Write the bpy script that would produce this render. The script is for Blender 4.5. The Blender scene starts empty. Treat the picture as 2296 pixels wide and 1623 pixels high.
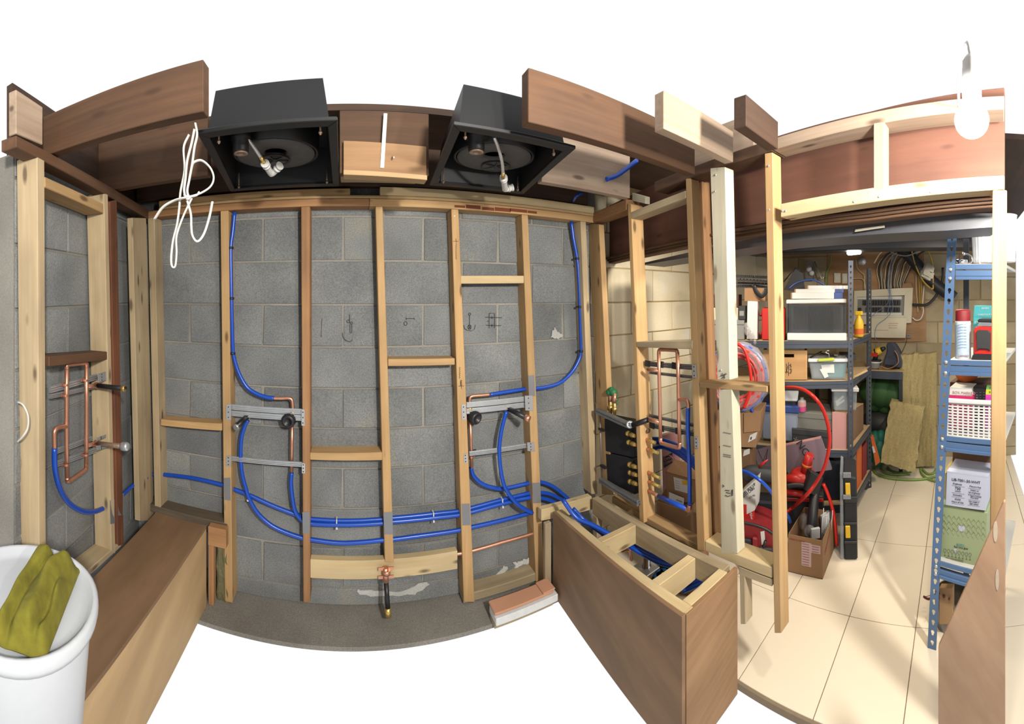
import bpy, bmesh, math, random
from math import sin, cos, tan, atan2, pi, sqrt, radians
from mathutils import Vector, Matrix
random.seed(7)
V = Vector
scene = bpy.context.scene
COL = scene.collection

# ---------------------------------------------------------------- camera, world, lamps, exposure
F, UC, VH, EYE = 867.0, 788.0, 660.0, 1.55      # panorama: pixels per radian, azimuth 0, horizon row, eye height
cam_d = bpy.data.cameras.new('camera')
cam_d.type = 'PANO'
cam_d.panorama_type = 'CENTRAL_CYLINDRICAL'
AZ0 = (1148 - UC) / F
cam_d.central_cylindrical_range_u_min = -1148 / F
cam_d.central_cylindrical_range_u_max = 1148 / F
cam_d.central_cylindrical_range_v_min = -(1623 - VH) / F
cam_d.central_cylindrical_range_v_max = VH / F
cam_d.central_cylindrical_radius = 1.0
cam_d.clip_start = 0.05
cam = bpy.data.objects.new('camera', cam_d)
COL.objects.link(cam)
cam.location = (0, 0, EYE)
cam.rotation_euler = (pi / 2, 0, -AZ0)
scene.camera = cam

world = bpy.data.worlds.new('world')
scene.world = world
world.use_nodes = True
bg = world.node_tree.nodes['Background']
bg.inputs[0].default_value = (1.0, 1.0, 1.0, 1)
bg.inputs[1].default_value = 1.0

vs = scene.view_settings
vs.view_transform = 'Standard'
vs.look = 'None'
vs.exposure = 0.0
vs.gamma = 1.0
vs.use_curve_mapping = False
BULB = 850.0          # radiance of the bare bulb by the partition
LED = 40.0            # radiance of the storage room lamps
ALB = 0.62            # overall reflectance

def lamp(name, loc, energy, color, size, rot=(0, 0, 0)):
    d = bpy.data.lights.new(name, 'AREA')
    d.energy, d.color, d.size = energy, color, size
    d.shape = 'DISK'
    o = bpy.data.objects.new(name, d)
    COL.objects.link(o)
    o.location, o.rotation_euler = loc, rot
    return o
lamp('storage_lamp', (1.66, 1.2, EYE + 0.44), 20, (1.0, 0.9, 0.74), 0.25)
lamp('room_fill', (0.62, -0.75, EYE + 0.55), 82, (1.0, 0.95, 0.86), 0.16, (radians(62), 0, radians(14)))  # added light behind the camera, no fixture; shares the bulb's work
lamp('aisle_fill', (2.22, 0.15, EYE + 0.40), 16, (1.0, 0.85, 0.62), 0.2)  # added light without a fixture, brightens the tiles and the far wall
scene.cycles.max_bounces = 6
scene.cycles.diffuse_bounces = 3
scene.cycles.sample_clamp_indirect = 3.0

# ---------------------------------------------------------------- geometry helpers
def az(u): return (u - UC) / F
def pt(u, v, r):
    a = az(u)
    return V((r * sin(a), r * cos(a), EYE - (v - VH) / F * r))
class Plane:                      # vertical plane: normal azimuth b, distance p; may turn with height
    def __init__(s, b, p, b2=None, corner=None):
        s.b, s.p, s.b2, s.c = b, p, b2, corner
    def bp(s, v):
        if s.c is None: return s.b, s.p
        t = min(1, max(0, (v - 480) / 860))
        b = s.b + (s.b2 - s.b) * t
        return b, s.c[0] * sin(b) + s.c[1] * cos(b)
    def at(s, u, v, off=0.0):
        b, p = s.bp(v)
        return pt(u, v, (p + off) / cos(az(u) - b))
    def n(s, v=900):
        b, p = s.bp(v)
        return V((sin(b), cos(b), 0))
def zpt(u, v, z):                 # point of a pixel at height z above the floor
    return pt(u, v, (EYE - z) * F / (v - VH))
BW = Plane(0, 1.933)              # face of the block wall
BF = Plane(0, 1.842)              # front of the studs on it
LF = Plane(-1.74, 0, -1.66, (-1.06, 1.842))
RF = Plane(1.68, 0, 1.62, (1.328, 1.842))
SF = Plane(1.15, 2.558)           # front of the grey shelving
KF = Plane(1.83, 1.60)            # front of the blue rack
FW = Plane(pi / 2, 3.70)          # far wall of the storage room

class MB:
    def __init__(s): s.v, s.f, s.sm = [], [], []
    def add(s, vs, fs, smooth=False):
        o = len(s.v)
        s.v += [V(p) for p in vs]
        s.f += [tuple(i + o for i in f) for f in fs]
        s.sm += [smooth] * len(fs)
        return s
    def prism(s, front, back):
        n = len(front)
        fs = [tuple(range(n)), tuple(range(2 * n - 1, n - 1, -1))]
        fs += [(i, i + n, (i + 1) % n + n, (i + 1) % n) for i in range(n)]
        return s.add(list(front) + list(back), fs)
    def ext(s, front, vec):
        vec = V(vec)
        return s.prism(front, [V(p) + vec for p in front])
    def box(s, c, x, y, z):       # centre and three half vectors
        c, x, y, z = V(c), V(x), V(y), V(z)
        return s.prism([c - x - y - z, c + x - y - z, c + x + y - z, c - x + y - z],
                       [c - x - y + z, c + x - y + z, c + x + y + z, c - x + y + z])
    def abox(s, lo, hi):
        lo, hi = V(lo), V(hi)
        h = (hi - lo) / 2
        return s.box((lo + hi) / 2, (h.x, 0, 0), (0, h.y, 0), (0, 0, h.z))
    def tube(s, pts, r, n=10, closed=False, flat=None, cap=True):
        pts = [V(p) for p in pts]
        m = len(pts)
        rs = r if isinstance(r, (list, tuple)) else [r] * m
        T = []
        for i in range(m):
            a = pts[(i - 1) % m] if (closed or i) else pts[0]
            b = pts[(i + 1) % m] if (closed or i < m - 1) else pts[-1]
            T.append((b - a).normalized())
        up = V((0, 0, 1)) if abs(T[0].z) < .9 else V((1, 0, 0))
        N = (up - T[0] * up.dot(T[0])).normalized()
        vs, fs = [], []
        for i in range(m):
            N = (N - T[i] * N.dot(T[i])).normalized()
            B = T[i].cross(N)
            fx, fy = flat or (1, 1)
            for k in range(n):
                t = 2 * pi * k / n
                vs.append(pts[i] + N * (rs[i] * fx * cos(t)) + B * (rs[i] * fy * sin(t)))
        for i in range(m if closed else m - 1):
            j = (i + 1) % m
            for k in range(n):
                l = (k + 1) % n
                fs.append((i * n + k, i * n + l, j * n + l, j * n + k))
        s.add(vs, fs, True)
        if cap and not closed:
            o = len(s.v) - len(vs)
            s.f += [tuple(o + k for k in range(n - 1, -1, -1)), tuple(o + (m - 1) * n + k for k in range(n))]
            s.sm += [False, False]
        return s
    def cyl(s, a, b, r, n=16, r2=None):
        return s.tube([a, b], [r, r2 if r2 is not None else r], n)
    def lathe(s, base, axis, prof, n=24, cap=False):   # prof: (radius, height) along axis
        axis = V(axis).normalized()
        up = V((0, 0, 1)) if abs(axis.z) < .9 else V((1, 0, 0))
        N = (up - axis * up.dot(axis)).normalized()
        B = axis.cross(N)
        base = V(base)
        vs, fs = [], []
        for (r, h) in prof:
            for k in range(n):
                t = 2 * pi * k / n
                vs.append(base + axis * h + N * (r * cos(t)) + B * (r * sin(t)))
        for i in range(len(prof) - 1):
            for k in range(n):
                l = (k + 1) % n
                fs.append((i * n + k, i * n + l, (i + 1) * n + l, (i + 1) * n + k))
        return s.add(vs, fs, True)
    def ball(s, c, r, n=12, sc=(1, 1, 1)):
        c = V(c)
        vs, fs = [], []
        m = n // 2
        for i in range(m + 1):
            ph = pi * i / m
            for k in range(n):
                t = 2 * pi * k / n
                vs.append(c + V((r * sc[0] * sin(ph) * cos(t), r * sc[1] * sin(ph) * sin(t), r * sc[2] * cos(ph))))
        for i in range(m):
            for k in range(n):
                l = (k + 1) % n
                fs.append((i * n + k, (i + 1) * n + k, (i + 1) * n + l, i * n + l))
        return s.add(vs, fs, True)

def smooth(pts, k=6, closed=False):      # Catmull-Rom through the points
    pts = [V(p) for p in pts]
    out, m = [], len(pts)
    for i in range(m if closed else m - 1):
        if closed:
            p0, p1, p2, p3 = pts[(i - 1) % m], pts[i], pts[(i + 1) % m], pts[(i + 2) % m]
        else:
            p1, p2 = pts[i], pts[i + 1]
            p0 = pts[i - 1] if i else p1 * 2 - p2
            p3 = pts[i + 2] if i + 2 < m else p2 * 2 - p1
        for j in range(k):
            t = j / k
            out.append(0.5 * ((2 * p1) + (p2 - p0) * t + (2 * p0 - 5 * p1 + 4 * p2 - p3) * t * t + (3 * p1 - p0 - 3 * p2 + p3) * t ** 3))
    if not closed: out.append(pts[-1])
    return out

WL = {}                                   # world position of each object
def obj(name, mb, mat, parent=None, grain=None, bevel=0.0, origin=None, edge='v'):
    if origin is None:
        n = max(1, len(mb.v))
        origin = V((sum(p.x for p in mb.v) / n, sum(p.y for p in mb.v) / n, min(p.z for p in mb.v)))
    me = bpy.data.meshes.new(name)
    me.from_pydata([p - origin for p in mb.v], [], mb.f)
    me.polygons.foreach_set('use_smooth', mb.sm)
    bm = bmesh.new(); bm.from_mesh(me)
    bmesh.ops.recalc_face_normals(bm, faces=bm.faces)
    if bevel: bmesh.ops.bevel(bm, geom=bm.edges[:], offset=bevel, segments=1, affect='EDGES', clamp_overlap=True)
    bm.to_mesh(me); bm.free()
    if grain is not None:                 # coordinates along and across the grain
        l = V(grain).normalized()
        up = V((0, 0, 1)) if abs(l.z) < .9 else V((1, 0, 0))
        w = (up - l * up.dot(l)).normalized()
        q = l.cross(w)
        at = me.attributes.new('g', 'FLOAT_VECTOR', 'POINT')
        rnd = V((random.random() * 20, random.random() * 20, random.random() * 20))
        for i, vx in enumerate(me.vertices):
            p = vx.co
            at.data[i].vector = V((p.dot(l), p.dot(w), p.dot(q))) + rnd
    me.materials.append(mat)
    o = bpy.data.objects.new(name, me)
    COL.objects.link(o)
    if parent is not None:
        o.parent = parent
        o.location = origin - WL[parent.name]
    else:
        o.location = origin
    WL[o.name] = V(origin)
    return o
def tag(o, label, cat, group=None):
    o['label'] = label; o['category'] = cat
    if group: o['group'] = group
    return o
def thing(name, label, cat, loc, group=None):
    o = bpy.data.objects.new(name, None)
    o.empty_display_size = 0.05
    COL.objects.link(o)
    o.location = loc
    WL[o.name] = V(loc)
    return tag(o, label, cat, group)
def single(name, label, cat, mb, mat, group=None, **k):
    return tag(obj(name, mb, mat, None, **k), label, cat, group)
def struct(name, mb, mat, **k):
    o = obj(name, mb, mat, None, **k)
    o['kind'] = 'structure'
    return o
def timber(name, label, cat, pl, q, depth, mat, group=None, off=0.0, parent=None, bevel=0.0025, along=None):
    f = [pl.at(u, v, off) for u, v in q]
    n = pl.n(sum(v for u, v in q) / 4) * depth
    e1, e2 = f[1] - f[0], f[2] - f[1]
    g = along or (e1 if e1.length > e2.length else e2)
    mb = MB().ext(f, n)
    o = obj(name, mb, mat, parent, grain=g, bevel=bevel)
    if parent is None: tag(o, label, cat, group)
    return o
def text(name, s, size, org, xd, yd, mat, parent, depth=0.0004, align='LEFT', off=0.0006):
    cu = bpy.data.curves.new(name, 'FONT')
    cu.body, cu.size, cu.extrude, cu.align_x = s, size, depth, align
    cu.resolution_u = 2
    t = bpy.data.objects.new(name, cu)
    COL.objects.link(t)
    dg = bpy.context.evaluated_depsgraph_get()
    me = bpy.data.meshes.new_from_object(t.evaluated_get(dg))
    bpy.data.objects.remove(t)
    xd, yd = V(xd).normalized(), V(yd).normalized()
    zd = xd.cross(yd)
    M = Matrix((xd, yd, zd)).transposed()
    org = V(org) + zd * off
    me.transform(M.to_4x4())
    me.materials.clear(); me.materials.append(mat)
    o = bpy.data.objects.new(name, me)
    COL.objects.link(o)
    o.parent = parent
    o.location = org - WL[parent.name]
    WL[o.name] = org
    return o

# ---------------------------------------------------------------- materials
def lin(c): return ((c / 255 + 0.055) / 1.055) ** 2.4 if c > 10 else c / 255 / 12.92
def C(r, g, b, k=None):
    k = ALB if k is None else k
    return (lin(r) * k, lin(g) * k, lin(b) * k, 1)
def base(name):
    m = bpy.data.materials.new(name)
    m.use_nodes = True
    nt = m.node_tree
    return m, nt, nt.nodes['Principled BSDF'], nt.nodes.new, nt.links.new
def plain(name, c, rough=0.5, metal=0.0, noise=0.12, scale=40, bump=0.0, alpha=1.0, trans=0.0, coat=0.0):
    m, nt, b, N, L = base(name)
    tc = N('ShaderNodeTexCoord')
    nz = N('ShaderNodeTexNoise'); nz.inputs['Scale'].default_value = scale; nz.inputs['Detail'].default_value = 3
    L(tc.outputs['Object'], nz.inputs['Vector'])
    mr = N('ShaderNodeMapRange')
    mr.inputs[3].default_value = 1 - noise; mr.inputs[4].default_value = 1 + noise
    L(nz.outputs['Fac'], mr.inputs[0])
    mx = N('ShaderNodeMix'); mx.data_type = 'RGBA'; mx.blend_type = 'MULTIPLY'
    mx.inputs[0].default_value = 1
    mx.inputs[6].default_value = c
    L(mr.outputs[0], mx.inputs[7])
    L(mx.outputs[2], b.inputs['Base Color'])
    b.inputs['Roughness'].default_value = rough
    b.inputs['Metallic'].default_value = metal
    if trans: b.inputs['Transmission Weight'].default_value = trans
    if alpha < 1: b.inputs['Alpha'].default_value = alpha
    if coat: b.inputs['Coat Weight'].default_value = coat
    if bump:
        bp = N('ShaderNodeBump'); bp.inputs['Strength'].default_value = bump; bp.inputs['Distance'].default_value = 0.003
        L(nz.outputs['Fac'], bp.inputs['Height']); L(bp.outputs[0], b.inputs['Normal'])
    return m
def wood(name, c1, c2, knot=True, stain=0.0, kc=(70, 42, 22), var=0.14, sc=(1.6, 42, 42)):
    m, nt, b, N, L = base(name)
    at = N('ShaderNodeAttribute'); at.attribute_name = 'g'
    mp = N('ShaderNodeMapping'); mp.inputs['Scale'].default_value = sc
    L(at.outputs['Vector'], mp.inputs['Vector'])
    nz = N('ShaderNodeTexNoise'); nz.inputs['Scale'].default_value = 1; nz.inputs['Detail'].default_value = 5; nz.inputs['Roughness'].default_value = .65
    L(mp.outputs[0], nz.inputs['Vector'])
    cr = N('ShaderNodeValToRGB')
    cr.color_ramp.elements[0].position = .22; cr.color_ramp.elements[0].color = c2
    cr.color_ramp.elements[1].position = .74; cr.color_ramp.elements[1].color = c1
    L(nz.outputs['Fac'], cr.inputs[0])
    last = cr.outputs[0]
    n2 = N('ShaderNodeTexNoise'); n2.inputs['Scale'].default_value = 5; n2.inputs['Detail'].default_value = 3
    mp2 = N('ShaderNodeMapping'); mp2.inputs['Scale'].default_value = (.6, 1.6, 1.6)
    L(at.outputs['Vector'], mp2.inputs['Vector']); L(mp2.outputs[0], n2.inputs['Vector'])
    mr = N('ShaderNodeMapRange'); mr.inputs[1].default_value = .3; mr.inputs[2].default_value = .7
    mr.inputs[3].default_value = 1 - .16 - stain; mr.inputs[4].default_value = 1.08
    L(n2.outputs['Fac'], mr.inputs[0])
    oi = N('ShaderNodeObjectInfo')
    mo = N('ShaderNodeMapRange'); mo.inputs[3].default_value = 1 - var; mo.inputs[4].default_value = 1 + var
    L(oi.outputs['Random'], mo.inputs[0])
    mm = N('ShaderNodeMath'); mm.operation = 'MULTIPLY'
    L(mr.outputs[0], mm.inputs[0]); L(mo.outputs[0], mm.inputs[1])
    mx = N('ShaderNodeMix'); mx.data_type = 'RGBA'; mx.blend_type = 'MULTIPLY'; mx.inputs[0].default_value = 1
    L(last, mx.inputs[6]); L(mm.outputs[0], mx.inputs[7])
    last = mx.outputs[2]
    if knot:
        vo = N('ShaderNodeTexVoronoi'); vo.inputs['Scale'].default_value = 1
        mp3 = N('ShaderNodeMapping'); mp3.inputs['Scale'].default_value = (4.2, 13, 13)
        L(at.outputs['Vector'], mp3.inputs['Vector']); L(mp3.outputs[0], vo.inputs['Vector'])
        m3 = N('ShaderNodeMapRange'); m3.inputs[1].default_value = .08; m3.inputs[2].default_value = .17
        m3.inputs[3].default_value = .75; m3.inputs[4].default_value = 0
        L(vo.outputs['Distance'], m3.inputs[0])
        mk = N('ShaderNodeMix'); mk.data_type = 'RGBA'
        L(m3.outputs[0], mk.inputs[0]); L(last, mk.inputs[6]); mk.inputs[7].default_value = C(*kc)
        last = mk.outputs[2]
    L(last, b.inputs['Base Color'])
    b.inputs['Roughness'].default_value = .75
    bp = N('ShaderNodeBump'); bp.inputs['Strength'].default_value = .12; bp.inputs['Distance'].default_value = .002
    L(nz.outputs['Fac'], bp.inputs['Height']); L(bp.outputs[0], b.inputs['Normal'])
    return m
def block_mat(name, c1, c2, c3, spk=.35, bump=.5, big=3.0):
    m, nt, b, N, L = base(name)
    tc = N('ShaderNodeTexCoord'); oi = N('ShaderNodeObjectInfo')
    ad = N('ShaderNodeVectorMath'); ad.operation = 'ADD'
    sv = N('ShaderNodeVectorMath'); sv.operation = 'SCALE'; sv.inputs[0].default_value = (31, 17, 23)
    L(oi.outputs['Random'], sv.inputs['Scale'])
    L(tc.outputs['Object'], ad.inputs[0]); L(sv.outputs[0], ad.inputs[1])
    n1 = N('ShaderNodeTexNoise'); n1.inputs['Scale'].default_value = 170; n1.inputs['Detail'].default_value = 4; n1.inputs['Roughness'].default_value = .7
    n2 = N('ShaderNodeTexNoise'); n2.inputs['Scale'].default_value = big; n2.inputs['Detail'].default_value = 4
    L(ad.outputs[0], n1.inputs['Vector']); L(ad.outputs[0], n2.inputs['Vector'])
    cr = N('ShaderNodeValToRGB')
    cr.color_ramp.elements[0].position = .3; cr.color_ramp.elements[0].color = c2
    cr.color_ramp.elements[1].position = .62; cr.color_ramp.elements[1].color = c1
    e = cr.color_ramp.elements.new(.78); e.color = c3
    L(n2.outputs['Fac'], cr.inputs[0])
    mr = N('ShaderNodeMapRange'); mr.inputs[1].default_value = .3; mr.inputs[2].default_value = .72
    mr.inputs[3].default_value = 1 - spk; mr.inputs[4].default_value = 1 + spk * .55
    L(n1.outputs['Fac'], mr.inputs[0])
    mo = N('ShaderNodeMapRange'); mo.inputs[3].default_value = .88; mo.inputs[4].default_value = 1.1
    L(oi.outputs['Random'], mo.inputs[0])
    mm = N('ShaderNodeMath'); mm.operation = 'MULTIPLY'; L(mr.outputs[0], mm.inputs[0]); L(mo.outputs[0], mm.inputs[1])
    mx = N('ShaderNodeMix'); mx.data_type = 'RGBA'; mx.blend_type = 'MULTIPLY'; mx.inputs[0].default_value = 1
    L(cr.outputs[0], mx.inputs[6]); L(mm.outputs[0], mx.inputs[7])
    L(mx.outputs[2], b.inputs['Base Color'])
    b.inputs['Roughness'].default_value = .92
    bp = N('ShaderNodeBump'); bp.inputs['Strength'].default_value = bump; bp.inputs['Distance'].default_value = .004
    L(n1.outputs['Fac'], bp.inputs['Height']); L(bp.outputs[0], b.inputs['Normal'])
    return m
def emit(name, c, s):
    m, nt, b, N, L = base(name)
    b.inputs['Base Color'].default_value = (.9, .9, .9, 1)
    b.inputs['Emission Color'].default_value = c
    b.inputs['Emission Strength'].default_value = s
    return m
M = {}
M['pine'] = wood('pine', C(222, 184, 130), C(198, 154, 100))
M['pine_grey'] = wood('pine_grey', C(212, 192, 156), C(180, 156, 120), stain=.08)
M['pine_pale'] = wood('pine_pale', C(226, 204, 166), C(200, 172, 130), stain=.06)
M['pine_new'] = wood('pine_new', C(236, 214, 168), C(220, 190, 138), var=.06)
M['pine_old'] = wood('pine_old', C(196, 148, 100), C(160, 112, 70), stain=.1)
M['pine_red'] = wood('pine_red', C(150, 92, 58), C(104, 58, 34), stain=.2)
M['whitewood'] = wood('whitewood', C(234, 226, 198), C(216, 206, 178), var=.03, kc=(130, 110, 84))
M['joist'] = wood('joist', C(120, 84, 55), C(90, 61, 39), stain=.12)
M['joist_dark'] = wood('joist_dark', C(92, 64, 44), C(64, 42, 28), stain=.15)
M['joist_pale'] = wood('joist_pale', C(206, 182, 158), C(170, 142, 116))
M['beam'] = wood('beam', C(138, 92, 72), C(112, 72, 56), stain=.1, kc=(60, 34, 26), sc=(1.2, 16, 16))
M['ply'] = wood('ply', C(190, 150, 108), C(160, 118, 80), knot=False, sc=(1.5, 22, 22))
M['ply_dark'] = wood('ply_dark', C(172, 136, 100), C(148, 112, 80), knot=False, stain=.08, sc=(1.2, 9, 9))
M['ply_light'] = wood('ply_light', C(226, 192, 142), C(208, 170, 120), knot=False, sc=(1.2, 10, 10))
M['block'] = block_mat('block', C(158, 161, 160), C(130, 133, 135), C(182, 177, 158), spk=.42)
M['mortar'] = block_mat('mortar', C(176, 172, 162), C(152, 148, 140), C(186, 182, 172), spk=.2)
M['cream_block'] = block_mat('cream_block', C(248, 236, 208), C(238, 222, 186), C(252, 248, 236), spk=.08, bump=.4)
M['cream_mortar'] = block_mat('cream_mortar', C(206, 182, 138), C(170, 146, 104), C(220, 200, 160), spk=.15)
M['concrete'] = block_mat('concrete', C(150, 146, 138), C(124, 118, 110), C(166, 160, 150), big=2)
M['grey_steel'] = plain('grey_steel', C(104, 105, 110), .5, .2)
M['tile'] = plain('tile', C(242, 228, 204, .78), .28, 0, .03, 3)
M['grout'] = plain('grout', C(150, 132, 108), .9)
# ---------------------------------------------------------------- block walls
COURSE = [EYE + z for z in (.39, .168, -.052, -.263, -.470, -.671, -.869, -1.068, -1.262, -1.466, -1.66)]
def bilin(q, s, t):                       # q: bottom-far, bottom-near, top-near, top-far
    return q[0].lerp(q[1], s).lerp(q[3].lerp(q[2], s), t)
def block_wall(name, q, thick, length, joints_odd, joints_even, zs, mat, mort, gap=.005, proud=.006, lo=0, hi=1):
    n = (q[1] - q[0]).cross(q[3] - q[0]).normalized()
    if n.dot(V((0, 0, EYE)) - q[0]) < 0: n = -n
    z0, z1 = q[0].z, q[3].z
    mm = MB(); N = 10
    g = [bilin(q, i / N, j / N) for i in range(N + 1) for j in range(N + 1)]
    mm.add(g + [p - n * thick for p in g], [])
    k1 = (N + 1) ** 2
    for i in range(N):
        for j in range(N):
            a = i * (N + 1) + j
            mm.f += [(a, a + N + 1, a + N + 2, a + 1), (a + k1, a + k1 + 1, a + k1 + N + 2, a + k1 + N + 1)]
    for i in range(N):
        for a, b in ((i, i + 1), (N * (N + 1) + i, N * (N + 1) + i + 1), (i * (N + 1), (i + 1) * (N + 1)), (i * (N + 1) + N, (i + 1) * (N + 1) + N)):
            mm.f.append((a, b, b + k1, a + k1))
    mm.sm = [False] * len(mm.f)
    w = struct(name, mm, mort)
    for i in range(len(zs) - 1):
        zt, zb = zs[i], zs[i + 1]
        if zt <= z0 + .02: continue
        js = joints_odd if i % 2 == 0 else joints_even
        for a, b in zip(js[:-1], js[1:]):
            a, b = max(a, 0), min(b, length)
            if b - a < .03: continue
            za, zc = max(zb + gap, z0), min(zt - gap, z1)
            s0, s1 = (a + gap) / length, (b - gap) / length
            t0, t1 = (za - z0) / (z1 - z0), (zc - z0) / (z1 - z0)
            j = [random.uniform(-.0015, .0015) for _ in range(4)]
            pr = proud + random.uniform(-.003, .003)
            f = [bilin(q, s0 + j[0], t0), bilin(q, s1 + j[1], t0), bilin(q, s1 + j[2], t1), bilin(q, s0 + j[3], t1)]
            mb = MB().prism([p + n * pr for p in f], [p - n * .02 for p in f])
            obj('block', mb, mat, w, bevel=.003)
    return w
X0, BL = -.857, .4064
xl, xr = -1.19, 1.405
def jset(x0, off, xa, n): return [x0 + BL * k + off - xa for k in range(-2, n)]
yb = 1.933
q = [V((xl, yb, 0)), V((xr, yb, 0)), V((xr, yb, EYE + .74)), V((xl, yb, EYE + .74))]
wall_back = block_wall('wall_back', q, .18, xr - xl, jset(X0, .2032, xl, 9), jset(X0, 0, xl, 9), [EYE + .62] + COURSE, M['block'], M['mortar'])
q = [V((xr, yb, 0)), V((3.7, yb, 0)), V((3.7, yb, EYE + .74)), V((xr, yb, EYE + .74))]
xq = xr
wall_storage = block_wall('wall_right', q, .18, 3.7 - xr, jset(X0, .2032 + .12, xr, 14), jset(X0, .12, xr, 14), [EYE + .62] + COURSE, M['cream_block'], M['cream_mortar'], gap=.004)
# left wall
def lw(u, v, off=.10): return LF.at(u, v, off)
a_, b_ = V((-1.185, 1.933, 0)), None
nb = lw(30, 1340); nt_ = lw(30, 480)
q = [V((-1.185, 1.933, 0)), V((nb.x, nb.y, 0)), V((nt_.x, nt_.y, EYE + .47)), V((-1.185, 1.933, EYE + .47))]
ln = (q[1] - q[0]).length
wall_left = block_wall('wall_left', q, .15, ln, [-.1, .12, .52, .93, 1.33, 1.74], [-.28, .32, .73, 1.13, 1.54], [EYE + .62] + COURSE, M['block'], M['mortar'])
# far wall of the storage room
q = [V((3.7, 1.933, 0)), V((3.7, -.55, 0)), V((3.7, -.55, EYE + .74)), V((3.7, 1.933, EYE + .74))]
M['far_block'] = block_mat('far_block', C(206, 190, 156), C(182, 162, 126), C(222, 208, 176), spk=.12, bump=.4)
wall_far = block_wall('wall_far', q, .15, 2.483, [-.1 + .4064 * k for k in range(8)], [-.3 + .4064 * k for k in range(8)], COURSE, M['far_block'], M['cream_mortar'], gap=.004)

# ---------------------------------------------------------------- floors
q0 = LF.at(38, 1500, .1)
struct('floor', MB().prism([V((-1.3, 1.70, 0)), V((1.25, 1.70, 0)), V((1.36, 2.0, 0)), V((-1.3, 2.0, 0))],
                           [V((-1.3, 1.70, -.02)), V((1.25, 1.70, -.02)), V((1.36, 2.0, -.02)), V((-1.3, 2.0, -.02))]), M['concrete'])
fl = struct('floor_storage', MB().abox((1.30, -.5, -.03), (3.75, 2.0, -.004)), M['grout'])
for i in range(-2, 3):
    for j in range(-4, 5):
        x0, x1 = max(1.31, 2.37 + .58 * i), min(3.7, 2.95 + .58 * i)
        y0, y1 = max(-.5, .2 + .32 * j), min(1.93, .52 + .32 * j)
        if x1 - x0 < .05 or y1 - y0 < .05: continue
        obj('tile', MB().abox((x0 + .0018, y0 + .0018, -.02), (x1 - .0018, y1 - .0018, 0)), M['tile'], fl, bevel=.001)

# unseen rest of the shower room behind the camera, built to cut ambient light
struct('wall_front', MB().abox((-1.3, -1.45, 0), (1.5, -1.35, EYE + .74)), M['block'])
# ---------------------------------------------------------------- ceiling deck, joists
ZJ = EYE + .475
struct('ceiling_front', MB().abox((-.75, -1.35, EYE + .71), (.6, .28, EYE + .735)), M['joist_dark'], grain=(1, 0, 0))  # unseen ceiling over the camera, also built to cut ambient light
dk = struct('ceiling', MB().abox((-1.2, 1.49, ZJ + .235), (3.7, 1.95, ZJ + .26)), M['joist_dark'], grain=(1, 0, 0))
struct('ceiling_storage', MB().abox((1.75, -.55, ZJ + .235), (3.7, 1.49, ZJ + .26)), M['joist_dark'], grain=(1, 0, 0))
def joist(x0, x1, y0, y1, h, mat, label, name='ceiling_joist', tilt=0, group=None, z0=None):
    z0 = ZJ if z0 is None else z0
    f = [V((x0, y0, z0)), V((x1, y0 + tilt, z0)), V((x1, y0 + tilt, z0 + h)), V((x0, y0, z0 + h))]
    return single(name, label, 'joist', MB().ext(f, (0, y1 - y0, 0)), mat, group, grain=(1, 0, 0), bevel=.002)
joist(-1.16, -.56, 1.435, 1.475, .23, M['joist'], 'brown ceiling joist left of the left black shower box, nearer the block wall')
joist(.77, 1.26, 1.435, 1.475, .23, M['joist_pale'], 'ceiling joist right of the right black shower box, nearer the block wall')
joist(-1.04, -.375, .93, .972, .135, M['joist'], 'brown ceiling joist at the top left corner, farther from the block wall')
joist(.47, 1.19, .955, .998, .15, M['joist'], 'long brown ceiling joist over the partition with pale lower edge', tilt=.012)
joist(.80, 1.16, .765, .803, .11, M['joist_pale'], 'pale newer joist running onto the partition top plate')
joist(.93, 1.13, .57, .612, .09, M['joist_dark'], 'short dark joist nearest the camera above the partition')
tl0, tl1 = V((-1.19, 1.95, EYE + .472)), V((nt_.x - .005, nt_.y, EYE + .472))
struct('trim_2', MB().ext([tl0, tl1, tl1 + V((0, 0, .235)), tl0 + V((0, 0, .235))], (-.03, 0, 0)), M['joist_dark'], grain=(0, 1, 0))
# back of the joist bays: rim board over the block wall
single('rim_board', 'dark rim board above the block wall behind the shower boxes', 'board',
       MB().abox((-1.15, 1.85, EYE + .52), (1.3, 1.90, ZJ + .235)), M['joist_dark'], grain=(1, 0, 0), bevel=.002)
# patched joist between the two black boxes
pj = thing('patched_joist', 'joist end patched with a plywood gusset hanging between the two black boxes', 'joist', (.1, 1.5, ZJ))
f = [V((-.045, 1.47, EYE + .46)), V((.298, 1.47, EYE + .46)), V((.298, 1.47, EYE + .70)), V((-.045, 1.47, EYE + .70))]
obj('joist_end', MB().ext(f, (0, .04, 0)), M['joist'], pj, grain=(1, 0, 0), bevel=.002)
f = [V((-.03, 1.45, EYE + .462)), V((.285, 1.45, EYE + .45)), V((.285, 1.45, EYE + .565)), V((-.03, 1.45, EYE + .577))]
obj('gusset', MB().ext(f, (0, .019, 0)), M['ply'], pj, grain=(1, 0, 0), bevel=.0015)
f = [V((-.03, 1.435, EYE + .445)), V((.285, 1.435, EYE + .433)), V((.285, 1.435, EYE + .451)), V((-.03, 1.435, EYE + .463))]
obj('edge_strip', MB().ext(f, (0, .06, 0)), M['ply_light'], pj, grain=(1, 0, 0), bevel=.0015)
M['galv'] = plain('galv', C(190, 194, 198, 1), .38, .75, .15, 30)
obj('strap', MB().ext([V((.108, 1.448, EYE + .475)), V((.122, 1.448, EYE + .475)), V((.135, 1.448, EYE + .68)), V((.121, 1.448, EYE + .68))], (0, -.002, 0)), M['galv'], pj)
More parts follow.
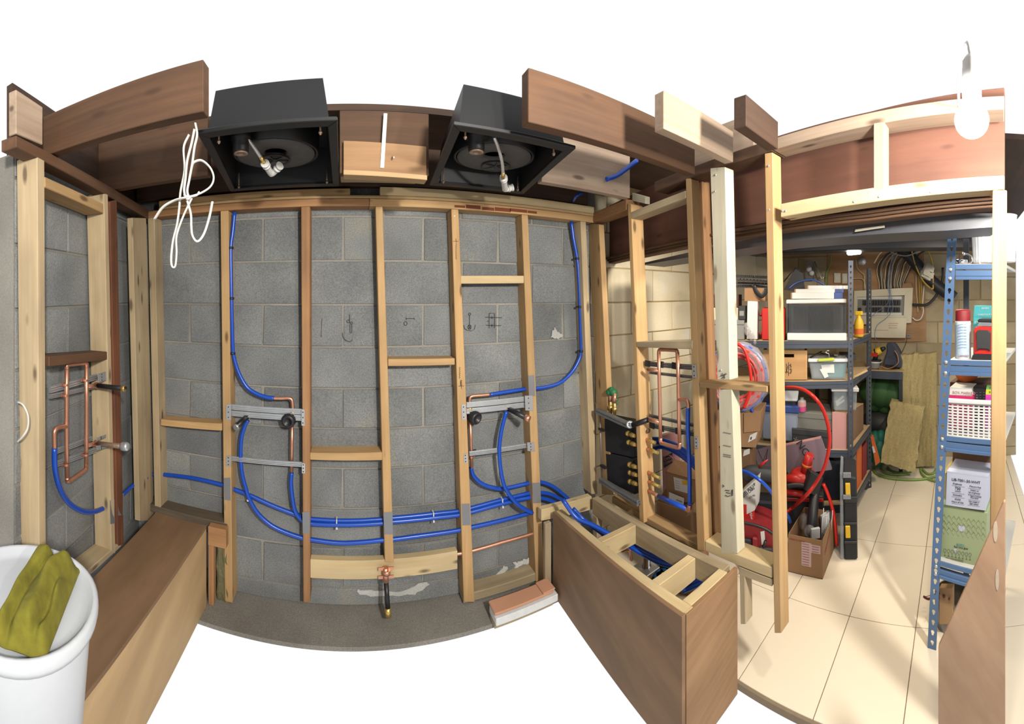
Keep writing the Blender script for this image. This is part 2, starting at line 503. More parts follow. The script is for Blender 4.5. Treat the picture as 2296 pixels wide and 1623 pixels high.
obj('nail', MB().cyl((.155, 1.45, EYE + .52), (.157, 1.425, EYE + .508), .003, 8), M['galv'], pj)
single('old_beam_end', 'weathered grey timber lying behind the patched joist', 'timber',
       MB().abox((-.05, 1.72, EYE + .52), (.30, 1.80, EYE + .585)), M['pine_grey'], grain=(1, 0, 0), bevel=.003)

# ---------------------------------------------------------------- back wall framing
def btimber(name, label, x, z, y0, y1, mat, cat='timber', group=None, axis=(1, 0, 0)):
    return single(name, label, cat, MB().abox((x[0], y0, z[0]), (x[1], y1, z[1])), mat, group, grain=axis, bevel=.0025)
btimber('top_plate', 'brown top plate nailed across the stud heads of the block wall, left length', (-1.07, .085), (EYE + .422, EYE + .458), 1.842, 1.929, M['pine_old'], 'plate')
btimber('top_plate', 'top plate with red-brown glue stain over the right studs of the block wall', (.0865, 1.335), (EYE + .422, EYE + .458), 1.842, 1.929, M['pine'], 'plate')
btimber('plywood_strip', 'thin pale plywood strip lying on the back top plates', (-1.0, 1.33), (EYE + .459, EYE + .472), 1.836, 1.929, M['ply_light'], 'strip')
btimber('ledger_board', 'pale ledger board under the left black box above the top plate', (-1.0, -.006), (EYE + .473, EYE + .505), 1.838, 1.90, M['pine'], 'board')
btimber('ledger_board', 'long pale yellow ledger board under the right black box', (.136, 1.335), (EYE + .473, EYE + .514), 1.838, 1.90, M['pine_new'], 'board')
# glue stain on the right top plate
gs = MB()
for x, w_, h in ((.53, .05, .012), (.60, .07, .018), (.68, .06, .016), (.76, .08, .019), (.85, .09, .016), (.93, .05, .013)):
    gs.box((x, 1.8416, EYE + .437 + random.uniform(-.004, .004)), (w_ / 2 * 1.1, 0, 0), (0, .0004, 0), (0, 0, h / 2))
obj('glue_stain', gs, plain('glue_stain', C(140, 74, 46), .9), bpy.data.objects['top_plate.001'])
STUDS = []
def bstud(label, uT, vT, uB, vB, mat):
    q = [(uB[0], vB), (uB[1], vB), (uT[1], vT), (uT[0], vT)]
    f = [BF.at(u, v) for u, v in q]
    for p in f[:2]: p.z = min(p.z, f[0].z)
    for p in f[2:]: p.z = EYE + .4215
    o = single('wall_stud', label, 'stud', MB().ext(f, (0, .087, 0)), mat, grain=(0, 0, 1), bevel=.0025)
    STUDS.append(o)
    return o
bstud('pale corner stud at the left end of the block wall', (331, 346), 489, (347, 361), 1164, M['pine_pale'])
bstud('yellowish first stud of the block wall, left of the left blue riser pipe', (494, 512), 479, (504, 521), 1348, M['pine'])
bstud('brown second stud of the block wall, right of the left shower valve', (675, 695), 466, (680, 695), 1350, M['pine_old'])
bstud('middle stud of the block wall, ending above the low pale cross board', (842, 858), 462, (863, 883), 1261, M['pine'])
bstud('fourth stud of the block wall with pencilled writing near its top', (1012, 1028), 473, (1040, 1064), 1350, M['pine'])
bstud('fifth stud of the block wall, right of the right valve set', (1170, 1184), 486, (1202, 1222), 1306, M['pine'])
bstud('last stud of the block wall beside the right blue riser pipe', (1302, 1314), 500, (1326, 1340), 1108, M['pine_pale'])
def nog(label, u0, u1, v0t, v0b, v1t, v1b, mat, dep=.087, y=1.842):
    pl = Plane(0, y)
    return timber('noggin', label, 'noggin', pl, [(u0, v0b), (u1, v1b), (u1, v1t), (u0, v0t)], dep, mat, along=V((1, 0, 0)))
nog('short noggin left of the first stud above the long blue pipe', 360, 497, 940, 954, 950, 966, M['pine'], .08)
nog('noggin between second and middle stud at mid height', 695, 857, 1015, 1031, 1014, 1032, M['pine'])
nog('noggin between middle and fourth stud', 870, 1020, 805, 821, 803, 818, M['pine'])
nog('pale new noggin highest on the wall between fourth and fifth stud', 1033, 1175, 618, 636, 618, 635, M['pine_new'], .06)
btimber('low_cross_board', 'pale flat board low across the studs carrying the tub pipe elbow', (-.198, .52), (EYE - 1.362, EYE - 1.272), 1.846, 1.884, M['pine_new'], 'board')
btimber('bottom_plate', 'worn grey bottom plate under the fifth stud', (.55, 1.02), (.01, .052), 1.847, 1.93, M['pine_grey'], 'plate')

# ---------------------------------------------------------------- left wall framing
GL = M['pine_pale']
timber('top_plate', 'brown top plate running along the left wall under the joists', 'plate', LF, [(36, 330), (333, 491), (333, 470), (36, 303)], .06, M['joist'])
timber('wall_stud', 'wide pale stud at the far left edge', 'stud', LF, [(104, 1300), (88, 1300), (83, 346), (100, 350)], .087, GL)
timber('wall_stud', 'second left-wall stud, behind the copper loop', 'stud', LF, [(259, 1240), (250, 1240), (233, 435), (242, 431)], .087, GL)
timber('wall_stud', 'dark red-brown stud beside the second left-wall stud', 'stud', LF, [(278, 1222), (264, 1225), (246, 452), (262, 448)], .05, M['pine_red'])
timber('wall_stud', 'broad flat pale stud closing the left wall at the corner', 'stud', LF, [(344.5, 1166), (313.5, 1168), (297, 488), (328, 489)], .03, GL, off=-.004)
timber('header_block', 'short header between the two left-wall studs near the top', 'header', LF, [(101, 420), (232, 478), (232, 457), (101, 396)], .087, M['pine'])
timber('noggin', 'orange-brown noggin across the copper loop on the left wall', 'noggin', LF, [(110, 822), (242, 806), (242, 788), (110, 799)], .087, M['joist'])
timber('bottom_plate', 'pale bottom plate beside the plywood bench on the left wall', 'plate', LF, [(190, 1300), (272, 1225), (272, 1213), (190, 1284)], .09, M['pine_grey'])
timber('end_blocking', 'pale joist blocking above the left top plate', 'blocking', LF, [(36, 300), (96, 325), (96, 240), (36, 200)], .03, M['joist_pale'], off=.01)

# ---------------------------------------------------------------- partition framing (right)
timber('top_plate', 'lower top plate of the partition at the wall corner', 'plate', RF, [(1323, 500), (1404, 470), (1404, 446), (1323, 480)], .087, M['pine_old'])
timber('top_plate', 'upper brown top plate of the partition, left length', 'plate', RF, [(1467, 430), (1731, 338), (1731, 312), (1467, 408)], .087, M['joist'])
timber('top_plate', 'upper pale top plate of the partition over the doorway', 'plate', RF, [(1732, 336), (2252, 244), (2252, 214), (1732, 311)], .087, M['joist_pale'])
timber('wall_stud', 'wide orange corner stud of the partition beside the blue riser', 'stud', RF, [(1349, 1108), (1372, 1110), (1343, 503), (1317, 500)], .036, M['pine'], off=.02)
timber('wall_stud', 'first partition stud, drilled for brass fittings', 'stud', RF, [(1434, 1173), (1444, 1173), (1415, 458), (1407, 455)], .075, M['pine'])
timber('wall_stud', 'second partition stud, left of the whitewood board', 'stud', RF, [(1563, 1234), (1581, 1236), (1549, 400), (1537, 398)], .05, M['pine'])
timber('wall_stud', 'browner stud doubled behind the second partition stud', 'stud', RF, [(1585, 1232), (1604, 1232), (1574, 404), (1560, 402)], .05, M['pine_old'], off=.07)
timber('wall_stud', 'tall door stud at the left of the doorway', 'stud', RF, [(1736, 1420), (1752, 1420), (1732, 341), (1714, 344)], .058, M['pine'])
timber('door_post', 'rough post at the right edge of the doorway', 'post', RF, [(2218, 1440), (2254, 1440), (2258, 426), (2226, 426)], .06, M['pine'])
wb = timber('whitewood_board', 'white painted-looking board standing on the doorway noggin', 'board', RF, [(1608, 852), (1637, 852), (1626, 374), (1592, 377)], .05, M['whitewood'], off=-.053)
timber('whitewood_board', 'lower whitewood stud with upside-down stamps under the noggin', 'board', RF, [(1617, 1242), (1654, 1242), (1641, 872), (1611, 874)], .05, M['whitewood'])
timber('noggin', 'doorway-side noggin that carries the white board', 'noggin', RF, [(1569, 868), (1720, 880), (1720, 866), (1569, 855)], .08, M['pine'])
timber('noggin', 'grey-edged noggin above the right copper loop', 'noggin', RF, [(1427, 778), (1552, 783), (1552, 763), (1426, 766)], .08, M['pine_grey'])
timber('header_block', 'short header between first and second partition studs', 'header', RF, [(1415, 491), (1537, 444), (1537, 427), (1415, 475)], .07, M['pine_grey'])
timber('end_blocking', 'small white wood offcut on the lower partition plate', 'blocking', RF, [(1417, 450), (1447, 457), (1447, 440), (1417, 432)], .03, M['whitewood'], off=.04)
timber('door_header', 'pale doorway header with screw heads', 'header', RF, [(1750, 487), (2252, 424), (2252, 393), (1750, 457)], .07, M['pine_new'])
timber('cripple_stud', 'short cripple stud standing on the doorway header', 'stud', RF, [(1958, 428), (1983, 425), (1983, 272), (1958, 275)], .05, M['joist_pale'])
timber('sill_rail', 'pale sill rail between second stud and door stud', 'rail', RF, [(1581, 1235), (1731, 1297), (1731, 1272), (1581, 1212)], .08, M['pine_new'])
timber('sill_rail', 'thin lower rail under the partition sill', 'rail', RF, [(1656, 1288), (1731, 1316), (1731, 1299), (1656, 1270)], .03, M['pine_grey'])
timber('low_stud', 'short pale stud under the partition sill', 'stud', RF, [(1660, 1400), (1672, 1400), (1670, 1290), (1658, 1286)], .05, M['pine_grey'])
timber('bottom_plate', 'orange bottom plate of the partition behind the bench', 'plate', RF, [(1372, 1128), (1566, 1234), (1566, 1222), (1372, 1113)], .06, M['pine'], off=.02)
for uu, lab in (((1532, 1600), 'pale blocking triangle over the partition beside the long joist'), ((1617, 1690), 'white blocking above the partition between the pale and the short joist')):
    u0, u1 = uu
    k = lambda u: 408 - (u - 1467) * .362
    timber('end_blocking', lab, 'blocking', RF, [(u0, k(u0)), (u1, k(u1)), (u1, k(u1) - 75), (u0, k(u0) - 75)], .03, M['joist_pale'], off=.05)
# brown beam beyond the partition, its ledges and the grey steel flange under it
bm_ = Plane(1.80, 0); pA = RF.at(1348, 500, .10)
bp_ = lambda off: (lambda u, v: pt(u, v, (1.185 + off) / cos(az(u) - 1.72)))
def bprism(name, q, off, dep, mat, label, parent=None, cat='beam', grain=None):
    f = [bp_(off)(u, v) for u, v in q]
    n = V((sin(1.72), cos(1.72), 0)) * dep
    o = obj(name, MB().ext(f, n), mat, parent, grain=(f[1] - f[0]), bevel=.002)
    if parent is None: tag(o, label, cat)
    return o
bmn = thing('wood_beam', 'dark red-brown timber beam spanning behind the partition and doorway', 'beam', bp_(0)(1700, 520))
bprism('web', [(1347, 582), (1640, 513), (1950, 468), (2252, 440), (2252, 196), (1950, 250), (1640, 340), (1347, 470)], .03, .06, M['beam'], '', bmn)
for k in range(3):
    d = k * 6.5
    bprism('ledge', [(1347, 584 + d * .8), (1640, 520 + d * 1.1), (1950, 478 + d * 1.25), (2252, 446 + d * 1.3), (2252, 440 + d * 1.3), (1950, 471 + d * 1.25), (1640, 514 + d * 1.1), (1347, 580 + d * .8)], .0 + .012 * k, .06, M['joist'], '', bmn)
sb = [(1440, 594), (1640, 562), (1757, 543), (2120, 517), (2252, 508), (2252, 478), (2120, 480), (1757, 520), (1640, 545), (1440, 590)]
f = [bp_(.12)(u, v) for u, v in sb]
stb = tag(obj('steel_beam', MB().ext(f, (.22, .03, 0)), M['grey_steel']), 'grey painted steel beam under the storage ceiling behind the brown beam', 'beam')
# ---------------------------------------------------------------- plumbing materials
M['pex'] = plain('pex', (.006, .055, .36, 1), .3, 0, .05, 8)
M['copper'] = plain('copper', C(204, 148, 122, 1), .38, .8, .18, 30)
M['brass'] = plain('brass', C(206, 176, 104, 1), .32, .85, .15, 30)
M['black'] = plain('black', (.012, .012, .014, 1), .45, 0, .2, 20)
M['black_iron'] = plain('black_iron', (.02, .02, .022, 1), .4, .4, .3, 20)
M['zip'] = plain('zip', C(235, 235, 235), .4)
M['plate_grey'] = plain('plate_grey', C(150, 152, 156), .5, .3, .08, 20)
M['pipe_white'] = plain('pipe_white', C(244, 244, 240), .35)
def pex(label, uv, pl, r=.0104, name='water_pipe', mat=None, k=5, offs=None, group=None):
    if offs is None: pts = [pl.at(u, v) for u, v in uv]
    else: pts = [pl.at(u, v, o) for (u, v), o in zip(uv, offs)]
    return single(name, label, 'pipe', MB().tube(smooth(pts, k), r, 10), mat or M['pex'], group)
Y = lambda y: Plane(0, y)
PW = Y(1.885)
riser_l = pex('blue riser pipe at left dropping from the top plate to the left shower valve',
    [(526, 476), (522, 519), (517.5, 556), (518, 618), (519.5, 692), (521.5, 766), (524, 798), (535, 835), (553, 867), (574, 882), (596, 890), (614, 892.5)], Y(1.86))
riser_r = pex('blue riser pipe at right curving from the top plate to the right shower valve',
    [(1281, 496), (1286, 535), (1294, 579), (1298, 631), (1300, 688), (1302, 748), (1303, 786), (1298, 807), (1283, 833), (1259, 856), (1233, 866), (1202, 871), (1179, 872), (1133, 879), (1096, 885)], PW)
def clips(par, pts, y):
    for u, v in pts:
        c = Y(y).at(u, v)
        mb = MB().lathe(c - V((0, 0, .006)), (0, 0, 1), [(.0105, 0), (.0145, .0005), (.0145, .0115), (.0105, .012)], 14)
        mb.box(c + V((-.016, .004, 0)), (.008, 0, 0), (0, .005, 0), (0, 0, .005))
        obj('clip', mb, M['black'], par)
clips(riser_l, [(517.5, 556), (519, 669), (521.7, 792)], 1.86)
clips(riser_r, [(1294, 580), (1300, 688), (1303, 787)], 1.885)
main1 = pex('upper pipe of the long blue pair sagging across all studs of the block wall',
    [(326, 1063), (364, 1063.5), (432, 1071.5), (500, 1087), (520, 1095), (556, 1108.5), (617, 1136), (677, 1158), (695, 1163), (754, 1167), (803, 1167), (859, 1163.5), (882, 1161), (970, 1152), (1031, 1145), (1056, 1139), (1123, 1121), (1190, 1105), (1214, 1105), (1234, 1108), (1262, 1122), (1290, 1140)], PW)
main2 = pex('lower pipe of the long blue pair, joining it at the second stud',
    [(654, 1059), (652.5, 1084), (656, 1118), (662, 1146), (676, 1165), (695, 1173.5), (754, 1176.5), (803, 1176), (859, 1172.5), (882, 1169.5), (970, 1161), (1031, 1154), (1056, 1148), (1123, 1130), (1190, 1115), (1214, 1117), (1234, 1122), (1258, 1135), (1285, 1155)], Plane(0, 1.872))
loop_l = pex('blue pipe bowing from the left spout elbow, lowest of those crossing the studs',
    [(556, 942), (549, 955), (541.5, 982), (539.5, 1022), (543, 1062), (551, 1093), (559, 1118), (577, 1149), (602, 1173), (630, 1189), (676, 1205.5), (695, 1209), (757, 1217), (803, 1216), (859, 1210.5), (882, 1209), (942, 1201), (1031, 1188), (1057, 1182), (1123, 1167), (1180, 1152), (1196, 1147)], Plane(0, 1.862))
loop_r = pex('blue pipe dropping from the right spout elbow behind the crossing loop to the fifth stud',
    [(1135.5, 922), (1128, 949), (1122, 979), (1119.5, 1010), (1122, 1047), (1129, 1084), (1140, 1106), (1157, 1127), (1172.5, 1139), (1194, 1150)], Plane(0, 1.848))
loop_s = pex('short blue pipe curving from the right copper drop toward the bench',
    [(1056, 1047), (1061.5, 1066), (1080, 1084), (1105, 1093), (1132, 1095), (1190, 1082), (1213, 1081), (1237, 1089), (1265, 1110), (1290, 1135)], PW)
pex('blue pipe between the dark stud and the broad stud in the left corner', [(268, 1112), (278, 1106), (297, 1089), (312, 1080), (330, 1070)], LF, offs=[.03, .03, .03, .025, .0])
def ztie(par, u, v, pl, h=.03, n=1):
    c = pl.at(u, v)
    mb = MB().box(c, (.0025, 0, 0), (0, .014, 0), (0, 0, h / 2))
    mb.box(c + V((.001, -.014, -h / 2)), (.004, 0, 0), (0, .003, 0), (0, 0, .004))
    obj('cable_tie', mb, M['zip'], par)
ztie(main2, 755, 1171, Plane(0, 1.88), .042); ztie(main2, 971, 1156, Plane(0, 1.88), .042); ztie(main2, 1125, 1125, Plane(0, 1.88), .042)
ztie(loop_l, 557, 1112, Plane(0, 1.87), .03); ztie(loop_r, 1133, 1094, Plane(0, 1.86), .03)

def rail(mb, pl, a, b, h, off, grooves=3, t=.004):
    # a, b: centre pixels of the ends; h: height in metres; ribbed channel
    A, B = pl.at(*a, off), pl.at(*b, off)
    d = (B - A); n = pl.n(a[1])
    up = V((0, 0, 1))
    mb.prism([A - up * h / 2, B - up * h / 2, B + up * h / 2, A + up * h / 2], [p + n * t for p in (A - up * h / 2, B - up * h / 2, B + up * h / 2, A + up * h / 2)])
    for g in range(grooves):
        z = (-.5 + (g + .5) / grooves) * h
        w = h / grooves * .28
        mb.prism([A + up * (z - w) - n * .006, B + up * (z - w) - n * .006, B + up * (z + w) - n * .006, A + up * (z + w) - n * .006],
                 [p for p in (A + up * (z - w), B + up * (z - w), B + up * (z + w), A + up * (z + w))])
    return mb
def flange(par, pl, q, off, holes=3):
    f = [pl.at(u, v, off) for u, v in q]
    n = pl.n(q[0][1])
    o = obj('flange', MB().ext(f, n * .0022), M['galv'], par)
    mb = MB()
    for i in range(holes):
        t = (i + .5) / holes
        c = f[0].lerp(f[3], t).lerp(f[1].lerp(f[2], t), .45) - n * .0006
        mb.lathe(c, n, [(0, 0), (.0032, .0), (.0032, .0012)], 8)
    obj('screw_hole', mb, M['black'], o)['kind'] = 'stuff'
    return o
def bracket(label, pl, rails, flanges, off, mat=None, group=None):
    c = pl.at(*rails[0][0], off)
    t = thing('pipe_bracket', label, 'bracket', c, group)
    for a, b, h in rails: obj('channel', rail(MB(), pl, a, b, h, off), mat or M['galv'], t)
    for q in flanges: flange(t, pl, q, -.0035)
    return t
bracket('upper galvanized channel bracket between first and second stud, carrying the left valve', BF, [((516, 912), (679, 923), .027), ((516, 926), (679, 937), .027)],
        [[(507, 941), (518, 942), (518, 906), (507, 907)], [(676, 954), (683, 955), (683, 918), (676, 918)]], .014)
bracket('lower galvanized channel bracket between first and second stud, under the left valve', BF, [((516, 1027), (679, 1041), .022)],
        [[(507, 1045), (518, 1046), (518, 1021), (507, 1023)], [(677, 1061), (684, 1061), (684, 1039), (677, 1038)]], .014)
bracket('upper galvanized channel bracket between fourth and fifth stud, carrying the right valve', BF, [((1046, 908), (1178, 894), .027), ((1046, 922), (1180, 907), .027)],
        [[(1178, 920), (1196, 921), (1194, 887), (1177, 887)], [(1036, 941), (1045, 941), (1044, 906), (1035, 907)]], .014)
bracket('lower galvanized channel bracket between fourth and fifth stud', BF, [((1052, 1017), (1184, 998), .022)],
        [[(1183, 1011), (1200, 1012), (1198, 991), (1182, 992)], [(1041, 1038), (1048, 1038), (1047, 1017), (1040, 1018)]], .014)

def cpipe(mb, pts, r=.0085, k=0):
    return mb.tube(smooth(pts, k) if k else pts, r, 10)
def elbow(mb, pl, uv, r=.0085, off=0):
    P = [pl.at(u, v, off) for u, v in uv]
    return mb.tube(smooth(P, 5), r, 10)
def strap(par, pl, u, v, off, w=.022, vert=True):
    c = pl.at(u, v, off)
    n = pl.n(v)
    s = n.cross(V((0, 0, 1)))
    mb = MB().tube([c + V((0, 0, -.004)), c + V((0, 0, .004))], .0112, 12, cap=False)
    mb.box(c + n * .01 + s * .0, s * w, n * .001, V((0, 0, .005)))
    return obj('pipe_strap', mb, M['copper'], par)
# left valve set
pv = Y(1.87)
t = thing('shower_valve', 'left shower valve assembly of copper and brass between first and second stud', 'valve', pv.at(654, 935))
obj('supply_elbow', elbow(MB(), pv, [(606, 892.5), (630, 893), (647, 892.5), (654, 896), (656, 905), (656.5, 916)]), M['copper'], t)
b = pv.at(656, 926)
obj('valve_body', MB().lathe(b + V((0, 0, .022)), (0, 0, -1), [(.0, 0), (.011, 0), (.013, .012), (.017, .014), (.017, .03), (.013, .033), (.013, .05), (0, .05)], 16), M['brass'], t)
c = pv.at(651, 938)
hd = obj('plaster_guard', MB().lathe(c + V((0, .01, 0)), (-.15, -1, -.1), [(0, 0), (.03, 0), (.034, .012), (.034, .045), (.028, .052), (.018, .052), (.016, .04), (0, .04)], 24), M['black'], t)
obj('drop_pipe', MB().tube([pv.at(655, 948), pv.at(654.5, 1000), pv.at(654, 1058)], .0085, 10), M['copper'], t)
strap(t, pv, 654, 1038, 0)
t = thing('spout_elbow', 'left drop-ear spout elbow with black stub on the upper bracket', 'fitting', pv.at(556, 932))
obj('ear', MB().box(pv.at(557, 930), (.022, 0, .006), (0, .003, 0), (0, 0, .012)).ball(pv.at(556, 933), .016, 12), M['brass'], t)
obj('stub_pipe', MB().cyl(pv.at(556, 932), pv.at(547, 939) + V((-.01, -.09, -.01)), .013, 16), M['black_iron'], t)
obj('stub_cap', MB().cyl(pv.at(547, 939) + V((-.01, -.09, -.01)), pv.at(546, 940) + V((-.011, -.1, -.011)), .0145, 16), M['galv'], t)
# right valve set
t = thing('shower_valve', 'right shower valve assembly of copper and brass beside the fourth stud', 'valve', pv.at(1053, 925))
obj('supply_elbow', elbow(MB(), pv, [(1098, 884.5), (1080, 886), (1062, 887.5), (1055, 890), (1053, 897), (1052.5, 910)]), M['copper'], t)
b = pv.at(1053, 917)
obj('valve_body', MB().lathe(b + V((0, 0, .022)), (0, 0, -1), [(.0, 0), (.011, 0), (.013, .012), (.017, .014), (.017, .03), (.013, .033), (.013, .05), (0, .05)], 16), M['brass'], t)
c = pv.at(1057, 931)
obj('plaster_guard', MB().lathe(c + V((0, .01, 0)), (.35, -1, -.15), [(0, 0), (.028, 0), (.032, .012), (.032, .05), (.026, .056), (.018, .056), (.016, .042), (0, .042)], 24), M['black'], t)
obj('drop_pipe', MB().tube([pv.at(1054, 940), pv.at(1056, 990), pv.at(1057.5, 1048)], .0085, 10), M['copper'], t)
strap(t, pv, 1057, 1024, 0)
obj('clamp_block', MB().box(pv.at(1064, 1017) + V((0, .012, 0)), (.012, 0, 0), (0, .003, 0), (0, 0, .016)), M['black'], t)
t = thing('spout_elbow', 'right drop-ear spout elbow with copper-capped black stub', 'fitting', pv.at(1136, 914))
obj('ear', MB().box(pv.at(1136, 910), (.022, 0, .003), (0, .003, 0), (0, 0, .012)).ball(pv.at(1136, 914), .016, 12), M['brass'], t)
obj('stub_pipe', MB().cyl(pv.at(1136, 914), pv.at(1160, 924) + V((.0, -.10, -.0)), .013, 16), M['black_iron'], t)
obj('stub_cap', MB().cyl(pv.at(1160, 924) + V((0, -.095, 0)), pv.at(1166, 926) + V((0, -.115, 0)), .016, 16), M['copper'], t)
# low copper line with tub spout
cl = Y(1.858)
t = thing('tub_pipe', 'long low copper pipe rising right from the tee on the pale cross board', 'pipe', cl.at(866, 1262))
obj('run', MB().tube([cl.at(866, 1265), cl.at(957, 1252), cl.at(1033, 1240.5), cl.at(1058, 1235), cl.at(1123, 1216.5), cl.at(1191, 1197), cl.at(1222, 1186)], .0085, 10), M['copper'], t)
yb_ = 1.829
obj('tee', MB().tube([V((.162, yb_, cl.at(866, 1262).z)), V((.163, yb_ - .004, EYE - 1.36))], .0145, 12).tube([V((.166, yb_ - .004, EYE - 1.305)), V((.166, yb_ - .004, EYE - 1.325))], .019, 12), M['copper'], t)
wing = MB()
for s in (-1, 1):
    for z in (1.30, 1.34): wing.box((.164 + s * .024, yb_ - .002, EYE - z), (.013, 0, 0), (0, .0025, 0), (0, 0, .007))
obj('wing_plate', wing, M['copper'], t)['kind'] = 'stuff'
obj('spout_stub', MB().cyl((.164, yb_ - .006, EYE - 1.362), (.170, yb_ - .035, EYE - 1.475), .0115, 14), M['black_iron'], t)
obj('spout_nut', MB().cyl((.1695, yb_ - .032, EYE - 1.462), (.171, yb_ - .038, EYE - 1.50), .0145, 8), M['brass'], t)

# left wall copper loop
L2 = .02
t = thing('copper_loop', 'tall copper pressure loop on the left wall', 'pipe', LF.at(150, 1079, L2))
lp = MB().tube([LF.at(*p, L2) for p in ((150, 820), (149, 900), (149, 1000), (150.5, 1077))], .0088, 10)
obj('riser', lp, M['copper'], t)
obj('riser', MB().tube([LF.at(*p, L2) for p in ((194, 816), (194, 900), (193.5, 980), (193.5, 1048))], .0088, 10), M['copper'], t)
obj('crossover', MB().tube([LF.at(*p, L2) for p in ((149, 828), (150, 819), (156, 817), (190, 813), (194, 815), (194, 824))], .0088, 10), M['copper'], t)
obj('crossover', MB().tube([LF.at(*p, L2) for p in ((150, 1070), (151, 1078), (156, 1078), (189, 1055), (193.5, 1050), (193.5, 1040))], .0088, 10), M['copper'], t)
obj('branch', MB().tube(smooth([LF.at(*p, L2) for p in ((149, 956), (136, 957), (127, 960), (122, 968), (121.5, 984), (122, 1006))], 4), .0088, 10), M['copper'], t)
for u, v in ((147, 862), (147, 886), (191, 852), (148, 1041), (192, 1019)): strap(t, LF, u, v, L2, .014)
pex('blue pipe curving from the left copper loop into the drilled second stud', [(122, 1004), (123, 1049), (133, 1092), (154, 1127), (183, 1145), (211, 1147), (236, 1138)], LF, offs=[.02, .02, .025, .03, .03, .035, .04])
bracket('upper ribbed bracket behind the left-wall copper loop', LF, [((111, 874), (222, 843), .026), ((111, 889), (214, 866), .016)], [[(221, 858), (238, 852), (237, 833), (220, 838)]], .05)
bracket('lower ribbed bracket behind the left-wall copper loop', LF, [((126, 1011), (205, 983), .02), ((126, 1040), (215, 1008), .022)], [[(217, 1010), (240, 1004), (239, 995), (216, 1000)], [(217, 988), (238, 980), (238, 974), (217, 982)]], .05)
t = thing('pipe_stub', 'black iron stub pipe sticking out beside the upper left-wall bracket', 'pipe', LF.at(218, 865, .03))
A = LF.at(216, 864, .03)
obj('fitting', MB().ball(A, .014, 12).cyl(LF.at(196, 866, .02), A, .009, 10), M['copper'], t)
Bp = LF.at(281, 871.5, -.13)
obj('stub', MB().cyl(A, Bp, .0105, 14), M['black_iron'], t)
obj('thread', MB().cyl(Bp.lerp(A, .12), Bp, .0112, 14), M['brass'], t)
t = thing('pipe_stub', 'stained steel stub pipe with capped end beside the lower left-wall bracket', 'pipe', LF.at(218, 995, .03))
A = LF.at(216, 994, .03)
obj('fitting', MB().ball(A, .015, 12).cyl(LF.at(196, 998, .02), A, .009, 10), M['copper'], t)
Bp = LF.at(282, 1001, -.13)
M['rusty'] = plain('rusty', C(150, 128, 110, 1), .5, .6, .5, 60)
obj('stub', MB().cyl(A, Bp, .0105, 14), M['rusty'], t)
obj('cap', MB().lathe(Bp, Bp - A, [(.0, -.02), (.0165, -.02), (.0175, -.012), (.0175, .006), (.014, .012), (0, .012)], 16), M['galv'], t)

# nail plates on studs
def nplate(par, pl, q, off=-.0012):
    f = [pl.at(u, v, off) for u, v in q]
    mb = MB().ext(f, pl.n() * .001)
    o = obj('nail_plate', mb, M['plate_grey'], par)
    return o
SB = {o['label'].split()[0] + ('' if i else ''): o for i, o in enumerate(STUDS)}
for i, q in ((1, [(503.5, 1121), (517, 1122), (516.5, 1071), (501.5, 1072)]), (2, [(679, 1196), (694.5, 1196), (694.5, 1147), (678, 1148)]),
             (3, [(862, 1198), (881, 1198), (880, 1148), (860, 1149)]), (4, [(1037, 1178), (1055, 1177), (1053, 1129), (1035, 1130)]),
             (5, [(1186, 888), (1200, 888), (1198, 841), (1184, 842)]), (5, [(1196, 1128), (1213, 1127), (1211, 1082), (1193, 1083)])):
    nplate(STUDS[i], BF, q)
lst = [o for o in bpy.data.objects if o.get('label', '').startswith('dark red-brown stud')][0]
nplate(lst, LF, [(265, 1156), (279, 1154), (278, 1106), (264, 1108)])
ls2 = [o for o in bpy.data.objects if o.get('label', '').startswith('second left-wall stud')][0]
nplate(ls2, LF, [(248, 1175), (258, 1173), (257, 1120), (247, 1122)])

# pencil sketches on the blocks and handwriting on the fourth stud
M['pencil'] = plain('pencil', (.02, .02, .022, 1), .8)
def strokes(par, pl, lines, r=.0011, off=-.009, name='pencil_sketch'):
    mb = MB()
    for ln in lines: mb.tube([pl.at(u, v, off) for u, v in ln], r, 5)
    return obj(name, mb, M['pencil'], par)
def circ(u, v, ru, rv, n=12, a0=0, a1=2 * pi): return [(u + ru * cos(a0 + (a1 - a0) * i / n), v + rv * sin(a0 + (a1 - a0) * i / n)) for i in range(n + 1)]
strokes(wall_back, BW, [[(722, 714), (721, 735), (720, 750)], circ(720, 753, 1.6, 1.8, 8)])
strokes(wall_back, BW, [[(784, 705), (784, 724)], circ(781, 720, 3, 3), circ(788, 724, 2.5, 2.5), [(785, 727), (785, 746)], [(789, 727), (789, 746), (785, 747)], [(768, 746), (769, 755), (775, 763), (783, 766), (789, 764), (790, 760)]])
strokes(wall_back, BW, [[(911, 714), (929, 714)], [(911, 712), (911, 717)], [(929, 712), (929, 717)], circ(909.5, 725, 3.5, 4.5)])
strokes(wall_back, BW, [circ(1053, 704, 2.5, 2.5), [(1053, 707), (1053, 730)], [(1040, 729), (1042, 737), (1049, 741)], [(1066, 728), (1064, 738), (1056, 742), (1051, 740)], circ(1053, 733, 3.5, 5), [(1050, 728), (1056, 738)], [(1057, 729), (1050, 738)]])
strokes(wall_back, BW, [[(1097, 702), (1109, 702), (1109, 735), (1097, 735), (1097, 702)], [(1088, 711), (1126, 712)], [(1090, 729), (1124, 730)], [(1092, 720), (1097, 720)], circ(1103, 712, 2, 2, 6), circ(1103, 729.5, 2, 2, 6)])
def squig(u, v, h, w, n):
    return [(u + w * sin(i * 2.1) + (i % 3) * .6, v + h * i / n) for i in range(n + 1)]
